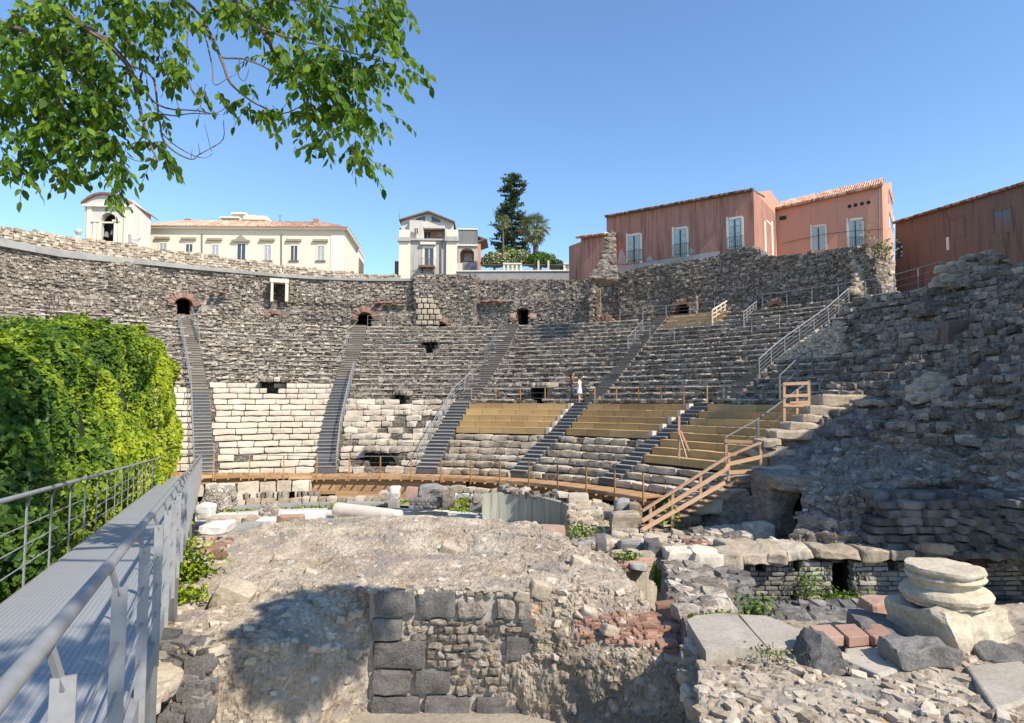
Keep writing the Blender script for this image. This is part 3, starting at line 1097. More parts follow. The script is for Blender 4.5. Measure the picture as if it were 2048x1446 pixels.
# ---------------------------------------------------------------- railings
POSTM = {}
def post_mesh(h, w, mat):
    k = (round(h, 2), w, mat)
    if k not in POSTM:
        mb = MB()
        mb.box((0, 0, h / 2), (w, w, h))
        POSTM[k] = mesh_only(mb, 'post', M[mat])
    return POSTM[k]
def railing(pts, lab, h=1.0, sp_=1.5, nb=3, mat='dsteel', w=.04, rr=.022, br=.010, grp='metal railings on the seating', name='metal_railing', rmat=None):
    pts = [np.array(p, float) for p in pts]
    t_ = thing(name, pts[0], lab, 'railing', grp)
    seg = [np.linalg.norm(pts[i + 1] - pts[i]) for i in range(len(pts) - 1)]
    L = sum(seg)
    n = max(2, int(L / sp_) + 1)
    cum = np.concatenate([[0], np.cumsum(seg)])
    P3 = np.array(pts)
    for s in np.linspace(0, L, n):
        p = [np.interp(s, cum, P3[:, k]) for k in range(3)]
        child_copy(post_mesh(h, w, mat), 'post', t_, p)
    a = MB(); a.tube(P3 + [0, 0, h], rr, 6); a.build('handrail', M[rmat or mat], t_)
    if nb:
        b = MB()
        for k in range(nb):
            b.tube(P3 + [0, 0, h * (k + 1) / (nb + 1)], br, 4)
        b.build('rail', M[rmat or mat], t_)
    return t_
def cav(px, py, dz=.1, r=None):
    r_, t_ = hit(px, py)
    if r: r_ = r
    return pol(r_, t_, prof(r_) + dz)
def arcpts(r, pa, pb, ya, z=None, n=14):
    ta, tb = TH(pa, ya, r), TH(pb, ya, r)
    return [pol(r, t, prof(r) + .05 if z is None else z) for t in np.linspace(ta, tb, n)]
def st_rail(k, side, ra, rb, lab, mat='dsteel', nb=3, h=1.0, **kw):
    pts = []
    for r in np.linspace(ra, rb, 8):
        t = sth(k, r) + side * ST[k]['hw'] / r
        pts.append(pol(r, t, prof(r) + .15))
    railing(pts, lab, h, 1.3, nb, mat, **kw)
st_rail(0, -1, 17.2, 33.5, 'long grey railing down the left side of the leftmost stair', 'steel')
st_rail(0, 1, 30.5, 35.0, 'short railing at the top right of the leftmost stair', 'steel')
st_rail(1, 1, 17.2, 26.6, 'grey barred railing down the right side of the second stair, over pale tiers', 'steel', nb=4, rr=.03)
st_rail(1, -1, 29.0, 31.0, 'short railing half way up the second stair', 'steel')
st_rail(2, -1, 17.2, 25.5, 'dark barred railing down the left side of the third stair', 'steel', nb=4, rr=.03)
st_rail(2, -1, 28.0, 34.8, 'thin railing on the left of the upper third stair', 'dsteel')
st_rail(3, -1, 29.5, 32.2, 'bright barred railing near the top of the fourth stair', 'steel', nb=4)
st_rail(4, 1, 25.5, 33.8, 'double bright steel railing on the upper fifth stair beside the pale wing wall', 'steel', nb=4, rr=.035)
railing(arcpts(31.3, 395, 700, 680), 'thin ring railing across the upper rubble tiers, right of the leftmost stair', 1.0, 2.0, 2, 'dsteel', rr=.018)
railing(arcpts(31.3, 735, 985, 690), 'thin ring railing across the upper rubble tiers, with the small window hole behind it', 1.0, 2.0, 2, 'dsteel', rr=.018)
railing(arcpts(31.0, 1300, 1560, 690), 'pale steel ring railing on the upper tiers in front of the small olive platform', 1.0, 1.6, 2, 'steel', rr=.02)
railing(arcpts(35.0, 560, 700, 650), 'thin railing at the foot of the outer wall left of the second stair', 1.0, 1.8, 2, 'dsteel', rr=.018)
railing(arcpts(34.9, 735, 1015, 655), 'thin railing at the foot of the outer wall under the brick relieving arch', 1.0, 1.8, 2, 'dsteel', rr=.018)
railing(arcpts(34.9, 1060, 1180, 655), 'thin railing at the foot of the outer wall beside the tall dark doorway', 1.0, 1.6, 2, 'dsteel', rr=.018)
railing(arcpts(34.9, 1240, 1430, 645), 'pale railing at the foot of the outer wall beneath the dark arch', 1.0, 1.6, 3, 'steel', rr=.02)
railing(arcpts(35.2, 1525, 1790, 600), 'pale steel railing climbing along the wall foot below the salmon house', 1.05, 1.5, 2, 'steel', rr=.022)
railing(arcpts(31.0, 131, 350, 700), 'ring railing on the rubble tiers above the ivy', 1.1, 3.0, 1, 'dsteel', rr=.02)
# gallery (diazoma) railing: dark left, amber posts right
railing(arcpts(23.15, 943, 1140, 808, -.22), 'thin amber and dark railing above the left timber benches', 1.0, 1.55, 2, 'rust', w=.05, rmat='dsteel', rr=.026)
railing(arcpts(23.15, 1190, 1415, 812, -.22), 'amber posted railing above the middle timber benches', 1.0, 1.35, 2, 'rust', w=.06, rmat='dsteel', rr=.026)
railing(arcpts(23.15, 1448, 1640, 815, -.22), 'dark railing in shade above the right timber benches', 1.0, 1.5, 2, 'dsteel', w=.06, rr=.018)
railing([cav(1600, 715), cav(1655, 700), cav(1705, 700)], 'dark railing in shadow right of the pale wing wall', 1.0, 1.1, 2, 'dsteel', w=.06, rr=.03)
railing([PY(1452, 935, 24.2), PY(1512, 900, 25), PY(1566, 858, 26), PY(1620, 815, 27)], 'dark slanting railing crossing the shaded timber benches', 1.15, 1.6, 1, 'dsteel', w=.09, rr=.035)
railing([PY(1560, 800, 27), PY(1600, 760, 28), PY(1625, 745, 29)], 'dark railing climbing into the shadow above the wooden frame', 1.05, 1.2, 1, 'dsteel', w=.07, rr=.03)
railing([cav(1425, 655), cav(1458, 632)], 'pale timber railing at the top of the tiers right of the dark arch', 1.1, .8, 3, 'lime', w=.09, rr=.06, br=.05)
railing([cav(1488, 660), cav(1524, 628)], 'bright steel stair railing right of the pale timber railing', 1.1, .8, 4, 'steel', w=.05, rr=.035, br=.02)
# ---------------------------------------------------------------- surfaces from control points
def cr(a, n):
    """Catmull-Rom resample along axis 0"""
    m = len(a)
    u = np.linspace(0, m - 1, n)
    i = np.clip(np.floor(u).astype(int), 0, m - 2)
    f = (u - i)[:, None, None]
    p0, p1, p2, p3 = a[np.maximum(i - 1, 0)], a[i], a[i + 1], a[np.minimum(i + 2, m - 1)]
    t = .5
    return p1 + f * (t * (p2 - p0)) + f * f * (2 * t * p0 + (t - 3) * p1 + (3 - 2 * t) * p2 - t * p3) + f ** 3 * (-t * p0 + (2 - t) * p1 + (t - 2) * p2 + t * p3)
def patch(ctrl, nu, nv, amp, ns, skirt=None, world=False, ridg=.5, back=None, strata=0):
    P = np.array([[p if world else PY(*p) for p in row] for row in ctrl], float)
    G = cr(P, nv)
    G = cr(G.transpose(1, 0, 2), nu).transpose(1, 0, 2)
    du = np.gradient(G, axis=1); dv = np.gradient(G, axis=0)
    Nn = np.cross(du, dv)
    Nn /= np.linalg.norm(Nn, axis=2)[..., None] + 1e-9
    if (Nn * G).sum() > 0: Nn = -Nn
    flat = G.reshape(-1, 3)
    d = fbm(flat, ns, 4, .55)
    d2 = fbm(flat + 31, ns * 4.2, 3, .6)
    d = d * (1 - ridg) + ridg * (1 - 2 * np.abs(d)) * .8 + .28 * d2 + .22 * (np.abs(d2) < .12) * -1
    if strata:
        hz = flat[:, 2] + .25 * fbm(flat, .5, 2)
        q = hz / .37
        d = d + strata / amp * (np.abs(q - np.floor(q) - .5) * 2 - .5) * np.clip(.7 + fbm(flat + 70, .4, 2), 0, 1)
    G = G + Nn * (amp * d).reshape(G.shape[:2])[..., None]
    if skirt is not None:
        def lower(e, out):
            q = e.copy(); q[..., :2] += out; q[..., 2] = np.minimum(skirt, e[..., 2] - .05)
            return q
        top = lower(G[:1], np.array([0, .25])); bot = lower(G[-1:], np.array([0, -.15]))
        G = np.concatenate([top, G, bot], 0)
        L = lower(G[:, :1], np.array([-.2, 0])); Rr = lower(G[:, -1:], np.array([.2, 0]))
        G = np.concatenate([L, G, Rr], 1)
    return G
def patch_obj(name, ctrl, nu, nv, amp, ns, mat, lab, cat, skirt=None, smooth=True, parent=None, kind=None, ridg=.5, world=False, group=None, strata=0):
    mb = MB()
    G = patch(ctrl, nu, nv, amp, ns, skirt, world, ridg, None, strata)
    mb.grid(G, flip=True)
    # per face tone from low frequency noise
    c = G[:-1, :-1].reshape(-1, 3)
    mb.t4 = [np.clip(.5 + .5 * fbm(c, 1.1, 3), 0, 1)]
    o = mb.build(name, M[mat], parent, smooth)
    if parent is None: tag(o, lab, cat, group, kind)
    return o, G
def chunk(name, lab, cat, x0, y0, x1, y1, Y, dep, mat, p=6, nz=.05, n=6, rz=0, tone=None, jit=.04, parent=None, ns=2.2, sl=0, smooth=False, group=None, floor=None):
    a, b = PY(x0, y1, Y), PY(x1, y1, Y)
    zt, zb = PY((x0 + x1) / 2, y0, Y)[2], (PY((x0 + x1) / 2, y1, Y)[2] if floor is None else floor)
    k = {6: 1.06, 5: 1.08}.get(p, 1.04)
    w_ = abs(b[0] - a[0]) * k
    mb = MB()
    h = np.array([w_ / 2, dep / 2, (zt - zb) / 2 * k])
    c8 = np.array([(x, y, z) for z in (-1, 1) for y in (-1, 1) for x in (-1, 1)]) * h
    c8 = c8 + NR.uniform(-jit, jit, (8, 3))
    c8[:, 2] += c8[:, 0] * sl
    Mz = np.array(Matrix.Rotation(rz, 3, 'Z'))
    c = np.array([(a[0] + b[0]) / 2, Y + dep / 2, (zt + zb) / 2])
    mb.hexa(c8 @ Mz.T + c, R.random() if tone is None else tone, n, p, nz, ns)
    o = mb.build(name, M[mat], parent, smooth)
    if parent is None: tag(o, lab, cat, group)
    return o

# ---------------------------------------------------------------- orchestra
def pdisc(name, r0, r1, ta, tb, z, mat, lab=None, kind='structure'):
    mb = MB()
    G = np.array([[pol(r, t, z) for r in (r0, r1)] for t in np.linspace(ta, tb, 60)])
    mb.grid(G, flip=True)
    o = mb.build(name, M[mat]); tag(o, kind=kind)
mb = MB()
for (r0, r1, z) in ((12.9, 13.5, -5.33), (12.2, 12.88, -5.35), (11.5, 12.18, -5.36), (10.8, 11.48, -5.37), (9.9, 10.78, -5.38), (9.0, 9.88, -5.385)):
    t = -1.2
    while t < .75:
        l = R.uniform(.7, 1.6) / r0
        if R.random() > .07 + .25 * (r0 < 10.5):
            mb.pblock(r0 + .01, r1, t + .001, t + l - .001, z - .2, z + R.uniform(-.015, .015), R.random(), .006)
        t += l
o = mb.build('orchestra_paving', M['marble'])
tag(o, kind='structure')
def curved_row(r0, r1, z0, z1, pa, pb, L, mat, lab, p=7, nz=.04, miss=.03, name='stone_row', jit=.03):
    mb = MB()
    t, tb = TH(pa, 980, r0), TH(pb, 980, r0)
    while t < tb:
        l = L * R.uniform(.6, 1.5) / r0
        if R.random() > miss:
            mb.pblock(r0, r1, t + .0015, min(t + l, tb) - .0015, z0, z1 + R.uniform(-.04, .03), R.uniform(.2, 1), jit, 3, p, nz, 3)
        t += l
    o = mb.build(name, M[mat])
    return tag(o, lab, 'stone row')
curved_row(15.3, 15.85, -4.80, -4.22, 300, 620, .75, 'lime', 'row of cream limestone blocks just under the left part of the timber walkway')
curved_row(15.25, 15.8, -4.75, -4.45, 855, 985, .75, 'limed', 'short row of limestone blocks below the middle of the timber walkway')
curved_row(14.5, 15.0, -5.38, -4.98, 300, 795, .55, 'limed', 'low row of worn small blocks at the left edge of the orchestra')
curved_row(13.6, 13.95, -5.4, -5.10, 460, 660, 1.4, 'conc', 'grey curved kerb of the orchestra left of the fallen column', 12, .01, 0)
curved_row(13.6, 13.95, -5.4, -5.08, 690, 796, 1.4, 'conc', 'grey curved kerb of the orchestra behind the fallen column', 12, .01, 0)
curved_row(15.0, 15.35, -5.3, -4.75, 855, 970, .7, 'marble', 'pale slabs of the orchestra edge left of the concave plastered wall', 9, .02, 0)
pdisc('orchestra_bank', 13.95, 17.5, -1.2, .9, -5.30, 'soil')
# rows of dark rubble between
curved_row(15.1, 15.6, -5.3, -4.72, 420, 640, .28, 'rub', 'band of small dark stones between the two limestone rows under the walkway', 5, .05, .05)

def lathe(mb, c, profile, n=28, tone=.6, nz=0, ns=2.5, axis=None):
    V, Q = [], []
    for r, z in profile:
        for k in range(n):
            g = 2 * math.pi * k / n
            V.append((r * math.cos(g), r * math.sin(g), z))
    V = np.array(V)
    for i in range(len(profile) - 1):
        for k in range(n):
            k2 = (k + 1) % n
            Q.append((i * n + k, i * n + k2, (i + 1) * n + k2, (i + 1) * n + k))
    if axis is not None:
        q = Vector((0, 0, 1)).rotation_difference(Vector(axis))
        V = V @ np.array(q.to_matrix()).T
    V = V + np.array(c)
    if nz: V = V + nz * np.stack([fbm(V + 11, ns, 3), fbm(V + 53, ns, 3), fbm(V + 97, ns, 3)], 1)
    mb.add(V, Q, tone=tone)
A = PY(672, 1019, 29.0); B = PY(800, 1034, 27.8)
mb = MB()
ax = B - A
L_ = np.linalg.norm(ax)
lathe(mb, A, [(0.0, 0)] + [(.20, 0), (.33, .01), (.345, .08), (.335, .4)] + [(.335 - .004 * k, .4 + (L_ - .6) * k / 8) for k in range(1, 9)] + [(.3, L_), (0, L_)], 24, .8, .012, 3, ax)
M['colmar'] = stone('pinkish_marble', [(.1, (.34, .27, .22)), (.4, (.56, .48, .41)), (.9, (.72, .65, .58))], ns=2.5, tw=.1, nw=.8, bs=.3, bd=.02)
tag(mb.build('fallen_column', M['colmar'], None, True), 'pale pink marble column shaft lying on the orchestra floor', 'column')

# small things on the orchestra
chunk('boulder', 'upright white boulder standing below the timber fascia', 'stone', 776, 972, 797, 1001, 30.5, .5, 'marble', 3, .08, 6)
chunk('boulder', 'smaller pale boulder left of the upright white one', 'stone', 756, 984, 778, 998, 30.5, .5, 'limed', 3, .08, 6)
chunk('stone_block', 'orange brown squared block left of the dark boulder', 'stone', 812, 976, 836, 1000, 30, .6, 'brick', 9, .02, 4, tone=.9)
chunk('boulder', 'big dark basalt boulder beside the orange brown block', 'stone', 836, 974, 886, 1001, 30, .9, 'basalt', 4, .12, 6)
t_ = thing('low_wall', PY(862, 1016, 29.5), 'low dark masonry wall below the basalt boulder', 'ruined wall')
mb = MB()
for j in range(3):
    for i in range(9):
        P = PY(822 + i * 9.8 + (j % 2) * 4, 1014 - j * 6, 29.3)
        mb.box(P + np.array([0, .3, 0]), (.22, .6, .14), 0, R.random(), .02, 2, 6, .03)
mb.build('stones', M['basalt'], t_)
chunk('boulder', 'brown pitted boulder right of the low dark wall', 'stone', 884, 985, 908, 1018, 29, .7, 'rub', 4, .12, 6)
chunk('stone_block', 'dark squared block at the foot of the concave plastered wall', 'stone', 938, 1006, 962, 1024, 28.5, .8, 'basalt', 9, .03, 4)
chunk('boulder', 'small pale and dark stone stacked left of the concave plastered wall', 'stone', 944, 988, 962, 1006, 28.4, .6, 'rub', 5, .08, 4)
def lump(lab, x0, y0, x1, y1, Y, mat='lightrub', n=40, sz=.2):
    """a lump of mortared rubble: core with stones sticking out"""
    a, b = PY(x0, y1, Y), PY(x1, y0, Y)
    c = (a + b) / 2 + np.array([0, (b[0] - a[0]) * .35, 0])
    h = np.array([(b[0] - a[0]) / 2, (b[0] - a[0]) * .4, (b[2] - a[2]) / 2])
    t_ = thing('rubble_lump', (c[0], c[1], a[2]), lab, 'rubble')
    mb = MB(); mb.box(c, h * 2, 0, .5, h[0] * .15, 6, 3.2, h[0] * .22, 1.4)
    mb.build('mortared_core', M[mat], t_)
    s = MB()
    for k in range(n):
        v = NR.normal(size=3); v /= np.linalg.norm(v); v[2] = abs(v[2]) * .9 if R.random() < .7 else v[2]
        P = c + v * h * R.uniform(.82, .98)
        q = sz * R.uniform(.5, 1.2)
        s.box(P, (q * 1.2, q, q * .75), R.uniform(0, 3), R.random(), q * .12, 2, 4, q * .1, 3, tilt=(R.uniform(-.5, .5), R.uniform(-.5, .5)))
    s.build('stones', M['rub'], t_)
lump('tall lump of light mortared rubble beside the end of the metal walkway', 396, 972, 458, 1030, 26, n=60)
lump('small round lump of mortared rubble on the white paving', 517, 1006, 550, 1038, 26.5, n=30, sz=.14)
chunk('marble_block', 'bright white broken block left of the tall rubble lump', 'stone', 392, 1010, 420, 1038, 25, .6, 'marble', 6, .05, 6)
chunk('stone_block', 'long cream limestone block with a rounded end, in front of the rubble lumps', 'stone', 412, 1036, 480, 1058, 24, .7, 'lime', 8, .04, 6)
chunk('stone_block', 'short cream limestone block next to the long one', 'stone', 482, 1036, 507, 1056, 24, .7, 'limed', 6, .06, 6)
chunk('stone_slab', 'grey flat slab in front of the short cream block', 'stone', 468, 1052, 506, 1062, 22.5, .9, 'conc', 12, .01, 4)
chunk('marble_block', 'white worn slab beside the walkway railing', 'stone', 396, 1052, 444, 1070, 22, 1.2, 'marble', 5, .05, 6)
chunk('marble_block', 'white block half sunk behind the left end of the podium', 'stone', 508, 1040, 556, 1056, 23.5, .8, 'marble', 7, .04, 6)
chunk('brick_lump', 'lump of orange brick on the far edge of the podium', 'brick', 550, 1032, 598, 1052, 19.6, .5, 'brick', 5, .05, 6, tone=.8)

# concave plastered wall
pts = [PY(965, 1000, 27.6), PY(1010, 1003, 27.9), PY(1060, 1006, 27.2), PY(1110, 1015, 25.8), PY(1137, 1025, 24.6)]
pc = cr(np.array(pts)[:, None, :], 24)[:, 0, :]
zt = np.interp(np.linspace(0, 1, 24), [0, .25, .55, 1], [-4.10, -4.12, -4.08, -4.12])
zt2 = zt
mb = MB()
nrm = np.array([.35, .93])
for i in range(23):
    a, b = pc[i], pc[i + 1]
    c8 = [(q[0] + nrm[0] * e, q[1] + nrm[1] * e, z) for zi in (0, 1) for e in (0, .35) for q, zz in ((a, zt[i]), (b, zt[i + 1])) for z in ((-5.9,) if zi == 0 else (zz + .02 * math.sin(i * .7),))]
    mb.hexa(c8, .5)
M['pool'] = streaked('grey_green_plaster', (.35, .345, .29), (.15, .15, .12), (.50, .49, .43), 1.1, lo=.45)
tag(mb.build('plastered_wall', M['pool']), 'concave grey green plastered wall at the edge of the orchestra', 'wall')
t_ = thing('rubble_coping', PY(1030, 985, 28.3), 'dark rubble coping lying along the concave plastered wall', 'rubble')
mb = MB()
for i in range(34):
    q = R.random()
    P = PY(1000 + q * 130, 985 + q * 12 + R.uniform(-8, 2), 28.3 - q * 2.2 + R.uniform(0, .5))
    mb.box(P, (R.uniform(.2, .6), .4, R.uniform(.15, .35)), R.random(), R.random(), .05, 3, 4, .06)
mb.build('stones', M['rub'], t_)
# limestone rubble pier right of it
def stones_in(name, lab, cat, poly, Y0, Y1, n, smin, smax, mat, p=5, flat=.6, pname='stones', parent=None, coremat=None, tn=(0, 1)):
    """stones of a masonry mass seen inside a px polygon; Y0 at its top, Y1 at its bottom"""
    xs = [a for a, b in poly]; ys = [b for a, b in poly]
    c = PY(sum(xs) / len(xs), max(ys), Y1)
    t_ = parent or thing(name, c, lab, cat)
    mb = MB()
    k = 0
    while k < n:
        x, y = R.uniform(min(xs), max(xs)), R.uniform(min(ys), max(ys))
        ins = False
        j = len(poly) - 1
        for i in range(len(poly)):
            if (poly[i][1] > y) != (poly[j][1] > y) and x < (poly[j][0] - poly[i][0]) * (y - poly[i][1]) / (poly[j][1] - poly[i][1]) + poly[i][0]:
                ins = not ins
            j = i
        if not ins: continue
        k += 1
        f = (y - min(ys)) / (max(ys) - min(ys))
        s = R.uniform(smin, smax)
        P = PY(x, y, Y0 + (Y1 - Y0) * f + R.uniform(-.05, .08))
        mb.box(P + np.array([0, s * .4, 0]), (s * R.uniform(.9, 1.6), s * 1.2, s * flat), R.uniform(-.25, .25), R.uniform(*tn), s * .1, 3, p, s * .12, 2.5, tilt=(R.uniform(-.15, .15), R.uniform(-.2, .2)))
    mb.build(pname, M[mat], t_)
    return t_
t_ = stones_in('limestone_pier', 'sunlit pier of pale limestone rubble right of the concave plastered wall', 'ruined wall', [(1140, 1008), (1195, 1005), (1232, 1030), (1236, 1078), (1150, 1080)], 25.2, 22.6, 190, .18, .42, 'limed')
o, _ = patch_obj('rubble_fill', [[(1136, 1002, 25.6), (1190, 1002, 25.6), (1240, 1018, 25)], [(1138, 1045, 24.3), (1190, 1045, 24.2), (1245, 1050, 24)], [(1140, 1095, 22.9), (1190, 1095, 22.8), (1250, 1095, 22.6)]], 40, 40, .08, 2, 'lightrub', '', '', -5.9, parent=t_)
chunk('stone_block', 'squared cream block topping the limestone pier', 'stone', 1139, 990, 1178, 1010, 25, .8, 'lime', 9, .02, 4)
for i, (x0, y0, x1, y1, Y, mt, lab) in enumerate([
    (1232, 1000, 1262, 1050, 23.6, 'conc', 'grey upright slab right of the limestone pier'),
    (1262, 1012, 1284, 1050, 23.0, 'limed', 'weathered block between the grey upright slab and the timber stair'),
    (1226, 1030, 1282, 1070, 22.4, 'limed', 'mossy tilted block below the grey upright slab'),
    (1195, 1078, 1215, 1104, 17.0, 'basalt', 'dark stone at the right rim of the podium'),
    (1240, 1088, 1298, 1108, 17.5, 'conc', 'long blue grey slab at the right rim of the podium'),
    (1296, 1085, 1328, 1124, 16.9, 'basalt', 'brown dark boulder right of the long blue grey slab'),
    (1226, 1108, 1262, 1120, 16.6, 'lime', 'yellowish flat stone on the podium rim'),
    (1262, 1108, 1312, 1124, 16.4, 'limed', 'cream flat stone below the long blue grey slab'),
    (1248, 1122, 1312, 1130, 16.0, 'brick', 'thin orange brick slab over the mouth of the trench'),
    (1262, 1128, 1296, 1142, 15.9, 'conc', 'grey lintel over the mouth of the trench'),
    (1286, 1078, 1330, 1096, 19.0, 'limed', 'pale broken stone at the foot of the timber stair'),
    (1498, 1052, 1552, 1084, 18.9, 'rub', 'rounded brown boulder under the dark ruined pier'),
    ]):
    chunk('boulder' if mt in ('basalt', 'rub') else 'stone_block', lab, 'stone', x0, y0, x1, y1, Y, .6, mt, 5, .05, 6, floor=None)
for i in range(5):
    pass
stones_in('brick_pile', 'small pile of red bricks behind the sunlit slab at the podium right', 'bricks', [(1368, 1083), (1400, 1078), (1448, 1088), (1446, 1104), (1372, 1104)], 18.2, 17.8, 34, .14, .3, 'brick', 8, .35)
stones_in('brick_pile', 'stack of orange bricks under the podium rim by the trench', 'bricks', [(1236, 1122), (1268, 1124), (1266, 1146), (1250, 1144)], 16.2, 16, 20, .12, .25, 'brick', 8, .4)
stones_in('rubble_scatter', 'scattered broken stones below the foot of the timber stair', 'rubble', [(1240, 1062), (1380, 1070), (1420, 1100), (1330, 1104), (1200, 1096)], 19.5, 17.5, 90, .12, .34, 'limed', 5, .55)
stones_in('rubble_scatter', 'scattered dark stones at the foot of the shaded rubble wall', 'rubble', [(1380, 1062), (1500, 1066), (1490, 1090), (1400, 1088)], 19.0, 18.0, 60, .12, .34, 'rub', 5, .55)
patch_obj('rubble_ground', [[(1130, 1082, 22.5), (1240, 1070, 21.5), (1360, 1060, 20.6), (1480, 1050, 20)],
                            [(1170, 1100, 18.5), (1260, 1098, 18.8), (1370, 1090, 18.5), (1500, 1084, 18.2)],
                            [(1210, 1118, 16.8), (1290, 1122, 16.6), (1370, 1108, 16.9), (1480, 1104, 17)]], 120, 60, .14, 1.6, 'soil', None, None, -5.9, kind='structure')

# ---------------------------------------------------------------- the podium
PT = [
 [(440, 1078, 17.5), (560, 1045, 19), (650, 1038, 19.3), (760, 1032, 19.3), (870, 1035, 19.2), (980, 1040, 18.8), (1085, 1049, 18.2), (1150, 1088, 17.3), (1205, 1100, 17)],
 [(430, 1095, 16.6), (560, 1062, 17.6), (660, 1057, 17.8), (760, 1056, 17.8), (870, 1059, 17.8), (980, 1064, 17.5), (1092, 1072, 17), (1165, 1102, 16.2), (1215, 1112, 16)],
 [(430, 1100, 16.4), (558, 1070, 17.3), (658, 1064, 17.5), (760, 1063, 17.5), (870, 1066, 17.5), (980, 1071, 17.3), (1096, 1080, 16.8), (1170, 1106, 16), (1220, 1116, 15.8)],
 [(415, 1122, 15.6), (550, 1105, 16.2), (650, 1105, 16.2), (760, 1103, 16.2), (870, 1105, 16.2), (980, 1108, 16), (1110, 1112, 15.6), (1190, 1120, 15.2), (1238, 1132, 15)],
 [(400, 1155, 14.2), (530, 1140, 14.4), (640, 1138, 14.4), (760, 1135, 14.4), (870, 1135, 14.4), (980, 1138, 14.4), (1110, 1140, 14.2), (1210, 1145, 14), (1265, 1165, 13.8)],
 [(375, 1200, 12.8), (510, 1185, 12.8), (620, 1170, 13), (735, 1178, 12.5), (850, 1178, 12.5), (970, 1178, 12.5), (1095, 1176, 12.5), (1210, 1172, 12.7), (1290, 1200, 12.6)],
 [(372, 1206, 12.6), (505, 1192, 12.6), (618, 1180, 12.8), (733, 1186, 12.45), (850, 1186, 12.45), (970, 1186, 12.45), (1095, 1186, 12.4), (1220, 1190, 12.5), (1300, 1212, 12.5)],
 [(350, 1245, 11.6), (480, 1230, 11.6), (600, 1225, 11.8), (733, 1240, 12.42), (850, 1240, 12.42), (970, 1240, 12.42), (1095, 1240, 12.3), (1240, 1240, 12.0), (1335, 1250, 11.9)],
 [(325, 1300, 10.3), (440, 1288, 10.4), (590, 1285, 11.0), (733, 1300, 12.4), (850, 1300, 12.4), (970, 1300, 12.4), (1095, 1300, 12.1), (1270, 1300, 11.4), (1388, 1309, 11.1)],
 [(318, 1316, 10.2), (436, 1306, 10.3), (592, 1304, 10.9), (733, 1330, 12.4), (850, 1330, 12.4), (970, 1330, 12.4), (1095, 1330, 12), (1275, 1330, 11.2), (1392, 1340, 11)],
 [(310, 1480, 10.0), (430, 1480, 10.1), (590, 1480, 10.7), (733, 1480, 12.4), (850, 1480, 12.4), (970, 1480, 12.4), (1095, 1480, 12), (1280, 1480, 11), (1396, 1480, 10.9)]]
pod = thing('ruined_podium', PY(800, 1480, 14), 'broad broken podium of pale mortared rubble in the foreground', 'ruined podium')
def patch_part(name, ctrl, nu, nv, amp, ns, mat, parent, skirt, ridg=.5, strata=0):
    return patch_obj(name, ctrl, nu, nv, amp, ns, mat, None, None, skirt, False, parent, None, ridg, False, None, strata)
_, PG = patch_part('rubble_mass', PT, 520, 320, .095, 1.7, 'pod', pod, -6.6, .4)
# stones sticking out of the mass
s = MB(); s2 = MB()
H_, W_ = PG.shape[:2]
for k in range(1500):
    i, j = R.randrange(3, H_ - 3), R.randrange(3, W_ - 3)
    P = PG[i, j]
    x, y = proj(P)
    if 728 < x < 1100 and y > 1183: continue
    q = R.choice((.03, .04, .05, .07, .10)) * (1.7 if y > 1180 else 1)
    s.box(P - np.array([0, -q * .25, q * .22]), (q * R.uniform(1, 1.7), q * 1.1, q * .7), R.uniform(0, 3), R.betavariate(2, 1.5), q * .2, 2, 4, q * .15, 4, tilt=(R.uniform(-.4, .4), R.uniform(-.4, .4)))
for (x, y, Y, q) in ((1078, 1180, 12.35, .26), (900, 1100, 16.1, .3), (470, 1195, 12.3, .5), (1045, 1192, 12.3, .18), (620, 1150, 14, .2), (560, 1120, 15.4, .25), (1160, 1130, 14.6, .3), (1180, 1225, 12.1, .2), (1220, 1260, 11.7, .22)):
    s.box(PY(x, y, Y + q * .3), (q * 1.5, q, q), R.uniform(-.4, .4), R.uniform(.3, .7), q * .15, 4, 4, q * .12, 2, tilt=(.2, .3))
s.build('embedded_stones', M['limed'], pod)
for k in range(260):
    i, j = R.randrange(170, H_ - 70), R.randrange(int(W_ * .80), W_ - 4)
    P = PG[i, j]
    q = R.uniform(.09, .2)
    if proj(P)[1] < 1228: continue
    s2.box(P + np.array([0, .075, 0]), (q * 1.7, .2, .065), R.uniform(-.2, .2), R.uniform(0, .9), .012, 2, 7, .015, 4, tilt=(0, R.uniform(-.15, .25)))
for (x, y, Y) in ((1292, 1284, 11.35), (1335, 1285, 11.2), (1275, 1303, 11.3), (1330, 1302, 11.1), (1345, 1250, 11.7), (1355, 1232, 11.9), (1330, 1208, 12.2), (1298, 1262, 11.6), (1300, 1245, 11.8)):
    s2.box(PY(x, y, Y + .14), (.36, .25, .085), R.uniform(-.1, .1), R.uniform(.2, .9), .012, 3, 8, .015, 4, tilt=(0, R.uniform(-.15, .05)))
s2.build('embedded_bricks', M['brick'], pod)
chunk('stone_block', 'squared reddish block at the far right corner of the podium', 'stone', 1083, 1058, 1131, 1086, 17.6, .7, 'brick', 10, .02, 6, tone=.95)

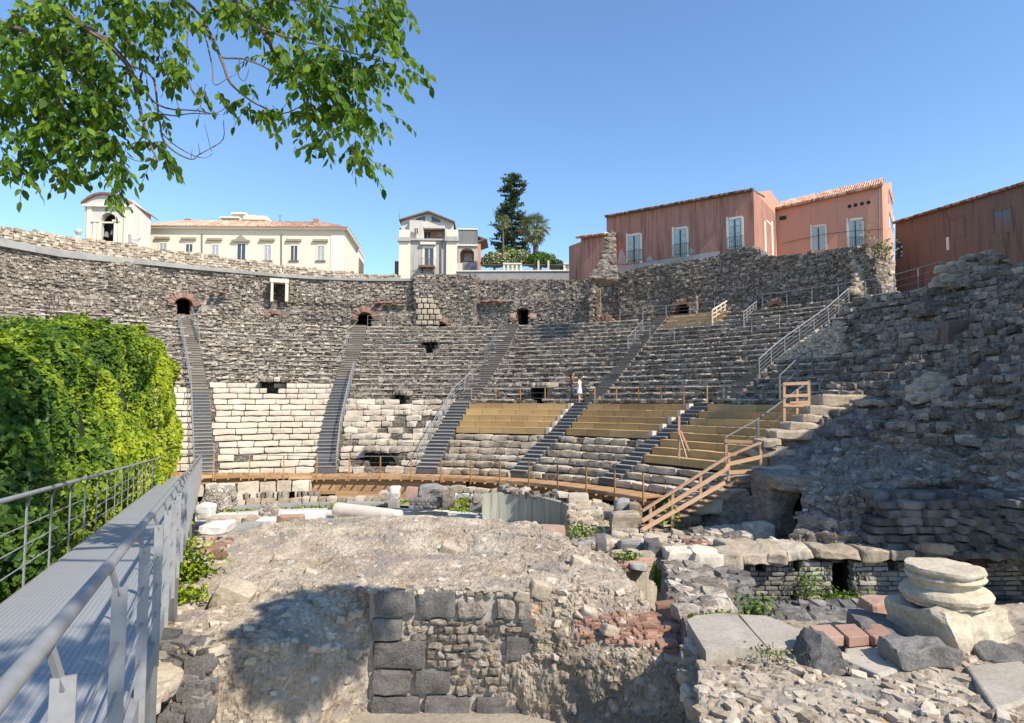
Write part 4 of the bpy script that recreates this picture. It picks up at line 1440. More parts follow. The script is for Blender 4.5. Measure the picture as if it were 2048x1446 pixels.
# dark basalt block face set in the front of the podium
bw = thing('basalt_wall', PY(915, 1440, 12.3), 'wall of squared dark basalt blocks and small stones in the front of the podium', 'wall')
BL, SM, MO = MB(), MB(), MB()
def rect(mb, x0, y0, x1, y1, Y, dep, tone, p=10, nz=.02, n=6, jit=.012):
    a, b = PY(x0, y1, Y), PY(x1, y0, Y)
    mb.box(((a[0] + b[0]) / 2, Y + dep / 2, (a[2] + b[2]) / 2), (b[0] - a[0], dep, b[2] - a[2]), 0, tone, jit, n, p, nz, 5)
for (x0, y0, x1, y1, tn) in ((747, 1184, 829, 1233, .5), (837, 1184, 909, 1236, .45), (740, 1239, 804, 1281, .75), (744, 1286, 850, 1336, .25), (1012, 1276, 1093, 1322, .3), (1040, 1240, 1072, 1272, .4),
                             (744, 1342, 822, 1390, .5), (830, 1344, 900, 1388, .35), (742, 1396, 840, 1450, .3), (848, 1394, 940, 1450, .5), (1020, 1330, 1092, 1380, .45), (950, 1400, 1050, 1450, .4)):
    rect(BL, x0, y0, x1, y1, 12.27, .5, tn)
for (x0, y0, x1, y1) in ((914, 1206, 972, 1236), (994, 1200, 1030, 1238), (1036, 1204, 1064, 1238)):
    rect(SM, x0, y0, x1, y1, 12.28, .4, .5, 7, .03)
rw = 1239
for y in (1184, 1196):
    for x in range(912, 1066, 20):
        if y == 1184 or R.random() < .4: rect(SM, x, y, x + R.uniform(12, 19), y + 10, 12.31, .3, R.random(), 5, .03, 3)
def occupied(x, y):
    return any(a - 5 < x < c + 5 and b - 4 < y < d + 4 for a, b, c, d in ((747, 1184, 829, 1233), (740, 1239, 804, 1281), (744, 1286, 850, 1336), (1012, 1276, 1093, 1322), (1040, 1240, 1072, 1272), (744, 1342, 822, 1390), (830, 1344, 900, 1388), (742, 1396, 840, 1450), (848, 1394, 940, 1450), (1020, 1330, 1092, 1380), (950, 1400, 1050, 1450)))
y = 1241
while y < 1450:
    h = R.uniform(11, 19)
    x = 742
    while x < 1094:
        wv = R.uniform(12, 34)
        if not occupied(x + wv / 2, y + h / 2):
            rect(SM, x + 1.5, y + R.uniform(0, 3), min(x + wv - 1.5, 1094), y + h - R.uniform(0, 2), 12.30 + R.uniform(-.03, .05), .35, R.uniform(0, .62), R.choice((3, 4, 5)), .035, 4, .02)
        x += wv
    y += h
BL.build('large_block', M['basalt'], bw)
SM.build('small_stones', M['rub'], bw)
a, b = PY(736, 1460, 12.36), PY(1094, 1180, 12.36)
MO.box(((a[0] + b[0]) / 2, 12.56, (a[2] + b[2]) / 2), (b[0] - a[0], .35, b[2] - a[2] - .05), 0, .5)
M['mortar'] = stone('lime_mortar', [(.1, (.16, .14, .12)), (.5, (.38, .34, .29)), (.9, (.55, .50, .43))], ns=5, tw=.1, nw=.8)
MO.build('mortar', M['mortar'], bw)

# left edge: bricks, plants and stones between podium and walkway
stones_in('brick_pile', 'broken red brick and stone edge between the podium and the walkway', 'bricks', [(396, 1080), (470, 1084), (448, 1124), (372, 1150), (365, 1120)], 17.8, 14.4, 110, .12, .34, 'limed', 5, .5)
stones_in('brick_pile', 'few red bricks at the left shoulder of the podium', 'bricks', [(412, 1078), (462, 1080), (440, 1115), (400, 1118)], 17.5, 15.4, 26, .12, .26, 'brick', 8, .4)
stones_in('rubble_scatter', 'grey stones lying along the foot of the metal walkway', 'rubble', [(330, 1200), (385, 1170), (360, 1290), (290, 1440), (250, 1440)], 13, 8.4, 90, .12, .36, 'limed', 5, .5)
stones_in('basalt_stones', 'dark basalt stones at the near left corner of the podium', 'rubble', [(325, 1282), (410, 1292), (400, 1440), (300, 1440)], 10.3, 9.9, 42, .16, .34, 'basalt', 9, .7)

# ---------------------------------------------------------------- right bank
RB = [
 [(1690, 607, 33), (1760, 592, 31), (1830, 582, 29.5), (1907, 562, 28), (2110, 520, 25)],
 [(1695, 625, 32), (1760, 612, 30.2), (1830, 600, 29), (1907, 590, 27.4), (2110, 550, 24)],
 [(1700, 660, 31), (1765, 640, 29.4), (1830, 635, 27.8), (1907, 628, 26.2), (2110, 600, 22.5)],
 [(1695, 700, 29.6), (1760, 690, 28), (1830, 680, 26.2), (1907, 672, 24.5), (2110, 650, 21)],
 [(1680, 745, 28), (1745, 745, 26.2), (1830, 735, 24.4), (1907, 728, 22.5), (2110, 700, 19)],
 [(1660, 790, 26.4), (1740, 788, 24.6), (1830, 768, 22.6), (1907, 760, 21.2), (2110, 750, 17.8)],
 [(1648, 830, 24.6), (1740, 832, 22.6), (1820, 815, 20.8), (1907, 815, 19.6), (2110, 820, 16.8)],
 [(1640, 880, 22.6), (1720, 885, 21), (1810, 880, 19.6), (1907, 880, 18.5), (2110, 890, 15.7)],
 [(1620, 925, 20.9), (1700, 925, 20), (1800, 918, 19), (1907, 925, 17.8), (2110, 940, 15)],
 [(1600, 960, 19.6), (1690, 968, 18.5), (1800, 958, 17.9), (1907, 948, 17.4), (2110, 970, 14.7)],
 [(1605, 1000, 18.7), (1690, 985, 18.0), (1800, 972, 17.5), (1907, 962, 17.1), (2110, 985, 14.5)],
 [(1600, 1040, 18.2), (1680, 1035, 17.6), (1800, 1030, 17.3), (1907, 1030, 16.95), (2110, 1040, 14.4)],
 [(1580, 1090, 17.7), (1680, 1085, 17.2), (1800, 1085, 17.1), (1907, 1085, 16.9), (2110, 1100, 14.3)],
 [(1575, 1125, 17.5), (1680, 1125, 17.15), (1800, 1125, 17.05), (1907, 1125, 16.85), (2110, 1150, 14.3)]]
RB = [row + [(2700, row[-1][1] + (row[-1][1] - 800) * .25, row[-1][2] * .80)] for row in RB]
rb = thing('ruined_bank', PY(1800, 1120, 17.2), 'large dark ruined mass sloping down the shaded right side of the theatre', 'ruined mass')
_, RG = patch_part('rubble_mass', RB, 420, 420, .26, .62, 'ruin', rb, None, .5, .20)
s = MB()
H_, W_ = RG.shape[:2]
for k in range(1500):
    i, j = R.randrange(3, H_ - 3), R.randrange(3, W_ - 60)
    P = RG[i, j]
    q = R.choice((.06, .08, .10, .14, .22))
    s.box(P + np.array([0, .3 * q, -.2 * q]), (q * R.uniform(1, 1.7), q * 1.1, q * .65), R.uniform(0, 3), R.betavariate(1.5, 2.2), q * .15, 2, 4, q * .12, 3, tilt=(R.uniform(-.3, .3), R.uniform(-.3, .3)))
s.build('loose_stones', M['rub'], rb)
# eroded courses: stones lined up along levels of the upper bank
s = MB()
for lv in np.arange(-1.2, 5.6, .36):
    j = 4
    while j < W_ - 40:
        colz = RG[:, j, 2]
        ii = np.where((colz[:-1] >= lv) & (colz[1:] < lv))[0]
        step = R.randint(2, 5)
        if len(ii) and R.random() > .14:
            P = RG[ii[0], j]
            x, y = proj(P)
            keep = .95 if y < 700 else (.75 if y < 830 else .35)
            if R.random() < keep:
                d_ = RG[ii[0], min(j + 3, W_ - 1)] - RG[ii[0], j - 3]
                a_ = math.atan2(d_[1], d_[0])
                l = R.uniform(.22, .6)
                s.box(P + np.array([0, R.uniform(-.04, .08), R.uniform(-.06, .02)]), (l, R.uniform(.3, .55), R.uniform(.16, .28)), a_ + R.uniform(-.12, .12), R.betavariate(1.2, 2.6), .03, 2, 6, .03, 3)
        j += step
s.build('eroded_courses', M['rub'], rb)
# block courses in the lower right face
s = MB()
for j in range(8):
    y = 985 + j * 17
    x = 1700 + (j % 2) * 16 - j * 2
    while x < 2080:
        wv = R.uniform(26, 58)
        f = (x - 1690) / 400
        Y = 17.15 - f * 1.9 + (.25 if j < 1 else 0)
        if x > 1907: Y -= (x - 1907) * .006
        if R.random() > .05 and not (x < 1740 - j * 4):
            rect(s, x + 1, y + R.uniform(0, 1.5), x + wv - 1, y + R.uniform(15.5, 17), Y - .20 + R.uniform(-.04, .04), .7, R.betavariate(1.5, 3.0), 10, .03, 4, .02)
        x += wv
s.build('squared_blocks', M['basalt'], rb)
# higher brick-and-mortar retaining pieces
for (x0, y0, x1, y1, Y, mt, lab) in ((1848, 600, 2010, 632, 26.6, 'ruin', 'ledge'), (1870, 655, 2040, 690, 24.6, 'ruin', 'ledge')):
    mb = MB()
    rect(mb, x0, y0, x1, y1, Y, 1.2, .3, 9, .06, 6)
    mb.build('retaining_ledge', M[mt], rb)
mb = MB()
rect(mb, 1895, 640, 2100, 720, 24.2, 1.0, .6, 9, .05, 6)
mb.build('reddish_wall_stub', M['brown'], rb)
# pale rubble heap on the shaded bank
stones_in('rubble_heap', 'heap of pale brown stones high on the shaded right bank', 'rubble', [(1825, 790), (1850, 760), (1880, 745), (1907, 770), (1890, 800), (1830, 800)], 21.4, 20.6, 80, .15, .4, 'limed', 4, .7)
stones_in('rubble_heap', 'pale angular stone blocks at the upper right edge of the shaded bank', 'rubble', [(1880, 530), (2000, 500), (2040, 560), (1880, 575)], 27.4, 26.8, 110, .2, .45, 'limed', 5, .6)
# slabs at the right end of the tiers
for (x0, y0, x1, y1, Y, lab) in ((1645, 790, 1752, 813, 24.4, 'large pale rounded slab, topmost of the shaded slabs at the right end of the tiers'),
                                 (1622, 813, 1692, 830, 24.0, 'pale slab second from the top of the shaded slabs, under the large rounded one'),
                                 (1608, 829, 1662, 844, 23.6, 'narrow pale slab in the middle of the shaded stepping slabs'),
                                 (1580, 845, 1640, 860, 23.2, 'pale slab low in the shaded stepping slabs, right of the slanting railing'),
                                 (1554, 862, 1626, 880, 22.6, 'long pale slab near the bottom of the shaded stepping slabs'),
                                 (1526, 880, 1566, 896, 22.0, 'small pale slab at the bottom of the shaded stepping slabs, beside the timber brace')):
    chunk('stone_slab', lab, 'stone slab', x0, y0, x1, y1, Y, 1.1, 'limed', 6, .05, 6, group='shaded stepping slabs', tone=.45)
# pier with dark hollow
pier = thing('ruined_pier', PY(1565, 1085, 19.2), 'brown ruined pier with a dark hollow beside it, in shade behind the timber stair', 'ruined pier')
mb = MB()
a, b = PY(1543, 1085, 19.4), PY(1584, 946, 19.9)
mb.box(((a[0] + b[0]) / 2 , 20.1, (a[2] + b[2]) / 2), (b[0] - a[0], 1.2, b[2] - a[2] + .1), .1, .4, .05, 10, 7, .12, 1.6)
a, b = PY(1560, 985, 19.0), PY(1622, 946, 19.4)
mb.box(((a[0] + b[0]) / 2, 19.8, (a[2] + b[2]) / 2), (b[0] - a[0] + .3, 1.6, b[2] - a[2]), .1, .6, .05, 10, 6, .12, 1.6)
mb.build('rubble_mass', M['ruin'], pier)
mb = MB()
a, b = PY(1580, 1090, 20.4), PY(1660, 950, 20.6)
mb.box(((a[0] + b[0]) / 2, 20.9, (a[2] + b[2]) / 2), (b[0] - a[0], .5, b[2] - a[2]), 0, .2)
mb.build('hollow_back', M['dark'], pier)
# dark rubble wall under the right ends of the tiers
rwall = [[(1395, 1000, 23.0), (1440, 1000, 22.2), (1490, 985, 21.4), (1548, 962, 20.9)],
         [(1395, 1040, 22.6), (1440, 1035, 21.9), (1490, 1030, 21.2), (1548, 1020, 20.7)],
         [(1390, 1095, 22.2), (1440, 1090, 21.6), (1490, 1085, 21.0), (1555, 1085, 20.5)]]
o, _ = patch_obj('rubble_wall', rwall, 90, 60, .08, 1.6, 'ruin', 'dark rubble wall under the right ends of the limestone tiers', 'ruined wall', -5.8)
patch_obj('rubble_wall', [[(1535, 893, 22.9), (1600, 866, 23.3), (1640, 830, 24.0), (1672, 812, 24.5)], [(1540, 928, 21.9), (1600, 920, 21.9), (1640, 900, 22.2), (1672, 890, 22.2)], [(1546, 968, 21.0), (1605, 965, 20.8), (1640, 965, 20.2), (1672, 965, 19.8)]], 80, 70, .10, 1.4, 'ruin', 'dark mossy rubble wall below the shaded stepping slabs', 'ruined wall', -5.5)
for (x0, y0, x1, y1, Y, lab) in ((1512, 900, 1590, 915, 22.2, 'shaded limestone slab right of the low brown scaffold'), (1530, 938, 1600, 946, 20.8, 'thin pale stone ledge above the ruined pier'), (1740, 800, 1836, 812, 22.6, 'flat pale ledge stone in the middle of the shaded bank')):
    chunk('stone_slab', lab, 'stone slab', x0, y0, x1, y1, Y, 1.1, 'limed', 6, .05, 6, tone=.5)
# lower row of big rounded limestone ends
for (x0, y0, x1, y1, Y, lab) in ((1348, 1012, 1412, 1048, 22.3, 'lowest big rounded limestone seat end below the timber stair'),
                                 (1398, 1000, 1456, 1030, 21.9, 'big rounded limestone seat end, second from the bottom'),
                                 (1432, 975, 1502, 1006, 21.8, 'long rounded limestone seat end right of the second timber post'),
                                 (1452, 954, 1524, 980, 22.0, 'rounded limestone seat end just under the timber landing')):
    chunk('seat_block', lab, 'stone block', x0, y0, x1, y1, Y, 1.5, 'limed', 6, .06, 6, rz=-.25, group='big limestone seat ends')
# pale sunlit wing wall of the upper right stair
mb = MB()
a0, b0 = hit(1560, 728), hit(1688, 700)
PA = np.array(pol(hit(1560, 728)[0], hit(1560, 728)[1], 0)); PB = np.array(PY(1688, 700, 30.6)); PB[2] = 0
D_ = PB - PA
steps = [(1560, 726), (1560, 712), (1580, 712), (1580, 698), (1598, 698), (1598, 684), (1618, 684), (1618, 672), (1642, 672), (1642, 655), (1664, 655), (1664, 641), (1686, 641), (1688, 704), (1640, 716), (1600, 724)]
poly = [PP(x, y, PA, D_) for x, y in steps]
mb.prism(poly, (.5, 1.0, 0), .6)
ww = thing('wing_wall', (PA + PB) / 2 + [0, 0, 1.5], 'sunlit pale rubble wing wall stepping up beside the bright double railing', 'ruined wall')
mb.build('wall_core', M['lightrub'], ww)
mb = MB()
for k in range(420):
    x, y = R.uniform(1560, 1688), R.uniform(641, 722)
    ytop = np.interp(x, [1560, 1580, 1598, 1618, 1642, 1664, 1688], [712, 700, 686, 674, 658, 644, 641])
    yb = np.interp(x, [1560, 1600, 1640, 1688], [726, 724, 716, 704])
    if ytop < y < yb:
        q = R.uniform(.12, .28)
        mb.box(PP(x, y, PA, D_), (q * 1.4, .16, q * .7), 0, R.random(), q * .15, 2, 4, q * .1, tilt=(0, R.uniform(-.3, .3)))
mb.build('facing_stones', M['lime'], ww)

# thin brick wall of the pit
pit = thing('thin_brick_wall', PY(1670, 1205, 16.6), 'grey thin brick wall with a dark doorway and small holes, sunk in the shaded pit', 'wall')
PO = [(1664, 1118, 1708, 1192, 1), (1512, 1120, 1532, 1140, 0), (1586, 1118, 1598, 1140, 0), (1584, 1183, 1594, 1200, 0), (1778, 1120, 1798, 1142, 0), (1886, 1106, 1930, 1142, 1)]
def pin(x, y):
    for a, b, c, d, ar in PO:
        if a < x < c and b < y < d:
            if ar and y < b + 14 and abs(x - (a + c) / 2) > (c - a) / 2 * math.sqrt(max(0, 1 - ((b + 14 - y) / 14) ** 2)): continue
            return True
    return False
mb, bk = MB(), MB()
y = 1124
j = 0
while y < 1212:
    h = 9.6
    x = 1488 + (j % 2) * 14
    while x < 2080:
        wv = R.uniform(22, 38)
        x2 = min(x + wv, 2082)
        segs = [(x, x2)]
        if pin((x + x2) / 2, y + h / 2) or pin(x + 3, y + h / 2) or pin(x2 - 3, y + h / 2):
            segs = [(s0, s0 + 5) for s0 in np.arange(x, x2, 5) if not pin(s0 + 2.5, y + h / 2)]
        for s0, s1 in segs:
            Y = 16.6 - max(0, x - 1800) * .003
            rect(mb, s0 + .5, y + .8, s1 - .4, y + h - .8, Y + R.uniform(-.04, .04), .3, R.random(), 7, .015, 2)
        x = x2
    y += h; j += 1
mb.build('brick_courses', M['tbrick'], pit)
for (x0, x1) in ((1486, 1664), (1708, 1886)):
    Y = 17.12 - (.25 if x0 > 1700 else 0)
    a, b = PY(x0, 1212, Y), PY(x1, 1122, Y)
    bk.box(((a[0] + b[0]) / 2, Y + .25, (a[2] + b[2]) / 2), (b[0] - a[0], .5, b[2] - a[2]), 0, .3)
bk.build('wall_core', M['dark'], pit)
mb = MB()
a, b = PY(1640, 1215, 18.4), PY(1730, 1100, 18.4)
mb.box(((a[0] + b[0]) / 2, 18.6, (a[2] + b[2]) / 2), (b[0] - a[0], .3, b[2] - a[2]), 0, .3)
a, b = PY(1870, 1160, 17.8), PY(2100, 1080, 17.8)
mb.box(((a[0] + b[0]) / 2, 18, (a[2] + b[2]) / 2), (b[0] - a[0], .3, b[2] - a[2]), 0, .3)
mb.build('passage_back', M['dark'], pit)
for (x0, y0, x1, y1, Y, rz, lab) in ((1474, 1104, 1548, 1130, 16.2, .12, 'biggest pale rounded slab at the left end of the row above the thin brick wall'),
                               (1543, 1104, 1584, 1127, 16.2, -.15, 'second pale slab of the row above the thin brick wall'),
                               (1580, 1103, 1632, 1122, 16.3, -.1, 'third pale slab of the row, above the small square hole'),
                               (1638, 1102, 1722, 1120, 16.4, 0, 'pale lintel slab over the dark doorway of the thin brick wall'),
                               (1726, 1102, 1780, 1122, 16.4, 0, 'brown slab right of the doorway lintel'),
                               (1784, 1104, 1832, 1122, 16.3, 0, 'flat brown slab over the right small hole of the thin brick wall'),
                               (1862, 1090, 1940, 1112, 16.0, 0, 'brown arched stone over the opening behind the column base')):
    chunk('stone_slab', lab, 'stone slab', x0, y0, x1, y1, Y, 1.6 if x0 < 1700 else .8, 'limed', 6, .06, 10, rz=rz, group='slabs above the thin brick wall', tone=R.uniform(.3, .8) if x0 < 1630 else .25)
# shelf left of the slabs, in sun then shade
patch_obj('rubble_ledge', [[(1330, 1098, 17.6), (1400, 1092, 17.8), (1480, 1088, 18)], [(1335, 1112, 16.8), (1400, 1110, 16.9), (1490, 1108, 17)], [(1330, 1150, 16.6), (1400, 1150, 16.7), (1500, 1150, 16.7)], [(1340, 1215, 16.3), (1410, 1215, 16.3), (1500, 1215, 16.5)]], 90, 70, .1, 1.6, 'ruin', 'rubble ledge carrying the sunlit slab row at the right of the trench', 'ruined wall', -6.2)
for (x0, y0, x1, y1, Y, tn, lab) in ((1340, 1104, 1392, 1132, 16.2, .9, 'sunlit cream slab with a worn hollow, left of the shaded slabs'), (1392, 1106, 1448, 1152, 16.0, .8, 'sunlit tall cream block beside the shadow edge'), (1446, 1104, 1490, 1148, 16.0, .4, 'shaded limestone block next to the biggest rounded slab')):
    chunk('stone_block', lab, 'stone', x0, y0, x1, y1, Y, .8, 'lime' if tn > .5 else 'limed', 7, .05, 6, tone=tn)  # light put into the stone choice: paler for sunlit blocks, darker for shaded
# rough lump between trench and slab
stones_in('rubble_bank', 'bank of dark purple grey boulders between the trench and the near slabs', 'rubble', [(1335, 1130), (1400, 1140), (1448, 1185), (1452, 1228), (1372, 1232), (1350, 1180)], 15.4, 11.6, 170, .16, .42, 'rub', 4, .7)
patch_obj('trench_bank', [[(1318, 1130, 16), (1370, 1128, 15.8), (1440, 1160, 15.2)], [(1330, 1165, 14), (1385, 1170, 13.8), (1450, 1190, 13.6)], [(1352, 1210, 12.2), (1400, 1215, 12.1), (1455, 1222, 12)], [(1372, 1250, 11), (1410, 1245, 11), (1460, 1240, 11.2)]], 60, 70, .1, 1.6, 'ruin', 'mossy dark bank on the right side of the narrow trench', 'ruined mass', -6.4)
# near right terrace and slabs
patch_obj('near_ground', [[(1380, 1250, 10.9), (1500, 1236, 11.6), (1620, 1252, 11.0), (1760, 1238, 11.4), (1900, 1215, 11.8), (2110, 1200, 12)],
                          [(1390, 1275, 10.2), (1500, 1262, 10.6), (1620, 1275, 10.2), (1760, 1262, 10.6), (1900, 1250, 10.8), (2120, 1240, 10.9)],
                          [(1395, 1330, 8.9), (1500, 1320, 9), (1620, 1320, 9), (1760, 1310, 9.2), (1900, 1300, 9.3), (2130, 1290, 9.4)],
                          [(1400, 1500, 6.6), (1500, 1500, 6.6), (1620, 1500, 6.6), (1760, 1500, 6.6), (1900, 1500, 6.6), (2140, 1500, 6.6)]], 170, 110, .08, 1.5, 'pod', None, None, -6.5, kind='structure')
NGs = MB()
for k in range(420):
    x, y = R.uniform(1400, 2080), R.uniform(1300, 1446)
    q = R.choice((.03, .05, .08, .12))
    NGs.box(PY(x, y, np.interp(y, [1300, 1446], [9.1, 7.0])) - [0, 0, .02], (q * 1.6, q, q * .7), R.uniform(0, 3), R.random(), q * .2, 2, 5, q * .15, 4)
tag(NGs.build('loose_pebbles', M['limed']), 'loose pebbles and chips lying on the near ground at the bottom right', 'pebbles', None, 'stuff')
def slab(lab, pts, z, th, mat, tone=.7, name='stone_slab', grp=None, nz=.0, cat='stone slab'):
    P = [PZ(x, y, z) for x, y in pts]
    mb = MB()
    mb.prism([(p[0], p[1], z - th) for p in P], (0, 0, th), tone)
    o = mb.build(name, M[mat])
    bv = o.modifiers.new('b', 'BEVEL'); bv.width = .035; bv.segments = 2; bv.limit_method = 'ANGLE'
    tag(o, lab, cat, grp)
    return o
M['fslab'] = stone('pale_floor_slab', [(.1, (.15, .125, .10)), (.35, (.31, .27, .22)), (.6, (.42, .37, .31)), (.95, (.56, .50, .42))], ns=1.3, tw=.2, nw=.8, bs=.4, bd=.02, fine=18)
slab('large pale foreground slab left of the diagonal joint', [(1374, 1240), (1390, 1231), (1440, 1226), (1474, 1229), (1500, 1258), (1534, 1296), (1470, 1296), (1412, 1303), (1395, 1275)], -3.42, .6, 'fslab', .5)
slab('large pale foreground slab right of the diagonal joint', [(1478, 1228), (1530, 1231), (1566, 1243), (1590, 1256), (1640, 1258), (1622, 1270), (1600, 1290), (1538, 1297), (1505, 1260)], -3.44, .5, 'fslab', .75)
slab('rough slab in the near foreground beside the black rock', [(1405, 1312), (1470, 1303), (1560, 1303), (1600, 1330), (1560, 1400), (1430, 1420)], -3.62, .5, 'fslab', .3)
slab('pale slab right of the black rock', [(1688, 1284), (1740, 1278), (1800, 1300), (1822, 1330), (1760, 1350), (1690, 1320)], -3.56, .4, 'fslab', .9)
slab('broken slab at the bottom right of the near ground', [(1640, 1350), (1780, 1356), (1900, 1340), (1960, 1400), (1700, 1440)], -3.6, .4, 'fslab', .4)
slab('grey slab in front of the dark basalt blocks at the right', [(1930, 1330), (2040, 1320), (2120, 1380), (1990, 1420)], -3.5, .5, 'fslab', .35)
for i, (x, dx) in enumerate(((1618, 46), (1668, 46), (1716, 50))):
    slab('pink brick paving tile, %s of three near the black rock' % ('leftmost', 'middle', 'rightmost')[i], [(x, 1250 - i), (x + dx - 4, 1248 - i), (x + dx + 24, 1272 - i), (x + dx - 16, 1276 - i), (x + 24, 1272 - i)], -3.40, .14, 'brick', .92 - i * .2, 'paving_brick', 'pink paving bricks', cat='paving brick')
mb = MB()
bp = [PY(x, y, 8.5) for x, y in ((1572, 1345), (1585, 1296), (1606, 1284), (1622, 1262), (1640, 1266), (1662, 1280), (1682, 1302), (1704, 1345))]
C_ = PY(1636, 1345, 8.9)
U, Q4 = CG[10]
V = U / np.linalg.norm(U, axis=1)[:, None]
a_, b_ = PY(1565, 1350, 8.8), PY(1708, 1262, 8.8)
V = V * np.array([(b_[0] - a_[0]) / 2, .42, (b_[2] - a_[2])]) * (1 - .25 * np.abs(V[:, :1]) * (V[:, 2:3] > .2))
V = V + np.array([(a_[0] + b_[0]) / 2, 8.8, a_[2]])
V = V + .10 * np.round(np.stack([fbm(V + 11, 1.6, 3), fbm(V + 53, 1.6, 3), fbm(V + 97, 1.6, 3)], 1) * 3) / 3 + .02 * np.stack([fbm(V + 1, 9, 3), fbm(V + 5, 9, 3), fbm(V + 9, 9, 3)], 1)
mb.add(V, Q4, tone=.2)
tag(mb.build('boulder', M['basalt']), 'pointed black basalt rock at the bottom of the foreground', 'stone')
chunk('stone_block', 'long dark basalt block lying left of the column base', 'stone', 1738, 1252, 1812, 1292, 9.5, .8, 'basalt', 9, .07, 10, rz=-.3, tone=.4, sl=-.12)
chunk('stone_block', 'rough basalt block under the column base at the right edge', 'stone', 1796, 1300, 1935, 1345, 8.5, .6, 'basalt', 9, .08, 10, tone=.75)
chunk('stone_block', 'dark basalt block beyond the column base', 'stone', 1985, 1315, 2110, 1350, 8.7, .7, 'basalt', 9, .08, 10, tone=.5)
chunk('stone_block', 'small orange yellow stone behind the long dark block', 'stone', 1752, 1206, 1806, 1232, 10.8, .5, 'brick', 5, .05, 6, tone=.95)
stones_in('rubble_scatter', 'dark worn stones under the left side of the pale foreground slab', 'rubble', [(1386, 1275), (1420, 1306), (1560, 1302), (1560, 1320), (1410, 1330), (1396, 1440), (1386, 1440)], 9.6, 8.2, 80, .12, .26, 'limed', 6, .6)
# column base
cb = thing('column_base', PY(1890, 1268, 9.6), 'big pale marble column base with broken mouldings, standing at the right', 'column base')
c0 = PY(1893, 1268, 9.7)
mb = MB()
zb = c0[2]
sc_ = .60
lathe(mb, (c0[0], c0[1], zb), [(0, 1.03), (.46, 1.03), (.52, 1.02), (.53, .985), (.525, .955), (.485, .94), (.48, .915), (.515, .90), (.53, .87), (.515, .84), (.47, .82), (.455, .77), (.465, .73), (.52, .71), (.57, .68), (.60, .63), (.59, .575), (.55, .54), (.55, .50)], 96, .6, .022, 4.0)
M['basemar'] = stone('warm_old_marble', [(.1, (.14, .11, .08)), (.3, (.34, .28, .20)), (.58, (.52, .45, .34)), (.95, (.66, .59, .48))], ns=1.8, tw=.2, nw=.8, bs=.7, bd=.03, spots=[((.40, .28, .14), 1.4, .62)])
mb.build('moulding', M['basemar'], cb, False)
mb = MB()
mb.box((c0[0], c0[1], zb + .22), (1.16, 1.12, .56), .35, .5, .05, 10, 11, .09, 2.4)
mb.build('plinth', M['basemar'], cb, False)
# pit floor and low mossy wall
patch_obj('pit_floor', [[(1500, 1212, 16.5), (1700, 1212, 16.5), (2050, 1200, 16)], [(1490, 1236, 14.6), (1700, 1240, 14.5), (2050, 1225, 14)], [(1480, 1300, 12.0), (1700, 1300, 12.0), (2050, 1290, 12)]], 90, 50, .1, 1.5, 'soil', None, None, None, kind='structure')
stones_in('low_wall', 'low mossy block wall across the bottom of the pit', 'ruined wall', [(1515, 1218), (1760, 1216), (1760, 1240), (1530, 1244)], 14.8, 14.4, 80, .2, .42, 'basalt', 8, .45)
stones_in('rubble_scatter', 'stones stepping down at the left of the pit', 'rubble', [(1440, 1140), (1486, 1145), (1500, 1222), (1450, 1225)], 15.9, 14.2, 60, .2, .42, 'basalt', 6, .45)

# ---------------------------------------------------------------- metal walkway
def wk(lat, Y, h=0):
    return np.array([lat - .48 * Y, Y, -1.62 - .0696 * Y + h])
Ye = 32.0
ww = thing('metal_walkway', wk(-1.27, 0, -.3), 'light grey grated metal walkway leading down to the timber walkway', 'walkway')
def grating():
    m, t, b = _nodes('steel_grating')
    v = pos(t)
    mp = N(t, 'ShaderNodeMapping')
    mp.inputs['Rotation'].default_value = (0, 0, -math.atan(.48))
    t.links.new(v, mp.inputs[0])
    br = N(t, 'ShaderNodeTexBrick')
    br.offset = 0
    br.inputs['Scale'].default_value = 1
    br.inputs['Brick Width'].default_value = .045
    br.inputs['Row Height'].default_value = .03
    br.inputs['Mortar Size'].default_value = .006
    br.inputs['Color1'].default_value = (.11, .115, .12, 1)
    br.inputs['Color2'].default_value = (.15, .155, .16, 1)
    br.inputs['Mortar'].default_value = (.42, .43, .45, 1)
    t.links.new(mp.outputs[0], br.inputs['Vector'])
    n = noise(t, v, 2.0, 4, .6)
    c = mixc(t, math_(t, 'MULTIPLY', n, .5), br.outputs['Color'], (.42, .42, .42))
    c = mixc(t, .35, c, (.36, .37, .385))
    t.links.new(c, b.inputs['Base Color'])
    b.inputs['Roughness'].default_value = .5
    b.inputs['Metallic'].default_value = .2
    bump(t, b, br.outputs['Fac'], .4, .01)
    return m
M['grate'] = grating()
mb = MB()
Ys = np.arange(-1.2, Ye, 1.15)
for i in range(len(Ys)):
    ya, yb = Ys[i], min(Ys[i] + 1.14, Ye)
    c8 = [wk(l, y, h) for h in (-.04, R.uniform(-.002, .002)) for y in (ya, yb) for l in (-2.06, -.47)]
    mb.hexa([c8[0], c8[1], c8[2], c8[3], c8[4], c8[5], c8[6], c8[7]], R.random())
mb.build('deck_grating', M['grate'], ww)
mb = MB()
for l in (-2.09, -.44):
    mb.bar(wk(l, -1.2, -.12), wk(l, Ye, -.12), .05, .2)
for y in Ys:
    mb.bar(wk(-2.06, y, -.13), wk(-.47, y, -.13), .06, .1)
mb.build('side_beam', M['steel'], ww)
lg = MB(); lg.box((0, 0, -2.2), (.12, .12, 4.4))
lm = mesh_only(lg, 'support_leg', M['dsteel'])
for y in np.arange(2.5, 31, 4.6):
    for l in (-1.9, -.6):
        P = wk(l, y, -.2)
        child_copy(lm, 'support_leg', ww, P, 0, (1, 1, max(.2, (P[2] + 5.6) / 4.4)))
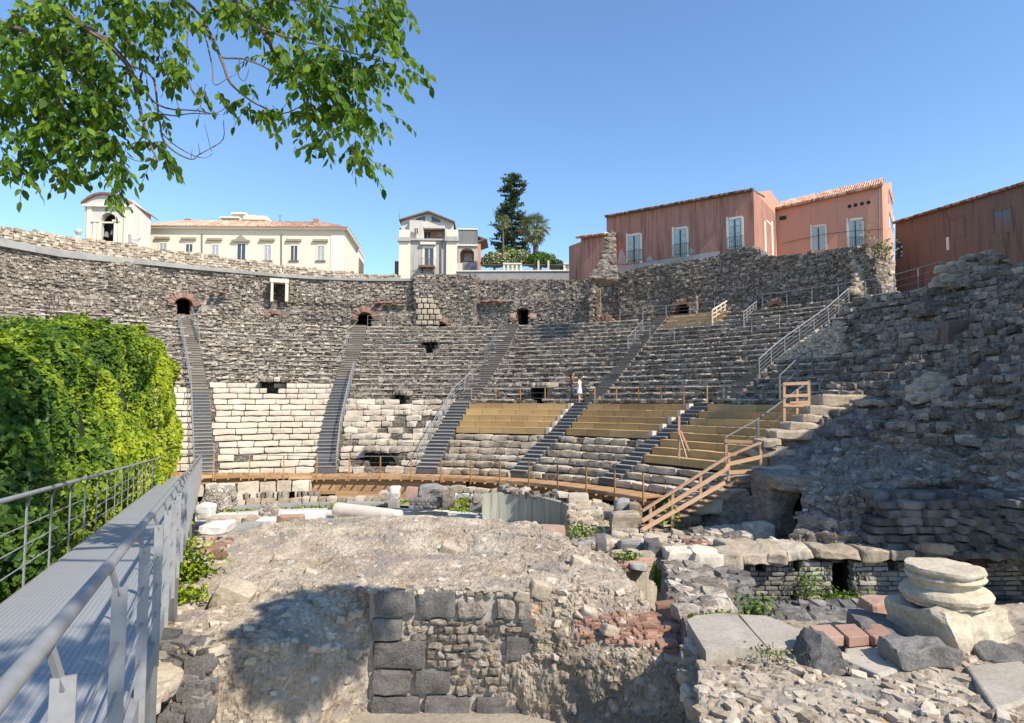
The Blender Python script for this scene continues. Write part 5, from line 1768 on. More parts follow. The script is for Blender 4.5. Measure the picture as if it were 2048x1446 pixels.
for side, lat, lab in ((1, -.41, 'grey steel railing with flat posts on the right of the metal walkway'), (-1, -2.12, 'darker steel railing on the left of the metal walkway, in front of the ivy')):
    rl = thing('walkway_railing', wk(lat, 0), lab, 'railing')
    pm = MB()
    pm.box((0, 0, .36), (.012 if side < 0 else .014, .065, 1.16), 0, .5)
    pmesh = mesh_only(pm, 'post', M['steel'])
    y = 3.04 - 1.15 * 3 if side > 0 else .5
    while y < Ye:
        P = wk(lat, y)
        child_copy(pmesh, 'post', rl, P, math.atan(.48) + math.pi / 2 * (side > 0) * 1.0)
        y += 1.15
    hb = MB()
    yy = np.linspace(-1.2, Ye, 24)
    inner = -.05 * side
    hb.tube([wk(lat + inner, q, 1.05) for q in yy], .027, 12)
    hb.build('handrail', M['steel'], rl, True)
    bk = MB()
    bk.bar((0, 0, .90), (inner, 0, 1.04), .02, .02)
    bkm = mesh_only(bk, 'rail_bracket', M['dsteel'])
    y = 3.04 - 1.15 * 3 if side > 0 else .5
    while y < Ye:
        child_copy(bkm, 'rail_bracket', rl, wk(lat, y))
        y += 1.15
    b = MB()
    for h in (.22, .45, .68):
        b.tube([wk(lat, q, h) for q in yy], .008, 6)
    b.build('rail', M['steel'], rl)

# ---------------------------------------------------------------- timber stair at the right end
ts = thing('timber_stair_railing', PY(1300, 1078, 20.8), 'sloping pale timber handrail climbing to a small landing at the right end of the walkway', 'timber railing')
Yt = lambda x: 20.9 + (x - 1290) * .0055
Q_ = lambda x, y, dy=0: PY(x, y, Yt(x) + dy)
pb_ = MB()
for (x, yt, yb) in ((1301, 1010, 1078), (1345, 982, 1062), (1401, 950, 1002), (1457, 905, 962), (1521, 886, 944)):
    mb = MB()
    mb.bar(Q_(x, yb), Q_(x, yt), .09, .09, .5 if x != 1345 else .9)
    mb.build('post', M['ring'] if x == 1345 else M['pale'], ts)
for nm, seq in (('handrail', [(1284, 1022), (1457, 912), (1521, 885)]), ('middle_rail', [(1284, 1042), (1450, 940), (1457, 928), (1521, 914)]), ('lower_rail', [(1284, 1060), (1450, 965)]), ('landing_rail', [(1457, 945), (1545, 940)])):
    mb = MB()
    for i in range(len(seq) - 1):
        mb.bar(Q_(*seq[i], -.05), Q_(*seq[i + 1], -.05), .05 if nm != 'handrail' else .14, .13 if nm != 'handrail' else .05, R.random())
    mb.build(nm, M['pale'], ts)
mb = MB(); mb.bar(Q_(1521, 888), Q_(1562, 946), .05, .12, .7); mb.build('brace', M['pale'], ts)
mb = MB()
n = 11
for i in range(n):
    f = i / (n - 1)
    x, y = 1300 + 165 * f, 1060 - 98 * f
    a = Q_(x, y, .05)
    mb.box(a + np.array([.15, .55, -.03]), (.34, 1.1, .045), .35, R.random())
mb.box(Q_(1490, 958, .6), (1.4, 1.3, .05), .3, .6)
mb.build('tread', M['pale'], ts)
fr = thing('scaffold', PY(1590, 880, 24), 'open timber frame of posts and crossbars at the shaded right end of the benches', 'timber frame')
for (a, b) in (((1568, 765), (1568, 858)), ((1616, 765), (1620, 865)), ((1594, 778), (1594, 845))):
    mb = MB(); mb.bar(PY(*b, 24.6), PY(*a, 24.6), .09, .09, .6); mb.build('post', M['pale'], fr)
for (a, b) in (((1566, 768), (1617, 766)), ((1566, 792), (1618, 790)), ((1566, 810), (1618, 811)), ((1580, 806), (1618, 804))):
    mb = MB(); mb.bar(PY(*a, 24.55), PY(*b, 24.55), .05, .12, .7); mb.build('crossbar', M['pale'], fr)
fr = thing('scaffold', PY(1450, 920, 23.4), 'low brown timber frame behind the upper end of the sloping handrail', 'timber frame')
for (a, b) in (((1452, 880), (1452, 925)), ((1520, 884), (1520, 925))):
    mb = MB(); mb.bar(PY(*b, 23.4), PY(*a, 23.4), .09, .09, .2); mb.build('post', M['pale'], fr)
for y in (882, 908):
    mb = MB(); mb.bar(PY(1449, y, 23.35), PY(1522, y + 3, 23.35), .05, .12, .1); mb.build('crossbar', M['pale'], fr)
fr = thing('timber_brace', PY(1358, 915, 24.6), 'single timber post with two slanting braces against the bench end', 'timber post')
mb = MB(); mb.bar(PY(1358, 918, 24.4), PY(1358, 832, 24.4), .08, .08, .5); mb.build('post', M['pale'], fr)
mb = MB(); mb.bar(PY(1358, 868, 24.35), PY(1372, 915, 24.1), .05, .08, .7); mb.build('brace', M['pale'], fr)
mb = MB(); mb.bar(PY(1361, 862, 24.6), PY(1378, 902, 24.7), .05, .08, .3); mb.build('brace', M['pale'], fr)

# ---------------------------------------------------------------- tall house beyond the right edge of the view, whose shadow falls on the bank
def shade_pt(px, py, Y, t):
    return PY(px, py, Y) + np.array(SUN) * t
hs = thing('brick_house', (26, 18, -6), 'tall brown rendered house beyond the right edge, casting the long shadow', 'house')
mb = MB()
# (x, y) footprint near edge and heights: stepped masses
def mass(x0, y0, x1, y1, zt):
    mb.box(((x0 + x1) / 2, (y0 + y1) / 2, (zt - 6) / 2), (x1 - x0, y1 - y0, zt + 6))
mb.prism([(20.5, 21.5, -6), (30.5, 32.5, -6), (36, 28, -6), (26, 17, -6)], (0, 0, 18.8), .5)
mb.build('wall', M['brown'], hs)
mb = MB()
mb.prism([(20.2, 21.5, 12.8), (30.5, 32.9, 12.8), (36.4, 28, 12.8), (26, 16.6, 12.8)], (0, 0, .35), .5)
mb.build('roof', M['dtile'], hs)
h2 = thing('ruined_tower', (18, 15, -6), 'tall broken rubble tower beyond the right edge of the view', 'ruined wall')
mb = MB()
mb.prism([(13.6, 13.2, -6), (20.2, 21.2, -6), (23, 19, -6), (16.4, 11.2, -6)], (0, 0, 13), .5)
mb.build('wall', M['ruin'], h2)
M['olivestone'] = plain('weathered_trim_stone', (.30, .265, .19), .9, 0, .2)
# ---------------------------------------------------------------- building helpers
class Facade:
    """vertical wall plane; px coordinates are traced onto it"""
    def __init__(s, x0, Y0, D):
        s.P = PY(x0, 700, Y0); s.D = np.array(D, float) / math.hypot(*D)
        s.n = np.array([s.D[1], -s.D[0]])        # towards the camera side
        if np.dot(s.n, s.P[:2]) > 0: s.n = -s.n
    def __call__(s, x, y, out=0):
        P0 = s.P[:2] + s.n * out
        return PP(x, y, P0, s.D)
    def poly(s, mb, pts, out, th, tone=.5):
        """polygon standing `out` proud, th thick (backwards)"""
        P = [s(x, y) + np.array([*s.n * out, 0]) for x, y in pts]
        mb.prism(P, (*(-s.n * th), 0), tone)
    def rect(s, mb, x0, y0, x1, y1, out, th, tone=.5, sk=0):
        """px rectangle kept level in the world: the y are taken at x0, the far side follows the wall"""
        A, B = s(x0, y1), s(x1, y1)
        zt, zb = s(x0, y0)[2], A[2]
        if sk:
            mx = (x0 + x1) / 2
            zt, zb = s(mx, y0)[2], s(mx, y1)[2]
        n = np.array([*s.n, 0])
        P = [np.array([A[0], A[1], zb]), np.array([B[0], B[1], zb]), np.array([B[0], B[1], zt]), np.array([A[0], A[1], zt])]
        mb.prism([p + n * out for p in P], tuple(-n * th), tone)
def part(name, mat, parent, fn, smooth=False):
    mb = MB(); fn(mb)
    return mb.build(name, M[mat], parent, smooth)
def window(f, b, x0, y0, x1, y1, frame='trim', pane='glass', fw=2.5, sill=True, shut=False, bars=True, sillmat=None):
    w_ = part('window', frame, b, lambda mb: (f.rect(mb, x0 - fw, y0 - fw, x0, y1, .06, .1, sk=1), f.rect(mb, x1, y0 - fw, x1 + fw, y1, .06, .1, sk=1), f.rect(mb, x0, y0 - fw, x1, y0, .06, .1, sk=1)))
    part('pane', pane, w_, lambda mb: f.rect(mb, x0, y0, x1, y1, .012, .03, sk=1))
    if bars: part('window_frame', frame if frame != 'cream' else 'trim', w_, lambda mb: f.rect(mb, (x0 + x1) / 2 - .7, y0, (x0 + x1) / 2 + .7, y1, .03, .03, sk=1))
    if sill: part('sill', sillmat or frame, w_, lambda mb: f.rect(mb, x0 - fw - 1, y1, x1 + fw + 1, y1 + 2.4, .16, .18, sk=1))
    return w_
def tiles_eave(mb, P, Q, n, r=.1, over=.18, nrm=(0, 0), tone=None):
    """row of round tile ends along the eave from P to Q"""
    P = np.array(P, float); Q = np.array(Q, float)
    for i in range(n):
        c = P + (Q - P) * (i + .5) / n
        a = c + np.array([nrm[0] * over, nrm[1] * over, -.03]); b = c - np.array([nrm[0] * .6, nrm[1] * .6, -.16])
        mb.tube([a, b], r * R.uniform(.85, 1.1), 6, R.random() if tone is None else tone)
def roof_sheet(mb, A, B, C_, D_, rows=40, amp=.05, th=.12):
    """tiled slope A-B eave, D-C ridge, ribs running up the slope"""
    A, B, C_, D_ = [np.array(p, float) for p in (A, B, C_, D_)]
    n = rows * 4
    G = np.zeros((6, n + 1, 3))
    for j in range(6):
        v = j / 5
        for i in range(n + 1):
            u = i / n
            p = (A * (1 - u) + B * u) * (1 - v) + (D_ * (1 - u) + C_ * u) * v
            G[j, i] = p + np.array([0, 0, amp * math.sin(i * math.pi / 2) * 1.0])
    mb.grid(G)
    mb.t4[-1] = NR.random(len(mb.t4[-1]))
    mb.prism([A - [0, 0, th], B - [0, 0, th], C_ - [0, 0, th], D_ - [0, 0, th]], (0, 0, th * .6), .4)

# ---------------------------------------------------------------- bell tower
f = Facade(215, 70, (1, .05))
b = thing('bell_tower', (*f(216, 490)[:2], TERR), 'small cream bell tower with a curved gable and bells in an arched opening', 'bell tower')
def tower(mb):
    f.poly(mb, [(170, 520), (170, 398), (180, 396), (264, 399), (264, 520), (232, 520), (232, 445), (230, 432), (222, 426), (213, 425), (205, 430), (200, 442), (199, 520)], 0, .8)
    A = f(262, 520); B = A + np.array([.35, 3.0, 0])
    zt = f(262, 400)[2]
    mb.prism([(A[0], A[1], TERR), (B[0], B[1], TERR), (B[0], B[1], zt - .8), (A[0], A[1], zt)], (-.5, 0, 0), .5)
    A2 = f(170, 520); B2 = A2 + np.array([-.1, 3.0, 0])
    mb.prism([(A2[0], A2[1], TERR), (B2[0], B2[1], TERR), (B2[0], B2[1], zt - .8), (A2[0], A2[1], zt)], (.5, 0, 0), .5)
part('wall', 'whitep', b, tower)
part('pilaster', 'cream', b, lambda mb: (f.rect(mb, 171, 414, 180, 520, .12, .12), f.rect(mb, 246, 414, 262, 520, .12, .12), f.rect(mb, 184, 443, 191, 520, .10, .1), f.rect(mb, 193, 443, 200, 520, .1, .1), f.rect(mb, 226, 443, 233, 520, .1, .1), f.rect(mb, 235, 443, 241, 520, .1, .1)))
part('cornice', 'trim', b, lambda mb: (f.rect(mb, 168, 409, 266, 414, .35, .4), f.rect(mb, 182, 440, 202, 444, .18, .2), f.rect(mb, 226, 440, 243, 444, .18, .2)))
arc = [(166, 409), (172, 404), (180, 398), (192, 392), (206, 389), (222, 390), (238, 394), (252, 400), (264, 409)]
part('gable', 'whitep', b, lambda mb: f.poly(mb, arc, .1, .5))
part('roof', 'dtile', b, lambda mb: (f.poly(mb, [(x, y - 3) for x, y in arc] + [(x, y + 1) for x, y in arc[::-1]], .45, 3.6, .4), mb.prism([f(252, 399), f(266, 408), f(266, 408) + [.9, 3.6, -.9], f(252, 399) + [0, 3.4, -.1]], (0, 0, .12), .3)))
part('inner_wall', 'dark', b, lambda mb: f.rect(mb, 180, 420, 250, 520, -1.6, .2))
for (x, y, r) in ((207, 472, .30), (221, 468, .36)):
    mb = MB(); lathe(mb, f(x, y) + np.array([0, .5, 0]), [(r, 0), (r * .8, .15), (r * .6, .5), (r * .3, .62), (0, .66)], 14); mb.build('bell', M['dsteel'], b)
part('bell_beam', 'trim', b, lambda mb: f.rect(mb, 198, 441, 233, 444, -.4, .15))
part('finial', 'whitep', b, lambda mb: mb.box(f(226, 385), (.25, .25, .7), 0, .5, 0, 3, 3))
# lion-like scroll ornament and pot on the wall at the left
mb = MB(); lathe(mb, PY(156, 477, 60), [(.28, 0), (.2, .1), (.12, .3), (.28, .55), (.34, .75), (.2, .9), (0, .95)], 12)
tag(mb.build('stone_urn', M['whitep']), 'small white stone urn on the skyline left of the bell tower', 'urn')
mb = MB(); mb.box(PY(268, 486, 66), (1.1, .6, 2.2), .2, .5, .1, 6, 4, .2); tag(mb.build('scroll_ornament', M['whitep']), 'weathered stone scroll between the bell tower and the cream palace', 'ornament')

# ---------------------------------------------------------------- cream palace
f = Facade(300, 76, (1, .03))
b = thing('cream_palace', (*f(480, 500)[:2], TERR), 'long cream palace with seven front windows and a low orange tiled roof', 'palace')
xl, xr = 275, 687
A = f(xl, 600); Bp = f(xr, 600)
zt = f(480, 459)[2]
Bk = Bp + np.array([-.8, 9, 0]); Ak = A + np.array([-.2, 9, 0])
part('wall', 'cream', b, lambda mb: mb.prism([(p[0], p[1], TERR) for p in (A, Bp, Bk, Ak)], (0, 0, zt - TERR)))
part('cornice', 'trim', b, lambda mb: (mb.prism([(p[0] + dx, p[1] + dy, zt) for p, dx, dy in ((A, -.4, -.5), (Bp, .5, -.5), (Bk, .5, .4), (Ak, -.4, .4))], (0, 0, .28)),))
def hip(mb):
    e = [np.array((p[0] + dx, p[1] + dy, zt + .29)) for p, dx, dy in ((A, -.5, -.6), (Bp, .55, -.6), (Bk, .55, .4), (Ak, -.5, .4))]
    r0 = e[0] + [4.0, 4.8, 2.0]; r1 = e[1] + [-4.6, 4.8, 2.0]
    roof_sheet(mb, e[0], e[1], r1, r0, 110, .04)
    mb.add([e[1], e[2], r1], None, [(0, 1, 2)], .4); mb.add([e[2], e[3], r0, r1], [(0, 1, 2, 3)]); mb.add([e[3], e[0], r0], None, [(0, 1, 2)])
rf = part('roof', 'tile', b, hip)
for x in (376, 632):
    part('chimney', 'brick', rf, lambda mb: mb.box(PY(x, 445, 80), (.7, .5, .9), 0, .6))
part('aerial', 'iron', b, lambda mb: (mb.tube([PY(560, 446, 79), PY(560, 430, 79)], .03, 4), mb.tube([PY(555, 432, 79), PY(565, 432, 79)], .02, 4)))
# painted quoins, pediments, windows
part('corner_pilaster', 'trim', b, lambda mb: (f.rect(mb, 660, 470, 686, 570, .07, .07, .6), f.rect(mb, 664, 474, 681, 570, .11, .05, .9)))
part('drainpipe', 'dsteel', b, lambda mb: [mb.tube([f(x, 467, .1), f(x, 560, .1)], .07, 6) for x in (404, 563)])
wx = [325.5, 378, 430, 482.5, 535, 588, 641.5]
for i, x in enumerate(wx):
    big = i == 3
    yt = 486 + i * .7 if i > 2 else 485 + i * 1.5
    hw = 8 if big else 6.5
    w_ = window(f, b, x - hw, yt + (0 if big else 2), x + hw, 519 + (i > 3) * 2, 'cream', 'glass' if i % 2 else 'lglass', 2.6, True, sillmat='dtile')
    if big:
        part('pediment', 'olivestone', w_, lambda mb: (f.rect(mb, x - 18, 480, x + 18, 484, .3, .3), f.poly(mb, [(x - 12, 480), (x - 4, 473), (x, 471), (x + 4, 473), (x + 12, 480)], .25, .25)))
    else:
        part('hood_mould', 'olivestone', w_, lambda mb: f.rect(mb, x - 15, yt - 11, x + 15, yt - 6.5, .28, .28))
window(f, b, 285, 487, 298, 497, 'trim', 'glass', 2.5)
bw_ = Facade(500, 96, (1, .05))
b2 = thing('roof_terrace_house', (*bw_(495, 470)[:2], TERR), 'pale flat roofed penthouse rising behind the tiled roof of the palace', 'house')
part('wall', 'whitep', b2, lambda mb: (bw_.rect(mb, 444, 437, 530, 640, 0, 9), bw_.rect(mb, 462, 427, 508, 437.5, -.5, 5)))
part('parapet', 'cream', b2, lambda mb: (bw_.rect(mb, 441, 434, 480, 437, .4, 10), bw_.rect(mb, 462, 424, 490, 427, -.1, 5), bw_.rect(mb, 488, 432, 533, 440, .3, 8)))
f = Facade(705, 86, (1, .1))
b3 = thing('round_corner_house', (*f(705, 540)[:2], TERR), 'narrow cream house end with a cornice, just right of the palace', 'house')
part('wall', 'cream', b3, lambda mb: (f.rect(mb, 684, 500, 713, 640, 0, 6),))
part('cornice', 'whitep', b3, lambda mb: (f.rect(mb, 684, 492, 716, 496, .35, 6.5), f.rect(mb, 684, 497, 715, 501, .2, 6.3)))
part('pilaster', 'trim', b3, lambda mb: (f.rect(mb, 697, 503, 704, 640, .12, .12), f.rect(mb, 707, 503, 712, 640, .12, .12)))
part('side_wall', 'brown', b3, lambda mb: f.rect(mb, 712, 512, 717, 540, -1.2, 4))

# ---------------------------------------------------------------- villa with gabled attic
f = Facade(850, 68, (1, .04))
b = thing('gabled_villa', (*f(850, 540)[:2], TERR), 'grey and white villa with a shallow gabled attic and one tall balcony window', 'house')
part('wall', 'greyp', b, lambda mb: f.rect(mb, 799, 480, 912, 640, 0, 9))
part('corner_pier', 'cream', b, lambda mb: (f.rect(mb, 797, 484, 819, 640, .3, .4), f.rect(mb, 892, 484, 914, 640, .3, .4)))
part('cornice', 'greyp', b, lambda mb: (f.rect(mb, 796, 476, 822, 484, .55, .7, .2), f.rect(mb, 890, 475, 918, 484, .55, .7, .2), f.rect(mb, 820, 478, 892, 481.5, .3, .4)))
part('balustrade_block', 'cream', b, lambda mb: [f.rect(mb, x0, 461, x1, 476, .4, .5) for x0, x1 in ((799, 819), (895, 916))])
part('attic_wall', 'whitep', b, lambda mb: (f.poly(mb, [(801, 480), (801, 436), (856, 421), (906, 441), (906, 480), (889, 480), (889, 453), (846, 453), (846, 480)], -.8, .5), f.rect(mb, 818, 439, 845, 480, -.3, .6), f.rect(mb, 801, 440, 806, 480, -1, 7)))
part('attic_roof', 'dtile', b, lambda mb: (f.poly(mb, [(797, 436.5), (856, 419), (909, 440.5), (909, 443), (856, 422.5), (797, 439)], -.3, 8.5, .3)))
part('loggia_back', 'pink2', b, lambda mb: (f.rect(mb, 845, 450, 890, 480, -2.6, .3),))
part('loggia_rail', 'whitep', b, lambda mb: f.rect(mb, 846, 448, 889, 453, -.6, .4))
for q in ([(830, 438), (832, 433), (849, 428), (849, 438)], [(862, 428), (880, 436), (880, 441), (862, 439)]):
    part('gable_window', 'glass', b, lambda mb: f.poly(mb, q, -.76, .1))
window(f, b, 829, 457, 836, 467, 'whitep', 'glass', 1.5, False)
ff = Facade(850, 70.4, (1, .04))
window(ff, b, 848, 464, 861, 478, 'whitep', 'glass', 1, False)
window(ff, b, 876, 465, 886, 474, 'whitep', 'lglass', 1, False)
w_ = window(f, b, 849, 497, 867, 534, 'cream', 'glass', 4.5, False)
part('hood_mould', 'trim', w_, lambda mb: (f.rect(mb, 841, 485, 872, 490, .35, .35),))
def balc(mb):
    f.rect(mb, 838, 533, 870, 537, .9, .9, .4)
    for x in range(838, 871, 4): mb.tube([f(x, 533, .85), f(x, 516, .85)], .02, 4)
    mb.tube([f(838, 516, .85), f(870, 516, .85)], .03, 4)
    for x in (842, 866): f.rect(mb, x, 537, x + 3, 547, .6, .6, .3)
part('balcony', 'dtile', b, balc)
part('drainpipe', 'dsteel', b, lambda mb: mb.tube([f(882, 484, .12), f(882, 555, .12)], .07, 6))
part('side_wing', 'brown', b, lambda mb: (f.rect(mb, 790, 444, 799, 640, -2.5, 8), f.rect(mb, 784, 516, 797, 640, -1.5, 7)))
part('mast', 'dsteel', b, lambda mb: mb.tube([f(799, 440), f(799, 426)], .04, 4))
# annex
f = Facade(935, 69, (1, .04))
b = thing('concrete_annex', (*f(935, 540)[:2], TERR), 'dark concrete upper box over an arched terrace, attached right of the villa', 'house')
part('upper_box', 'dgrey', b, lambda mb: f.rect(mb, 917, 459, 954.5, 490, 0, 6))
part('ledge', 'trim', b, lambda mb: (f.rect(mb, 915, 489, 956, 492, .15, 6.2), f.rect(mb, 916, 457, 955.5, 459.5, .1, 6.1)))
part('terrace_wall', 'greyp', b, lambda mb: f.poly(mb, [(916, 545), (916, 492), (955, 492), (955, 545), (948, 545), (948, 504), (943, 498), (934, 496), (925, 498), (920, 505), (920, 545)], -.05, .5))
part('terrace_back', 'pink2', b, lambda mb: f.rect(mb, 917, 492, 954, 545, -2.4, .3))
f2 = Facade(935, 71.2, (1, .04))
window(f2, b, 929, 508, 943, 522, 'whitep', 'lglass', 1.2, False)
part('parapet', 'whitep', b, lambda mb: (f.rect(mb, 913, 527, 925, 543, .25, .5), f.rect(mb, 953, 527, 956, 543, .2, .4)))
part('railing_panel', 'steel', b, lambda mb: ([mb.tube([f(x, 524, .2), f(x, 541, .2)], .025, 4) for x in range(925, 954, 3)], f.rect(mb, 925, 525, 953, 541, .1, .04)))
part('foundation', 'greyp', b, lambda mb: f.rect(mb, 913, 543, 957, 640, -.1, 6))
part('pink_side', 'pink2', b, lambda mb: f.rect(mb, 954.5, 482, 961, 545, -1.2, 4))
part('eave', 'dtile', b, lambda mb: (mb.prism([f(955, 474, -1), f(966, 479, -1), f(974, 478, -1), f(958, 472, -1)], (0, 5, .2), .3), mb.prism([f(958, 484, -1), f(972, 479, -1), f(974, 477, -1), f(956, 480, -1)], (0, 4, 0), .3)))

# ---------------------------------------------------------------- garden wall
f = Facade(1030, 62, (1, -.02))
b = thing('garden_wall', (*f(1030, 556)[:2], TERR), 'grey garden wall with cream balustrade panels and a thin railing in front of the bushes', 'garden wall')
part('wall', 'conc', b, lambda mb: f.rect(mb, 912, 543, 1152, 640, 0, .6))
part('coping', 'trim', b, lambda mb: f.rect(mb, 912, 541, 1152, 543.5, .12, .8))
for (x0, x1) in ((1006, 1044), (1127, 1152)):
    def bal(mb):
        f.rect(mb, x0, 526, x1, 529, .1, .5); 
        n = int((x1 - x0) / 9)
        for i in range(n + 1):
            xx = x0 + (x1 - x0 - 4) * i / max(1, n)
            f.rect(mb, xx, 529, xx + 4, 541.4, .05, .4)
        f.rect(mb, x0, 529, x1, 541, -.15, .12)
    part('balustrade', 'trim', b, bal)
part('fence', 'dsteel', b, lambda mb: ([mb.tube([f(x, 529, -.2), f(x, 542, -.2)], .02, 4) for x in range(1046, 1127, 4)], [mb.tube([f(x, 529, -.2), f(x, 542, -.2)], .02, 4) for x in range(962, 1006, 4)], mb.tube([f(962, 529, -.2), f(1127, 529, -.2)], .025, 4)))
for x in (1075, 1095):
    part('gate_post', 'whitep', b, lambda mb: f.rect(mb, x, 521, x + 4, 541.4, 0, .3))

# ---------------------------------------------------------------- pink houses
WD = (-1.434, 1)
f = Facade(1182, 53, WD)
b = thing('low_pink_house', (*f(1182, 550)[:2], TERR), 'low dull pink house with a short tiled roof, left of the big pink house', 'house')
A, Bp = f(1163, 640), f(1215, 640); zt = f(1190, 472)[2]
part('wall', 'pink1', b, lambda mb: (mb.prism([(A[0], A[1], TERR), (Bp[0], Bp[1], TERR), (Bp[0] + 2, Bp[1] + 3, TERR), (A[0] + 2.2, A[1] + 3, TERR)], (0, 0, zt - TERR)),))
f_s = Facade(1163, 53.9, (-.30, 1))
part('side_wall', 'pink1', b, lambda mb: mb.prism([(A[0], A[1], TERR), (A[0] - .9, A[1] + 1.6, TERR), (A[0] + .8, A[1] + 4.0, TERR), (A[0] + 2, A[1] + 3, TERR)], (0, 0, zt - TERR - .3)))
def rfl(mb):
    A_, B_ = np.array([A[0] - .3, A[1] - .1, zt]), np.array([Bp[0], Bp[1], zt])
    n = np.array([f.n[0], f.n[1], 0])
    roof_sheet(mb, A_ + n * .3, B_ + n * .3, B_ - n * 2.6 + [0, 0, .7], A_ - n * 2.6 + [0, 0, .7], 16, .05)
    tiles_eave(mb, A_ + n * .3, B_ + n * .3, 18, .09, .1, f.n)
part('roof', 'tile', b, rfl)
f = Facade(1268, 53, WD)
b = thing('streaked_pink_house', (*f(1360, 540)[:2], TERR), 'big dull pink house with dark rain streaks and three pale shuttered balcony doors', 'house')
A, Bp = f(1215, 640), f(1513, 640)
zt = f(1360, 407)[2]
depth = np.array([*(-f.n * 7.5), 0])
part('wall', 'pink1', b, lambda mb: mb.prism([(q[0], q[1], TERR) for q in (A, Bp, Bp + depth, A + depth)], (0, 0, zt - TERR)))
# sunlit end wall, given paler plaster for the sunlight, with sloping top (gable end) between the two houses
C1 = Bp + np.array([.02, .02, 0])
endl = [f(1513, 640) + np.array([*f.n * .0, 0])]
fe = Facade(1513, f(1513, 600)[1] - .01, (.697, 1))
pe = [fe(x, y, 0) for x, y in ((1513.5, 640), (1513.5, 384), (1541, 381), (1560, 408), (1562, 640))]
part('end_wall', 'pink2', b, lambda mb: mb.prism(pe, (-f.n[0] * .3 - .3, .3, 0), .5))
for (x0, y0, x1, y1) in ((1257, 471, 1281, 526), (1349, 458, 1374, 513), (1458, 438, 1484, 498)):
    w_ = window(f, b, x0, y0, x1, y1, 'trim', 'shutter', 4, False, bars=False)
    def shut(mb):
        mx = (x0 + x1) / 2
        for (a_, c_) in ((x0 + 1, mx - 1), (mx + 1, x1 - 1)):
            zt_, zb_ = f((x0 + x1) / 2, y0)[2], f((x0 + x1) / 2, y1)[2]
            for q in range(4):
                za = zb_ + (zt_ - zb_) * q / 4 + .06; zc = zb_ + (zt_ - zb_) * (q + 1) / 4 - .06
                P0, P1 = f(a_ + 1, 500), f(c_ - 1, 500)
                n = np.array([*f.n, 0])
                mb.prism([np.array([P0[0], P0[1], za]) + n * .05, np.array([P1[0], P1[1], za]) + n * .05, np.array([P1[0], P1[1], zc]) + n * .05, np.array([P0[0], P0[1], zc]) + n * .05], tuple(-n * .03), R.random())
    part('shutter_panel', 'shutter', w_, shut)
    part('gap', 'dark', w_, lambda mb: f.rect(mb, (x0 + x1) / 2 - .8, y0 + 2, (x0 + x1) / 2 + .8, y1, .06, .04, sk=1))
    def bal(mb):
        zr = f((x0 + x1) / 2, y1 - 24)[2]; zf = f((x0 + x1) / 2, y1 - 1)[2]
        for q in np.linspace(x0 - 3, x1 + 3, 9):
            P = f(q, 500, .22)
            mb.tube([(P[0], P[1], zf), (P[0], P[1], zr)], .016, 4)
        P, Q2 = f(x0 - 3, 500, .22), f(x1 + 3, 500, .22)
        for z in (zr, zf + .12): mb.tube([(P[0], P[1], z), (Q2[0], Q2[1], z)], .022, 4)
    part('balcony_rail', 'iron', w_, bal)
def rfb(mb):
    n = np.array([*f.n, 0])
    A_, B_ = np.array([A[0], A[1], zt]), np.array([Bp[0], Bp[1], zt])
    roof_sheet(mb, A_ + n * .25, B_ + n * .25, B_ - n * 3.8 + [0, 0, .55], A_ - n * 3.8 + [0, 0, .55], 60, .05)
    tiles_eave(mb, A_ + n * .3, B_ + n * .3, 62, .10, .12, f.n)
part('roof', 'dtile', b, rfb)
part('worn_patch', 'greyp', b, lambda mb: (f.poly(mb, [(1234, 528), (1238, 505), (1244, 497), (1251, 512), (1253, 528)], .012, .02), f.poly(mb, [(1291, 521), (1300, 511), (1308, 521)], .012, .02), f.poly(mb, [(1378, 508), (1380, 494), (1389, 503)], .012, .02), f.poly(mb, [(1228, 545), (1230, 530), (1256, 530), (1340, 517), (1440, 502), (1440, 515), (1340, 535), (1250, 548)], .012, .02)))
w_ = window(fe, b, 1532, 448, 1543, 512, 'trim', 'shutter', 3, False, bars=False)
# salmon house
fs = Facade(1553, 54, WD)
b = thing('salmon_house', (*fs(1660, 520)[:2], TERR), 'taller salmon house with two shuttered doors, a row of round holes and pale roof tiles', 'house')
def sw(mb):
    fs.poly(mb, [(1551, 640), (1553, 415), (1764, 368), (1770, 640)], 0, 3.5)
part('wall', 'pink2', b, sw)
# end wall (sunlit) with raking top
fe2 = Facade(1765, fs(1765, 600)[1], (.697, 1))
pe2 = [fe2(x, y) for x, y in ((1765, 640), (1763, 374), (1783, 364), (1793, 640))]
part('end_wall', 'pink2', b, lambda mb: mb.prism(pe2, (-.5, .35, 0), .5))
for (x0, y0, x1, y1) in ((1778, 392, 1784, 405), (1779, 438, 1786, 457)):
    window(fe2, b, x0, y0, x1, y1, 'trim' if y0 > 400 else 'pink2', 'glass', 1.5, False, bars=False)
def rfs(mb):
    n = np.array([*fs.n, 0])
    A_, B_ = fs(1553, 419), fs(1766, 371)
    roof_sheet(mb, A_ + n * .35, B_ + n * .35, B_ - n * 1.7 + [0, 0, 1.15], A_ - n * 1.7 + [0, 0, 1.15], 46, .07)
    tiles_eave(mb, A_ + n * .35, B_ + n * .35, 46, .12, .1, fs.n)
part('roof', 'tile', b, rfs)
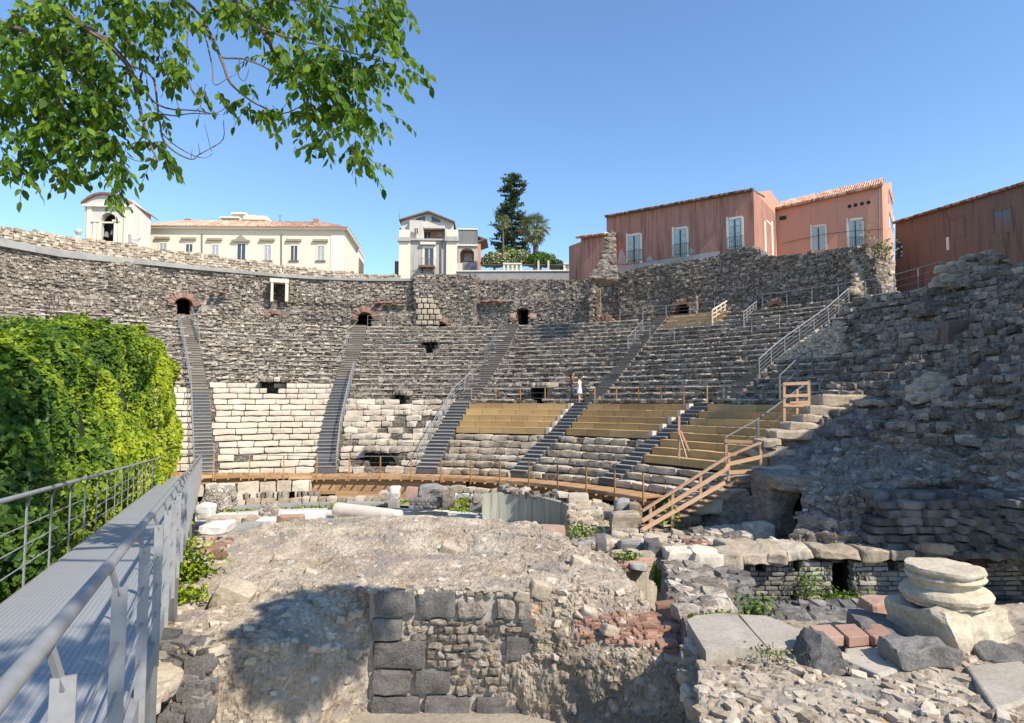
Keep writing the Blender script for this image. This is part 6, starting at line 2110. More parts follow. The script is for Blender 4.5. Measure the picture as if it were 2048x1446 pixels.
for (x0, y0, x1, y1) in ((1625, 453, 1651, 500), (1698, 440, 1726, 500)):
    w_ = window(fs, b, x0, y0, x1, y1, 'trim', 'shutter', 3.5, False, bars=False)
    part('gap', 'dark', w_, lambda mb: fs.rect(mb, (x0 + x1) / 2 - 1, y0 + 2, (x0 + x1) / 2 + 1, y1, .05, .04, sk=1))
    if x0 > 1690:
        part('balcony_rail', 'iron', w_, lambda mb: ([mb.tube([fs(q, 497, .2), fs(q, 474, .2)], .016, 4) for q in np.linspace(x0 - 2, x1 + 2, 8)], mb.tube([fs(x0 - 2, 474, .2), fs(x1 + 2, 474, .2)], .02, 4)))
for i, x in enumerate((1699, 1711, 1724, 1737)):
    def hole(mb):
        c = fs(x, 412.5 - i * 2.6, .02)
        lathe(mb, c, [(.0, 0), (.15, 0), (.15, -.12), (0, -.12)], 12, .1, 0, 1, (*fs.n, 0))
    part('round_hole', 'dark', b, hole)
part('cable', 'iron', b, lambda mb: mb.tube([fs(1565, 487, .15), fs(1640, 470, .15), fs(1700, 462, .15), fs(1766, 458, .15)], .02, 4))
part('gutter_pipe', 'dsteel', b, lambda mb: mb.tube([fs(1758, 378, .12), fs(1758, 500, .12)], .05, 6))
part('vent', 'dark', b, lambda mb: fs.rect(mb, 1559, 432, 1573, 440, .012, .03, sk=1))
# ruined stub with pinkish plaster under the salmon house
stub = thing('plastered_stub', PY(1755, 585, 39), 'brown plastered wall stub with a broken pale edge below the salmon house', 'ruined wall')
mb = MB()
a, b_ = PY(1735, 600, 39.2), PY(1764, 484, 39.2)
mb.box(((a[0] + b_[0]) / 2, 39.6, (a[2] + b_[2]) / 2), (b_[0] - a[0], .8, b_[2] - a[2]), -.2, .5, .08, 6, 9, .06)
mb.build('plastered_wall', M['brown'], stub)
stones_in('', '', '', [(1762, 486), (1772, 490), (1784, 520), (1792, 590), (1765, 592)], 39.4, 38.6, 110, .16, .36, 'limed', 5, .7, 'broken_edge', stub)
stones_in('', '', '', [(1700, 500), (1722, 500), (1734, 520), (1732, 570), (1752, 590), (1700, 586), (1716, 540)], 39.0, 38.2, 130, .16, .4, 'limed', 5, .7, 'pale_stones', stub)
# brick and stone spur in front of the streaked house
sp_ = stones_in('masonry_spur', 'tall tapering spur of pale broken masonry in front of the streaked pink house', 'ruined wall', [(1219, 461), (1228, 462), (1229, 545), (1240, 560), (1176, 556), (1196, 535), (1208, 500)], 46.2, 45.0, 330, .16, .34, 'rub', 5, .6, tn=(.0, .55))
mb = MB()
P = [PY(x, y, 46.6 if y < 500 else 46) for x, y in ((1221, 464), (1228, 464), (1229, 548), (1236, 562), (1182, 560), (1200, 535), (1211, 498))]
mb.prism(P, (0, 1.6, 0), .5)
mb.build('spur_core', M['wall'], sp_)
# brown house at the right
f = Facade(1850, 52.5, (-.307, 1))
b = thing('brown_house', (*f(1850, 580)[:2], TERR), 'long brown rough plastered house with a tiled eave at the right edge', 'house')
A, Bp = f(1793, 640), f(2120, 640)
tops = [(1793, 446), (1907, 411), (2120, 338)]
part('wall', 'brown', b, lambda mb: f.poly(mb, [(1789, 640), (1791, 446), (1907, 412), (2120, 346), (2120, 640)], 0, 6))
def rfr(mb):
    n = np.array([*f.n, 0])
    A_, B_ = f(1791, 446), f(2120, 346)
    roof_sheet(mb, A_ + n * .25, B_ + n * .25, B_ - n * 5 + [0, 0, 1.0], A_ - n * 5 + [0, 0, 1.0], 70, .06)
    tiles_eave(mb, A_ + n * .3, B_ + n * .3, 70, .11, .12, f.n)
part('roof', 'dtile', b, rfr)
window(f, b, 1794, 487, 1806, 516, 'dsteel', 'glass', 1.5, False, bars=False)
window(f, b, 1900, 438, 1926, 474, 'brown', 'glass', 5, False, bars=True)
window(f, b, 1990, 420, 2022, 466, 'brown', 'glass', 5, False, bars=True)
part('door_jamb', 'trim', b, lambda mb: f.rect(mb, 1894, 474, 1899, 500, .05, .05, sk=1))
tr = thing('terrace_ledge', PY(1850, 590, 33), 'narrow timber edged ledge in front of the brown house', 'ledge')
part('ledge', 'conc', tr, lambda mb: mb.prism([PY(1786, 590, 35.2), PY(1880, 566, 31.8), PY(1960, 545, 29.5), PY(1960, 553, 29.5), PY(1880, 573, 31.8), PY(1786, 597, 35.2)], (.4, 1.5, 0)))
railing([PY(1790, 588, 35), PY(1840, 576, 33.2), PY(1885, 565, 31.6)], 'pale railing on the ledge in front of the brown house', 1.1, 1.5, 2, 'steel', rr=.02)
# ---------------------------------------------------------------- foliage
def quads_leaf(mb, C, size, nrm=None, asp=1.6, tone=None, spread=1.0):
    """N leaf-sized pointed quads with random directions around optional normals"""
    n = len(C)
    if nrm is None: nrm = NR.normal(size=(n, 3))
    else: nrm = nrm + NR.normal(size=(n, 3)) * spread
    nrm /= np.linalg.norm(nrm, axis=1)[:, None]
    a = np.cross(nrm, NR.normal(size=(n, 3)))
    a /= np.linalg.norm(a, axis=1)[:, None]
    b = np.cross(nrm, a)
    s = (size * NR.uniform(.6, 1.3, n))[:, None] if np.isscalar(size) else (size * NR.uniform(.6, 1.3, n))[:, None]
    V = np.stack([C - a * s * asp / 2, C + b * s / 2 - a * s * .1 + nrm * s * .12, C + a * s * asp / 2, C - b * s / 2 - a * s * .1 + nrm * s * .12], 1).reshape(-1, 3)
    Q = np.arange(n * 4).reshape(n, 4)
    mb.add(V, Q, tone=NR.random(n) if tone is None else tone)
# ---- ivy bank along the left of the walkway
def ivy():
    t_ = thing('ivy_hedge', (-2.9 - .48 * 20, 20, -5.6), 'big rounded ivy covered hedge, bright yellow green, left of the metal walkway', 'ivy')
    n = 150000
    # surface: param s along the walkway (Y), v around the profile
    Y = NR.uniform(4.5, 32.8, n)
    H = np.interp(Y, [4, 8, 12, 18, 24, 28, 31, 32.4, 33], [-.3, .35, 1.05, 2.1, 3.1, 3.25, 2.7, 1.9, .3])    # top above the eye
    wd = np.interp(Y, [4, 25, 31, 33], [3.4, 3.4, 2.4, .7])
    g = NR.uniform(0, math.pi * .93, n)
    zc = -5.7
    hh = H - zc
    cg, sg = np.cos(g), np.sin(g)
    pw = .42
    lat = wd * np.sign(cg) * np.abs(cg) ** pw
    z = zc + hh * np.abs(sg) ** .55
    z0_ = z
    bulge = .42 * fbm(np.stack([Y, z, lat], 1), .55, 3) + .20 * fbm(np.stack([Y, z, lat], 1), 1.7, 3)
    ov = .85 * np.clip((Y - 22) / 8, 0, 1)
    X = -2.62 - .48 * Y - wd + lat + bulge * np.sign(cg) + ov * np.clip((z + 4.6) / 1.5, 0, 1)
    z = z + bulge * .8 * sg
    P = np.stack([X, Y + .48 * bulge * 0, z], 1)
    inner = NR.random(n) ** 2 * .35
    ctr = np.stack([-2.62 - .48 * Y - wd, Y, z * .7 + zc * .3], 1)
    P = P + (ctr - P) * (inner * .25)[:, None]
    keep = P[:, 2] > -5.7
    # camera facing half only needs density; thin out the far side
    far = (lat < -.2 * wd) & (NR.random(n) < .75)
    keep &= ~far
    P, cgk, sgk, Yk = P[keep], cg[keep], sg[keep], Y[keep]
    nrm = np.stack([cgk, -.35 + 0 * cgk, sgk + .15], 1)
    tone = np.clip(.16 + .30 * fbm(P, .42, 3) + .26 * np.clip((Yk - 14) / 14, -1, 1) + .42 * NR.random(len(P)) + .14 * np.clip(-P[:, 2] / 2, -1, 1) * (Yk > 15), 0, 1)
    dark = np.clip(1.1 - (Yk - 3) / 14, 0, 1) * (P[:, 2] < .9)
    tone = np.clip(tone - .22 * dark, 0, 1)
    mb = MB()
    sz = .115 * np.ones(len(P))
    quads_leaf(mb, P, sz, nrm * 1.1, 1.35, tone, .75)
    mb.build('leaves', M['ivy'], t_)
    # woody body inside so no light comes through
    Ys = np.linspace(5, 32.2, 30); gs = np.linspace(0, math.pi, 22)
    G = np.zeros((30, 22, 3))
    for i, y in enumerate(Ys):
        Hh = np.interp(y, [4, 8, 12, 18, 24, 28, 31, 32.4], [-.3, .35, 1.05, 2.1, 3.1, 3.25, 2.7, 1.9]) - .8 - zc
        w2 = np.interp(y, [4, 25, 31, 33], [3.4, 3.4, 2.4, 1.2]) - .8
        for j, q in enumerate(gs):
            c, s_ = math.cos(q), math.sin(q)
            G[i, j] = (-2.85 - .48 * y - w2 + w2 * np.sign(c) * abs(c) ** pw, y, zc + Hh * abs(s_) ** .55)
    mb = MB(); mb.grid(G)
    for e in (0, -1):
        c = G[e].mean(0); V = list(G[e]) + [c]
        mb.add(V, None, [(k, k + 1, 22) for k in range(21)])
    M['twig'] = plain('dark_ivy_inside', (.018, .028, .010), .95, 0, .3, 5, 0)
    mb.build('woody_inside', M['twig'], t_)
ivy()

# ---- overhanging tree
def leaflets(mb, base, d, L, n, size, droop=.5):
    """compound leaf: stalk with paired hanging leaflets"""
    d = np.array(d, float); d /= np.linalg.norm(d)
    side = np.cross(d, [0, 0, 1.0]); side /= np.linalg.norm(side) + 1e-9
    P = np.array(base, float)
    st = []
    for k in range(n + 1):
        f = k / n
        p = P + d * L * f + np.array([0, 0, -droop * L * f * f])
        st.append(p)
    mb_s.tube(st[::2] if len(st) > 4 else st, .004, 3, .4, False)
    for k in range(1, n + 1):
        for sd in ((-1, 1) if k < n else (0,)):
            a = side * sd * R.uniform(.4, .9) + np.array([0, 0, -1]) * R.uniform(.45, 1.1) + d * R.uniform(.1, .6)
            a /= np.linalg.norm(a)
            up = np.cross(a, NR.normal(size=3)); up /= np.linalg.norm(up)
            l = size * R.uniform(.7, 1.2)
            w_ = l * R.uniform(.46, .64)
            q = st[k] + side * sd * .01
            nn = np.cross(a, up)
            V = [q, q + a * l * .25 + up * w_ * .42 + nn * .006, q + a * l * .6 + up * w_ * .45 + nn * .01, q + a * l, q + a * l * .6 - up * w_ * .45 + nn * .01, q + a * l * .25 - up * w_ * .42 + nn * .006]
            t = R.random()
            mb.add(V, [(0, 1, 2, 5), (5, 2, 3, 4)], tone=t)
tree = thing('overhanging_tree', (-9.5, 1.5, -5.9), 'leafy tree branches hanging into the top left of the view, some twigs bare', 'tree')
mb_l, mb_s, mb_b = MB(), MB(), MB()
D0 = 7.2
def br(pts, r0, r1, dd=0):
    P = [PY(x, y, D0 + dd + .35 * math.sin(x * .02 + y * .013)) for x, y in pts]
    P = cr(np.array(P)[:, None, :], len(P) * 4)[:, 0, :]
    P = P + .02 * np.stack([fbm(P, 3, 2), fbm(P + 9, 3, 2), fbm(P + 17, 3, 2)], 1)
    mb_b.tube(P, list(np.linspace(r0, r1, len(P))), 6)
    return P
main = [
 ([(-120, -60), (60, -10), (180, 60), (250, 125), (275, 190), (290, 250), (312, 325)], .05, .012, 0),
 ([(-60, 20), (100, 90), (170, 170), (205, 235), (258, 282)], .035, .009, .2),
 ([(180, 60), (232, 105), (298, 190), (332, 214), (440, 229)], .022, .006, -.1),
 ([(250, 125), (300, 150), (318, 215), (322, 270), (345, 302), (383, 321), (400, 308), (446, 278), (450, 240)], .016, .004, .1),
 ([(318, 262), (350, 290), (382, 310), (410, 316), (428, 304)], .009, .003, .1),
 ([(322, 230), (380, 229), (432, 226), (472, 200)], .009, .003, .1),
 ([(210, -60), (245, 40), (250, 130), (254, 245), (330, 300)], .014, .004, .3),
 ([(300, -40), (372, 40), (374, 125), (382, 180), (410, 205)], .012, .004, -.2),
 ([(300, -60), (400, 30), (440, 110), (462, 165), (500, 200), (560, 226), (600, 216)], .022, .006, 0),
 ([(400, 30), (424, 120), (432, 170), (460, 158), (476, 148)], .009, .003, 0),
 ([(200, -80), (420, -30), (520, 60), (560, 120), (640, 170), (700, 215), (745, 262)], .035, .006, .2),
 ([(440, 110), (520, 130), (590, 168), (650, 150), (700, 160)], .012, .005, 0),
 ([(520, 60), (640, 90), (720, 110), (790, 130)], .016, .004, .1),
 ([(640, 170), (660, 230), (700, 290), (735, 340)], .010, .004, .1),
 ([(480, 120), (478, 150), (492, 165), (500, 140)], .006, .003, 0),
 ([(60, -10), (300, -20), (520, -10), (760, 30)], .03, .008, .4),
 ([(100, 90), (120, 200), (170, 300), (215, 360), (245, 400)], .016, .004, .1),
 ([(20, 60), (60, 180), (90, 260), (130, 330)], .02, .005, .2),
 ([(235, 300), (262, 318), (290, 325), (300, 310)], .006, .002, 0), ([(400, 308), (398, 285)], .004, .002, .1), ([(383, 318), (385, 296)], .004, .002, .1), ([(425, 300), (418, 270), (412, 250)], .004, .002, .1),
]
for pts, r0, r1, dd in main: br(pts, r0, r1, dd)
# trunk out of view on the left and the limb over the camera
for pts, rr in (([(-9.5, 1.5, -5.9), (-9.2, 1.6, -2), (-8.6, 2.2, 1.5), (-7.4, 4, 4.0), (-6.6, 6.3, 4.7)], [.34, .28, .24, .12, .06]),
                ([(-8.6, 2.2, 1.5), (-5, 3.0, 5.2), (-1, 3.6, 6.6), (3, 4, 7.6)], [.2, .16, .11, .06]),
                ([(-1, 3.6, 6.6), (1.5, 2.6, 7.4), (4.5, 2.2, 8.2)], [.08, .06, .03]),
                ([(-5, 3.0, 5.2), (-4, 6, 5.3), (-2.5, 7.4, 5.6)], [.08, .06, .04])):
    P = cr(np.array(pts, float)[:, None, :], 20)[:, 0, :]
    mb_b.tube(P, list(np.interp(np.linspace(0, 1, 20), np.linspace(0, 1, len(rr)), rr)), 10)
blobs = [  # px centre, radii, number of compound leaves
 (165, 40, 165, 75, 120), (60, 120, 90, 120, 90), (175, 145, 60, 55, 42), (225, 175, 45, 40, 24), (150, 215, 40, 60, 34), (160, 290, 26, 42, 22), (212, 225, 38, 34, 18),
 (205, 285, 30, 30, 15), (240, 318, 14, 26, 8), (228, 352, 12, 26, 8), (228, 395, 12, 12, 5), (138, 345, 14, 22, 8), (60, 300, 70, 70, 50), (310, 300, 12, 26, 6), (330, 322, 10, 10, 3), (310, 250, 16, 28, 5),
 (345, 140, 26, 14, 8), (360, 150, 14, 18, 5), (390, 178, 26, 12, 4), (425, 205, 14, 12, 3), (300, 90, 60, 26, 12), (60, 210, 80, 60, 50),
 (620, 20, 200, 60, 120), (600, 125, 70, 34, 42), (690, 135, 90, 30, 44), (650, 190, 62, 42, 40), (700, 235, 44, 24, 18), (620, 240, 26, 40, 14), (640, 300, 16, 10, 4), (498, 220, 22, 20, 7), (535, 235, 26, 16, 8),
 (740, 225, 36, 12, 6), (775, 248, 16, 8, 2), (720, 290, 24, 12, 5), (705, 318, 12, 8, 2), (735, 342, 10, 8, 2), (755, 165, 34, 20, 12), (800, 140, 22, 12, 5), (760, 60, 60, 40, 26), (420, 20, 120, 40, 34), (820, 150, 10, 8, 1)]
for cx_, cy_, rx, ry, n in blobs:
    for k in range(int(n * .78 + .5)):
        a = R.uniform(0, 2 * math.pi); q = math.sqrt(R.random())
        x, y = cx_ + rx * q * math.cos(a), cy_ + ry * q * math.sin(a)
        Y = D0 + R.uniform(-.5, .7)
        P = PY(x, y - 14, Y)
        dirx = R.uniform(-1, 1) * .8 + (.25 if cx_ > 400 else .1)
        leaflets(mb_l, P, (dirx, R.uniform(-.6, .6), R.uniform(-.6, .1)), R.uniform(.16, .34), R.choice((4, 5, 6)), R.uniform(.10, .145))
# unseen leaf clumps added above the camera to shade the podium and walkway
def crown(c, r, n):
    for k in range(n):
        v = NR.normal(size=3); v /= np.linalg.norm(v); v *= R.random() ** .33
        P = np.array(c) + v * np.array(r)
        leaflets(mb_l, P, NR.normal(size=3) + [0, 0, -.3], R.uniform(.2, .4), 5, R.uniform(.14, .2))
SH = np.array(SUN) / SUN.z
def over(px, py, Y, t): return PY(px, py, Y) + SH * t
crown(over(640, 1235, 12.0, 10.2), (1.15, .8, .62), 900)
crown(over(570, 1300, 11.0, 10.2), (1.05, .7, .5), 600)
for (x, y, Y) in ((300, 1110, 5.2), (200, 1130, 4.6), (160, 1170, 4.0), (250, 1160, 4.4), (180, 1230, 3.4), (330, 1140, 5.0)):
    P = wk(-1.3, 6.2) if False else PY(x, y, Y)
    crown(np.array([-1.2 - .48 * Y * 1.0, Y, -1.62 - .07 * Y]) + SH * 9.6 + NR.normal(size=3) * .5, (.6, .5, .3), 26)
mb_l.build('crown_and_shade_leaves', M['leaf'], tree)
mb_s.build('leaf_stalks', M['bark'], tree)
mb_b.build('branches', M['bark'], tree)

# ---- Norfolk pine
def norfolk():
    base = PY(1024, 560, 78)
    t_ = thing('norfolk_pine', (base[0], base[1], TERR), 'tall dark pine with layered branches behind the garden, left of the bigger palm', 'pine tree')
    xt, yt = 1022, 346
    T = PY(xt, yt, 78); z0 = TERR
    tr = MB(); tr.tube([(T[0] + .3, 78, z0), (T[0] + .1, 78, (z0 + T[2]) / 2), (T[0], 78, T[2])], [.32, .2, .05], 8)
    tr.build('trunk', M['bark'], t_)
    mb = MB(); bb = MB()
    cz = np.arange(PY(0, 505, 78)[2], T[2] - .1, .62)
    C = []; Nn = []
    for z in cz:
        y_px = 800 - z * 1250 / 78
        rad = np.interp(y_px, [342, 352, 368, 382, 388, 400, 425, 450, 475, 505], [.6, 1.3, 1.8, 1.5, .5, 1.4, 2.1, 2.6, 2.7, 2.4])
        for k in range(9):
            g = R.uniform(0, 2 * math.pi); rr = rad * R.uniform(.7, 1.12)
            if R.random() < .08: rr *= 1.3
            d = np.array([math.cos(g), math.sin(g), 0])
            c = np.array([T[0] + .1, 78, z])
            tip = c + d * rr + [0, 0, .10 * rr]
            bb.tube([c, c + d * rr * .5 - [0, 0, .05], tip], .03, 4)
            for q in range(int(18 + rr * 26)):
                f = R.random() ** .7
                p = c + d * rr * f + [0, 0, -.1 * math.sin(f * 3) + .12 * f * rr]
                C.append(p + NR.normal(size=3) * np.array([.17, .17, .10]))
    C = np.array(C)
    quads_leaf(mb, C, .17, None, 2.2, np.clip(.25 + .5 * NR.random(len(C)) + .1 * fbm(C, .6), 0, 1))
    mb.build('crown', M['pine'], t_)
    bb.build('limbs', M['bark'], t_)
norfolk()
def palm(px, ytop, ybase, Y, rad, lab, trunk=.28, skirt=1.0, n=70):
    C = PY(px, (ytop + ybase * 0 + ytop) / 2 + rad * 1250 / Y * .9, Y)
    t_ = thing('palm_tree', (C[0], Y, TERR), lab, 'palm tree')
    tr = MB(); tr.tube([(C[0] + .1, Y, TERR), (C[0], Y, C[2])], [trunk * 1.1, trunk], 8); tr.build('trunk', M['bark'], t_)
    mb = MB()
    for k in range(n):
        g = R.uniform(0, 2 * math.pi); e = R.uniform(-1.35 * skirt, 1.3)
        d = np.array([math.cos(g) * math.cos(e), math.sin(g) * math.cos(e), math.sin(e)])
        L = rad * R.uniform(.75, 1.1) * (.85 if e < 0 else 1)
        stem = np.array([C[0], Y, C[2]]) + d * L * .55
        tn = np.clip(.55 + e * -.25 + R.uniform(-.2, .3), 0, 1)
        side = np.cross(d, [0, 0, 1]); side /= np.linalg.norm(side) + 1e-6
        mb.bar(np.array([C[0], Y, C[2]]), stem, .03, .02, tn)
        for q in np.linspace(-1.1, 1.1, 9):
            dd = d * math.cos(q) + side * math.sin(q) + np.array([0, 0, -.22])
            w_ = np.cross(dd, [.1, .2, 1]); w_ /= np.linalg.norm(w_)
            tip = stem + dd * L * .5 + [0, 0, -.18 * L * R.random()]
            mid = stem + dd * L * .28
            mb.add([stem, mid + w_ * .045 * rad / 2, tip, mid - w_ * .045 * rad / 2], [(0, 1, 2, 3)], tone=tn)
    mb.build('crown', M['palm'], t_)
palm(1071, 424, 500, 74, 2.2, 'bushy grey green fan palm with a skirt of dry leaves, right of the pine', .34, 1.0, 120)
palm(1006, 428, 540, 66, .95, 'small slender fan palm with a thin dark trunk in front of the pine', .10, 1.0, 60)
def bush(px0, px1, ytop, ybase, Y, mat, lab, n=2600, name='garden_bush', bloom=None, sz=.16):
    a, b = PY(px0, ybase, Y), PY(px1, ytop, Y)
    c = (a + b) / 2; h = np.array([(b[0] - a[0]) / 2, 1.3, (b[2] - a[2]) / 2])
    t_ = thing(name, (c[0], Y, TERR), lab, 'bush')
    v = NR.normal(size=(n, 3)); v /= np.linalg.norm(v, axis=1)[:, None]
    v[:, 2] = np.abs(v[:, 2]) * 1.0 - (NR.random(n) < .35) * .9 * np.abs(v[:, 2])
    P = c + v * h * (NR.random(n) ** .25)[:, None] * (1 + .16 * fbm(v * 2 + px0, 1.3, 3))[:, None]
    P[:, 2] -= 0
    mb = MB(); quads_leaf(mb, P, sz, None, 1.4, np.clip(.45 + .3 * fbm(P, .9) + .3 * NR.random(n) - .15, 0, 1)); mb.build('leaves', M[mat], t_)
    st = MB(); st.tube([(c[0], Y, TERR), (c[0], Y, c[2])], .12, 6); st.build('stem', M['bark'], t_)
    if bloom:
        k = NR.random(n) < .45
        mb = MB(); quads_leaf(mb, P[k] + v[k] * .08, sz * .9, None, 1.1, NR.random(k.sum())); mb.build('blossom', M[bloom], t_)
bush(962, 1016, 505, 556, 66, 'shrub', 'rounded bush with pale pink blossom at the left of the garden', bloom='bloom')
bush(994, 1066, 500, 556, 67, 'shrub', 'wider bush with cream blossom behind the balustrade panel', 3200, bloom='bloom')
bush(988, 1040, 495, 530, 69, 'shrub', 'bright green bush behind the blossoming ones, below the pine')
bush(1050, 1112, 503, 558, 66, 'shrub', 'bright green trailing bush under the bigger palm', 3200)
bush(1096, 1130, 520, 552, 66, 'pine', 'low dark green bush at the right end of the garden railing', 1400)
# small plants in the ruins
def tuft(px, py, Y, w_, h, lab, n=160, mat='shrub', sz=.07, name='weed', cat='weed'):
    P0 = PY(px, py, Y)
    P = P0 + NR.normal(size=(n, 3)) * np.array([w_ / 2, w_ / 3, h / 2])
    mb = MB(); quads_leaf(mb, P, sz, None, 1.8)
    tag(mb.build(name, M[mat], None), lab, cat, None)
tuft(1733, 478, 39.2, .5, 1.3, 'tall weed growing from the plastered stub below the salmon house', 60, 'palm', .12)
tuft(1771, 495, 38.8, .8, .7, 'drooping weed on the top right of the plastered stub', 120, 'palm', .14)
tuft(500, 664, 52, .6, .6, 'green weed in the rubble wall left of the second stair', 120, 'shrub', .12)
tuft(1620, 1165, 16.3, .4, .45, 'green fern on the thin brick wall left of the doorway', 260, 'shrub', .05)
tuft(1685, 1198, 16.3, .9, .22, 'green weeds at the threshold of the dark doorway', 420, 'shrub', .07)
tuft(1500, 1218, 14.4, .5, .3, 'green weed at the left corner of the pit', 300, 'shrub', .07)
tuft(930, 1006, 28.8, .5, .3, 'yellow green plant left of the concave plastered wall', 260, 'ivy', .08)
tuft(1342, 1052, 21.3, .35, .9, 'green weed behind the second timber post', 260, 'shrub', .09)
tuft(1255, 1112, 16.2, .3, .14, 'small green plant on the slab at the podium rim', 160, 'shrub', .06)
tuft(1158, 1062, 22.6, .9, .25, 'moss and weeds at the foot of the limestone pier', 300, 'shrub', .08)
tuft(385, 1145, 14.2, .5, .55, 'green bush between the walkway and the podium', 700, 'ivy', .07)
tuft(372, 1112, 16.2, .35, .5, 'yellow green weeds near the red bricks by the walkway', 400, 'ivy', .07)
tuft(368, 1188, 12.4, .4, .16, 'bright green weed low by the walkway', 400, 'ivy', .06)
tuft(1450, 1233, 11, .35, .05, 'thin grass on the joint of the pale slab', 120, 'grass', .05)
tuft(1540, 1306, 8.6, .3, .08, 'dry moss at the front edge of the slabs', 160, 'palm', .03)
tuft(1725, 1280, 8.7, .3, .05, 'orange dry leaves lying by the pink paving bricks', 160, 'fall', .05) if 'fall' in M else None
# trench moss and grass strips
mb = MB()
for k in range(5200):
    f = R.random()
    x = 1300 + f * 78 + R.uniform(-14, 14); y = 1135 + f * 115 + R.uniform(-12, 30)
    Y = 15.9 - f * 4.6
    mb_p = PY(x + 18, y, Y)
    mb.add([mb_p, mb_p + [.03, 0, .015], mb_p + [.0, -.02, .07], mb_p + [-.03, 0, .02]], [(0, 1, 2, 3)], tone=R.random() * .7)
tag(mb.build('trench_moss', M['shrub']), 'green moss and ferns lining the narrow trench', 'moss', None, 'stuff')
mb = MB()
n = 0
C = []
for k in range(5200):
    r_, t__ = R.choice((13.6, 14.2, 14.9, 15.15)) + R.gauss(0, .16), R.uniform(-.75, .85)
    if vnoise(np.array([[t__ * 14, r_, 1.5]]))[0] < .0: continue
    C.append(pol(r_, t__, -5.32 + .06 * R.random()))
quads_leaf(mb, np.array(C), .11, np.tile([0, -.3, 1.0], (len(C), 1)), 1.6, NR.random(len(C)))
tag(mb.build('orchestra_grass', M['grass']), 'patches of short grass between the orchestra kerbs', 'grass', None, 'stuff')
# ---------------------------------------------------------------- two visitors
M['skin'] = plain('skin', (.50, .27, .18), .6, 0, .06, 8, 0)
M['hair'] = plain('dark_hair', (.04, .022, .015), .7, 0, .2, 20, .1)
M['white_cloth'] = plain('white_cloth', (.80, .80, .84), .85, 0, .05, 9, .2)
M['brown_top'] = plain('brown_top', (.18, .08, .055), .85, 0, .1, 9, .2)
M['denim'] = plain('dark_blue_denim', (.035, .06, .11), .85, 0, .15, 12, .2)
def ell(mb, c, r, n=12):
    c = np.array(c, float)
    pr = [(math.cos(a), math.sin(a)) for a in np.linspace(-math.pi / 2, math.pi / 2, n)]
    V, Q = [], []
    for cr_, s_ in pr:
        for k in range(n):
            g = 2 * math.pi * k / n
            V.append(c + np.array([r[0] * cr_ * math.cos(g), r[1] * cr_ * math.sin(g), r[2] * s_]))
    for i in range(n - 1):
        for k in range(n):
            Q.append((i * n + k, i * n + (k + 1) % n, (i + 1) * n + (k + 1) % n, (i + 1) * n + k))
    mb.add(V, Q, tone=.5)
def skin_body(name, verts, edges, parent, mat):
    me = bpy.data.meshes.new(name)
    O = np.array(ORI[parent.name])
    me.from_pydata([tuple(np.array(v[:3])) for v in verts], edges, [])
    o = bpy.data.objects.new(name, me); COL.objects.link(o); o.parent = parent
    me.materials.append(M[mat])
    md = o.modifiers.new('skin', 'SKIN')
    for i, v in enumerate(verts):
        sv = me.skin_vertices[0].data[i]
        sv.radius = (v[3], v[4] if len(v) > 4 else v[3])
        sv.use_root = (i == 0)
    md.use_smooth_shade = True
    s = o.modifiers.new('sub', 'SUBSURF'); s.levels = 1; s.render_levels = 2
    ORI[o.name] = tuple(O)
    return o
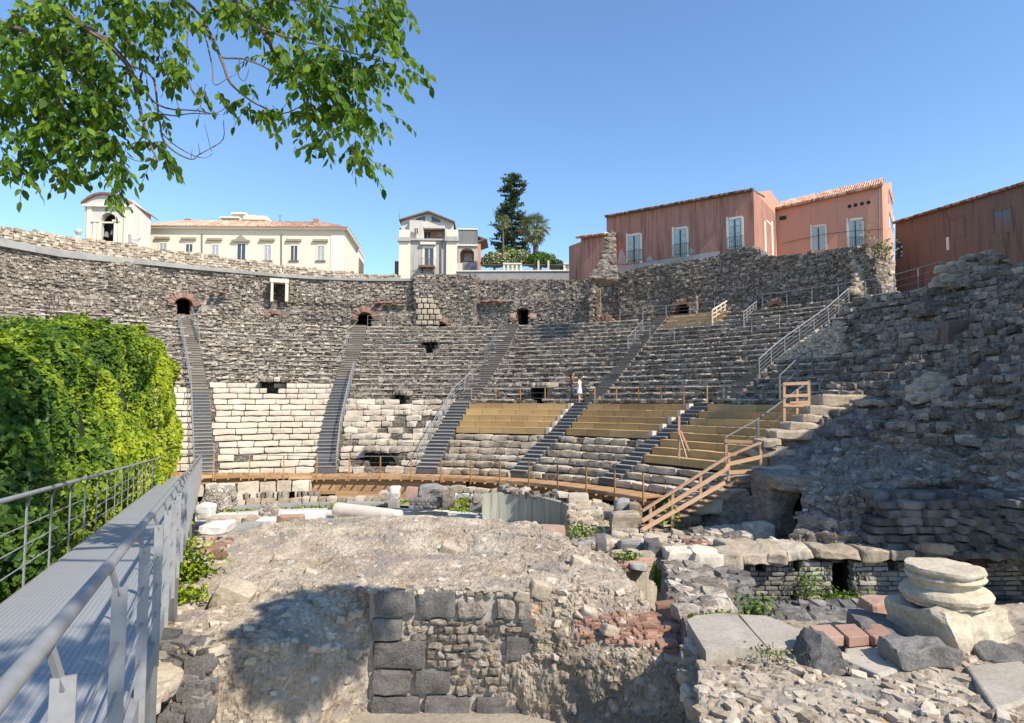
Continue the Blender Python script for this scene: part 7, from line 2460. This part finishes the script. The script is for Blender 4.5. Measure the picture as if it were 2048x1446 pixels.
def person(loc, rz, lab, h, top, legs_, hairlen, face, skirt=False, arms='hold'):
    t_ = thing('person', loc, lab, 'person', 'visitors standing on the seating')
    t_.rotation_euler = (0, 0, rz)
    s = h / 1.7
    V = [(0, 0, .92, .13, .10), (0, 0, 1.12, .115, .085), (0, 0, 1.34, .15, .09), (0, 0, 1.43, .08, .07), (0, .01, 1.50, .05, .05), (0, .015, 1.58, .085, .095), (0, .01, 1.66, .075, .09),
         (.09, 0, .86, .085, .09), (.10, .02, .48, .055, .06), (.10, -.01, .09, .036, .042), (.10, .13, .03, .032, .025),
         (-.09, 0, .86, .085, .09), (-.11, .03, .48, .055, .06), (-.12, 0, .09, .036, .042), (-.13, .14, .03, .032, .025),
         (.17, 0, 1.38, .05, .05), (.22, .03, 1.12, .036, .036), (.12, .24, 1.10, .027, .027), (.05, .33, 1.14, .028, .02),
         (-.17, 0, 1.38, .05, .05), (-.23, .05, 1.13, .036, .036), (-.12, .26, 1.16, .027, .027), (-.04, .35, 1.18, .028, .02)]
    E_ = [(0, 1), (1, 2), (2, 3), (3, 4), (4, 5), (5, 6), (0, 7), (7, 8), (8, 9), (9, 10), (0, 11), (11, 12), (12, 13), (13, 14), (2, 15), (15, 16), (16, 17), (17, 18), (2, 19), (19, 20), (20, 21), (21, 22)]
    # five fingers on each hand
    for hnd in (18, 22):
        hx, hy, hz = V[hnd][:3]
        for q in range(5):
            a = (q - 2) * .016
            i = len(V)
            ln = (.05, .075, .08, .075, .06)[q]
            V.append((hx + a, hy + ln * .6, hz + .005, .008, .008)); V.append((hx + a * 1.2, hy + ln, hz - .012, .007, .007))
            E_ += [(hnd, i), (i, i + 1)]
    V = [tuple(x * s for x in v) for v in V]
    skin_body('body', V, E_, t_, 'skin')
    def local(name, mat, fn):
        mb = MB(); fn(mb)
        vv = [v * s for v in mb.v]; mb.v = [v + np.array(loc) for v in vv]
        return mb.build(name, M[mat], t_, True)
    def shirt(mb):
        lathe(mb, (0, 0, 0), [(.17, .80 if skirt else .9), (.155, 1.0), (.145, 1.12), (.17, 1.3), (.165, 1.38), (.10, 1.44), (.07, 1.455)], 16)
        for v in mb.v: v[:, 1] *= .74
        for sx in (-1, 1): mb.tube([(sx * .15, 0, 1.39), (sx * .205, .02, 1.25), (sx * .222, .03, 1.16)], [.065, .056, .05], 10)
    local('shirt', top, shirt)
    if skirt:
        def sh_(mb):
            lathe(mb, (0, 0, 0), [(.15, .97), (.175, .9), (.2, .80), (.21, .66)], 16)
            for v in mb.v: v[:, 1] *= .8
        local('shorts', legs_, sh_)
    else:
        local('trousers', legs_, lambda mb: (lathe(mb, (0, 0, 0), [(.150, 1.0), (.165, .9), (.16, .82)], 16), mb.tube([(.09, 0, .88), (.10, .02, .5), (.10, 0, .10)], [.105, .075, .06], 12), mb.tube([(-.09, 0, .88), (-.11, .03, .5), (-.12, 0, .10)], [.105, .075, .06], 12)))
    def hr(mb):
        ell(mb, (0, -.012, 1.645), (.098, .105, .10))
        if hairlen: mb.tube([(0, -.06, 1.64), (0, -.085, 1.5), (0, -.09, 1.5 - hairlen)], [.085, .08, .04], 10)
    local('hair', 'hair', hr)
    local('face', 'skin', lambda mb: (ell(mb, (0, .028, 1.60), (.078, .085, .105)), ell(mb, (0, .115, 1.595), (.013, .02, .022), 8), ell(mb, (.088, .0, 1.60), (.012, .02, .03), 8), ell(mb, (-.088, .0, 1.60), (.012, .02, .03), 8)))
    local('eyes', 'hair', lambda mb: (ell(mb, (.03, .105, 1.618), (.011, .008, .007), 6), ell(mb, (-.03, .105, 1.618), (.011, .008, .007), 6), ell(mb, (0, .108, 1.555), (.022, .006, .005), 6)))
    local('shoes', 'dsteel', lambda mb: (ell(mb, (.10, .05, .035), (.045, .12, .04), 10), ell(mb, (-.125, .06, .035), (.045, .12, .04), 10)))
    return t_
pa = np.array(PC(1145, 801, 23.6)); pb = np.array(PC(1159, 808, 23.1))
person(tuple(pa), -math.pi / 2 - .2, 'person with long brown hair in a brown top and dark jeans, facing right', 1.70, 'brown_top', 'denim', .22, 1)
person(tuple(pb), math.pi / 2 - .2, 'person in a white shirt with bare legs, facing left towards the other', 1.66, 'white_cloth', 'white_cloth', 0, -1, True)
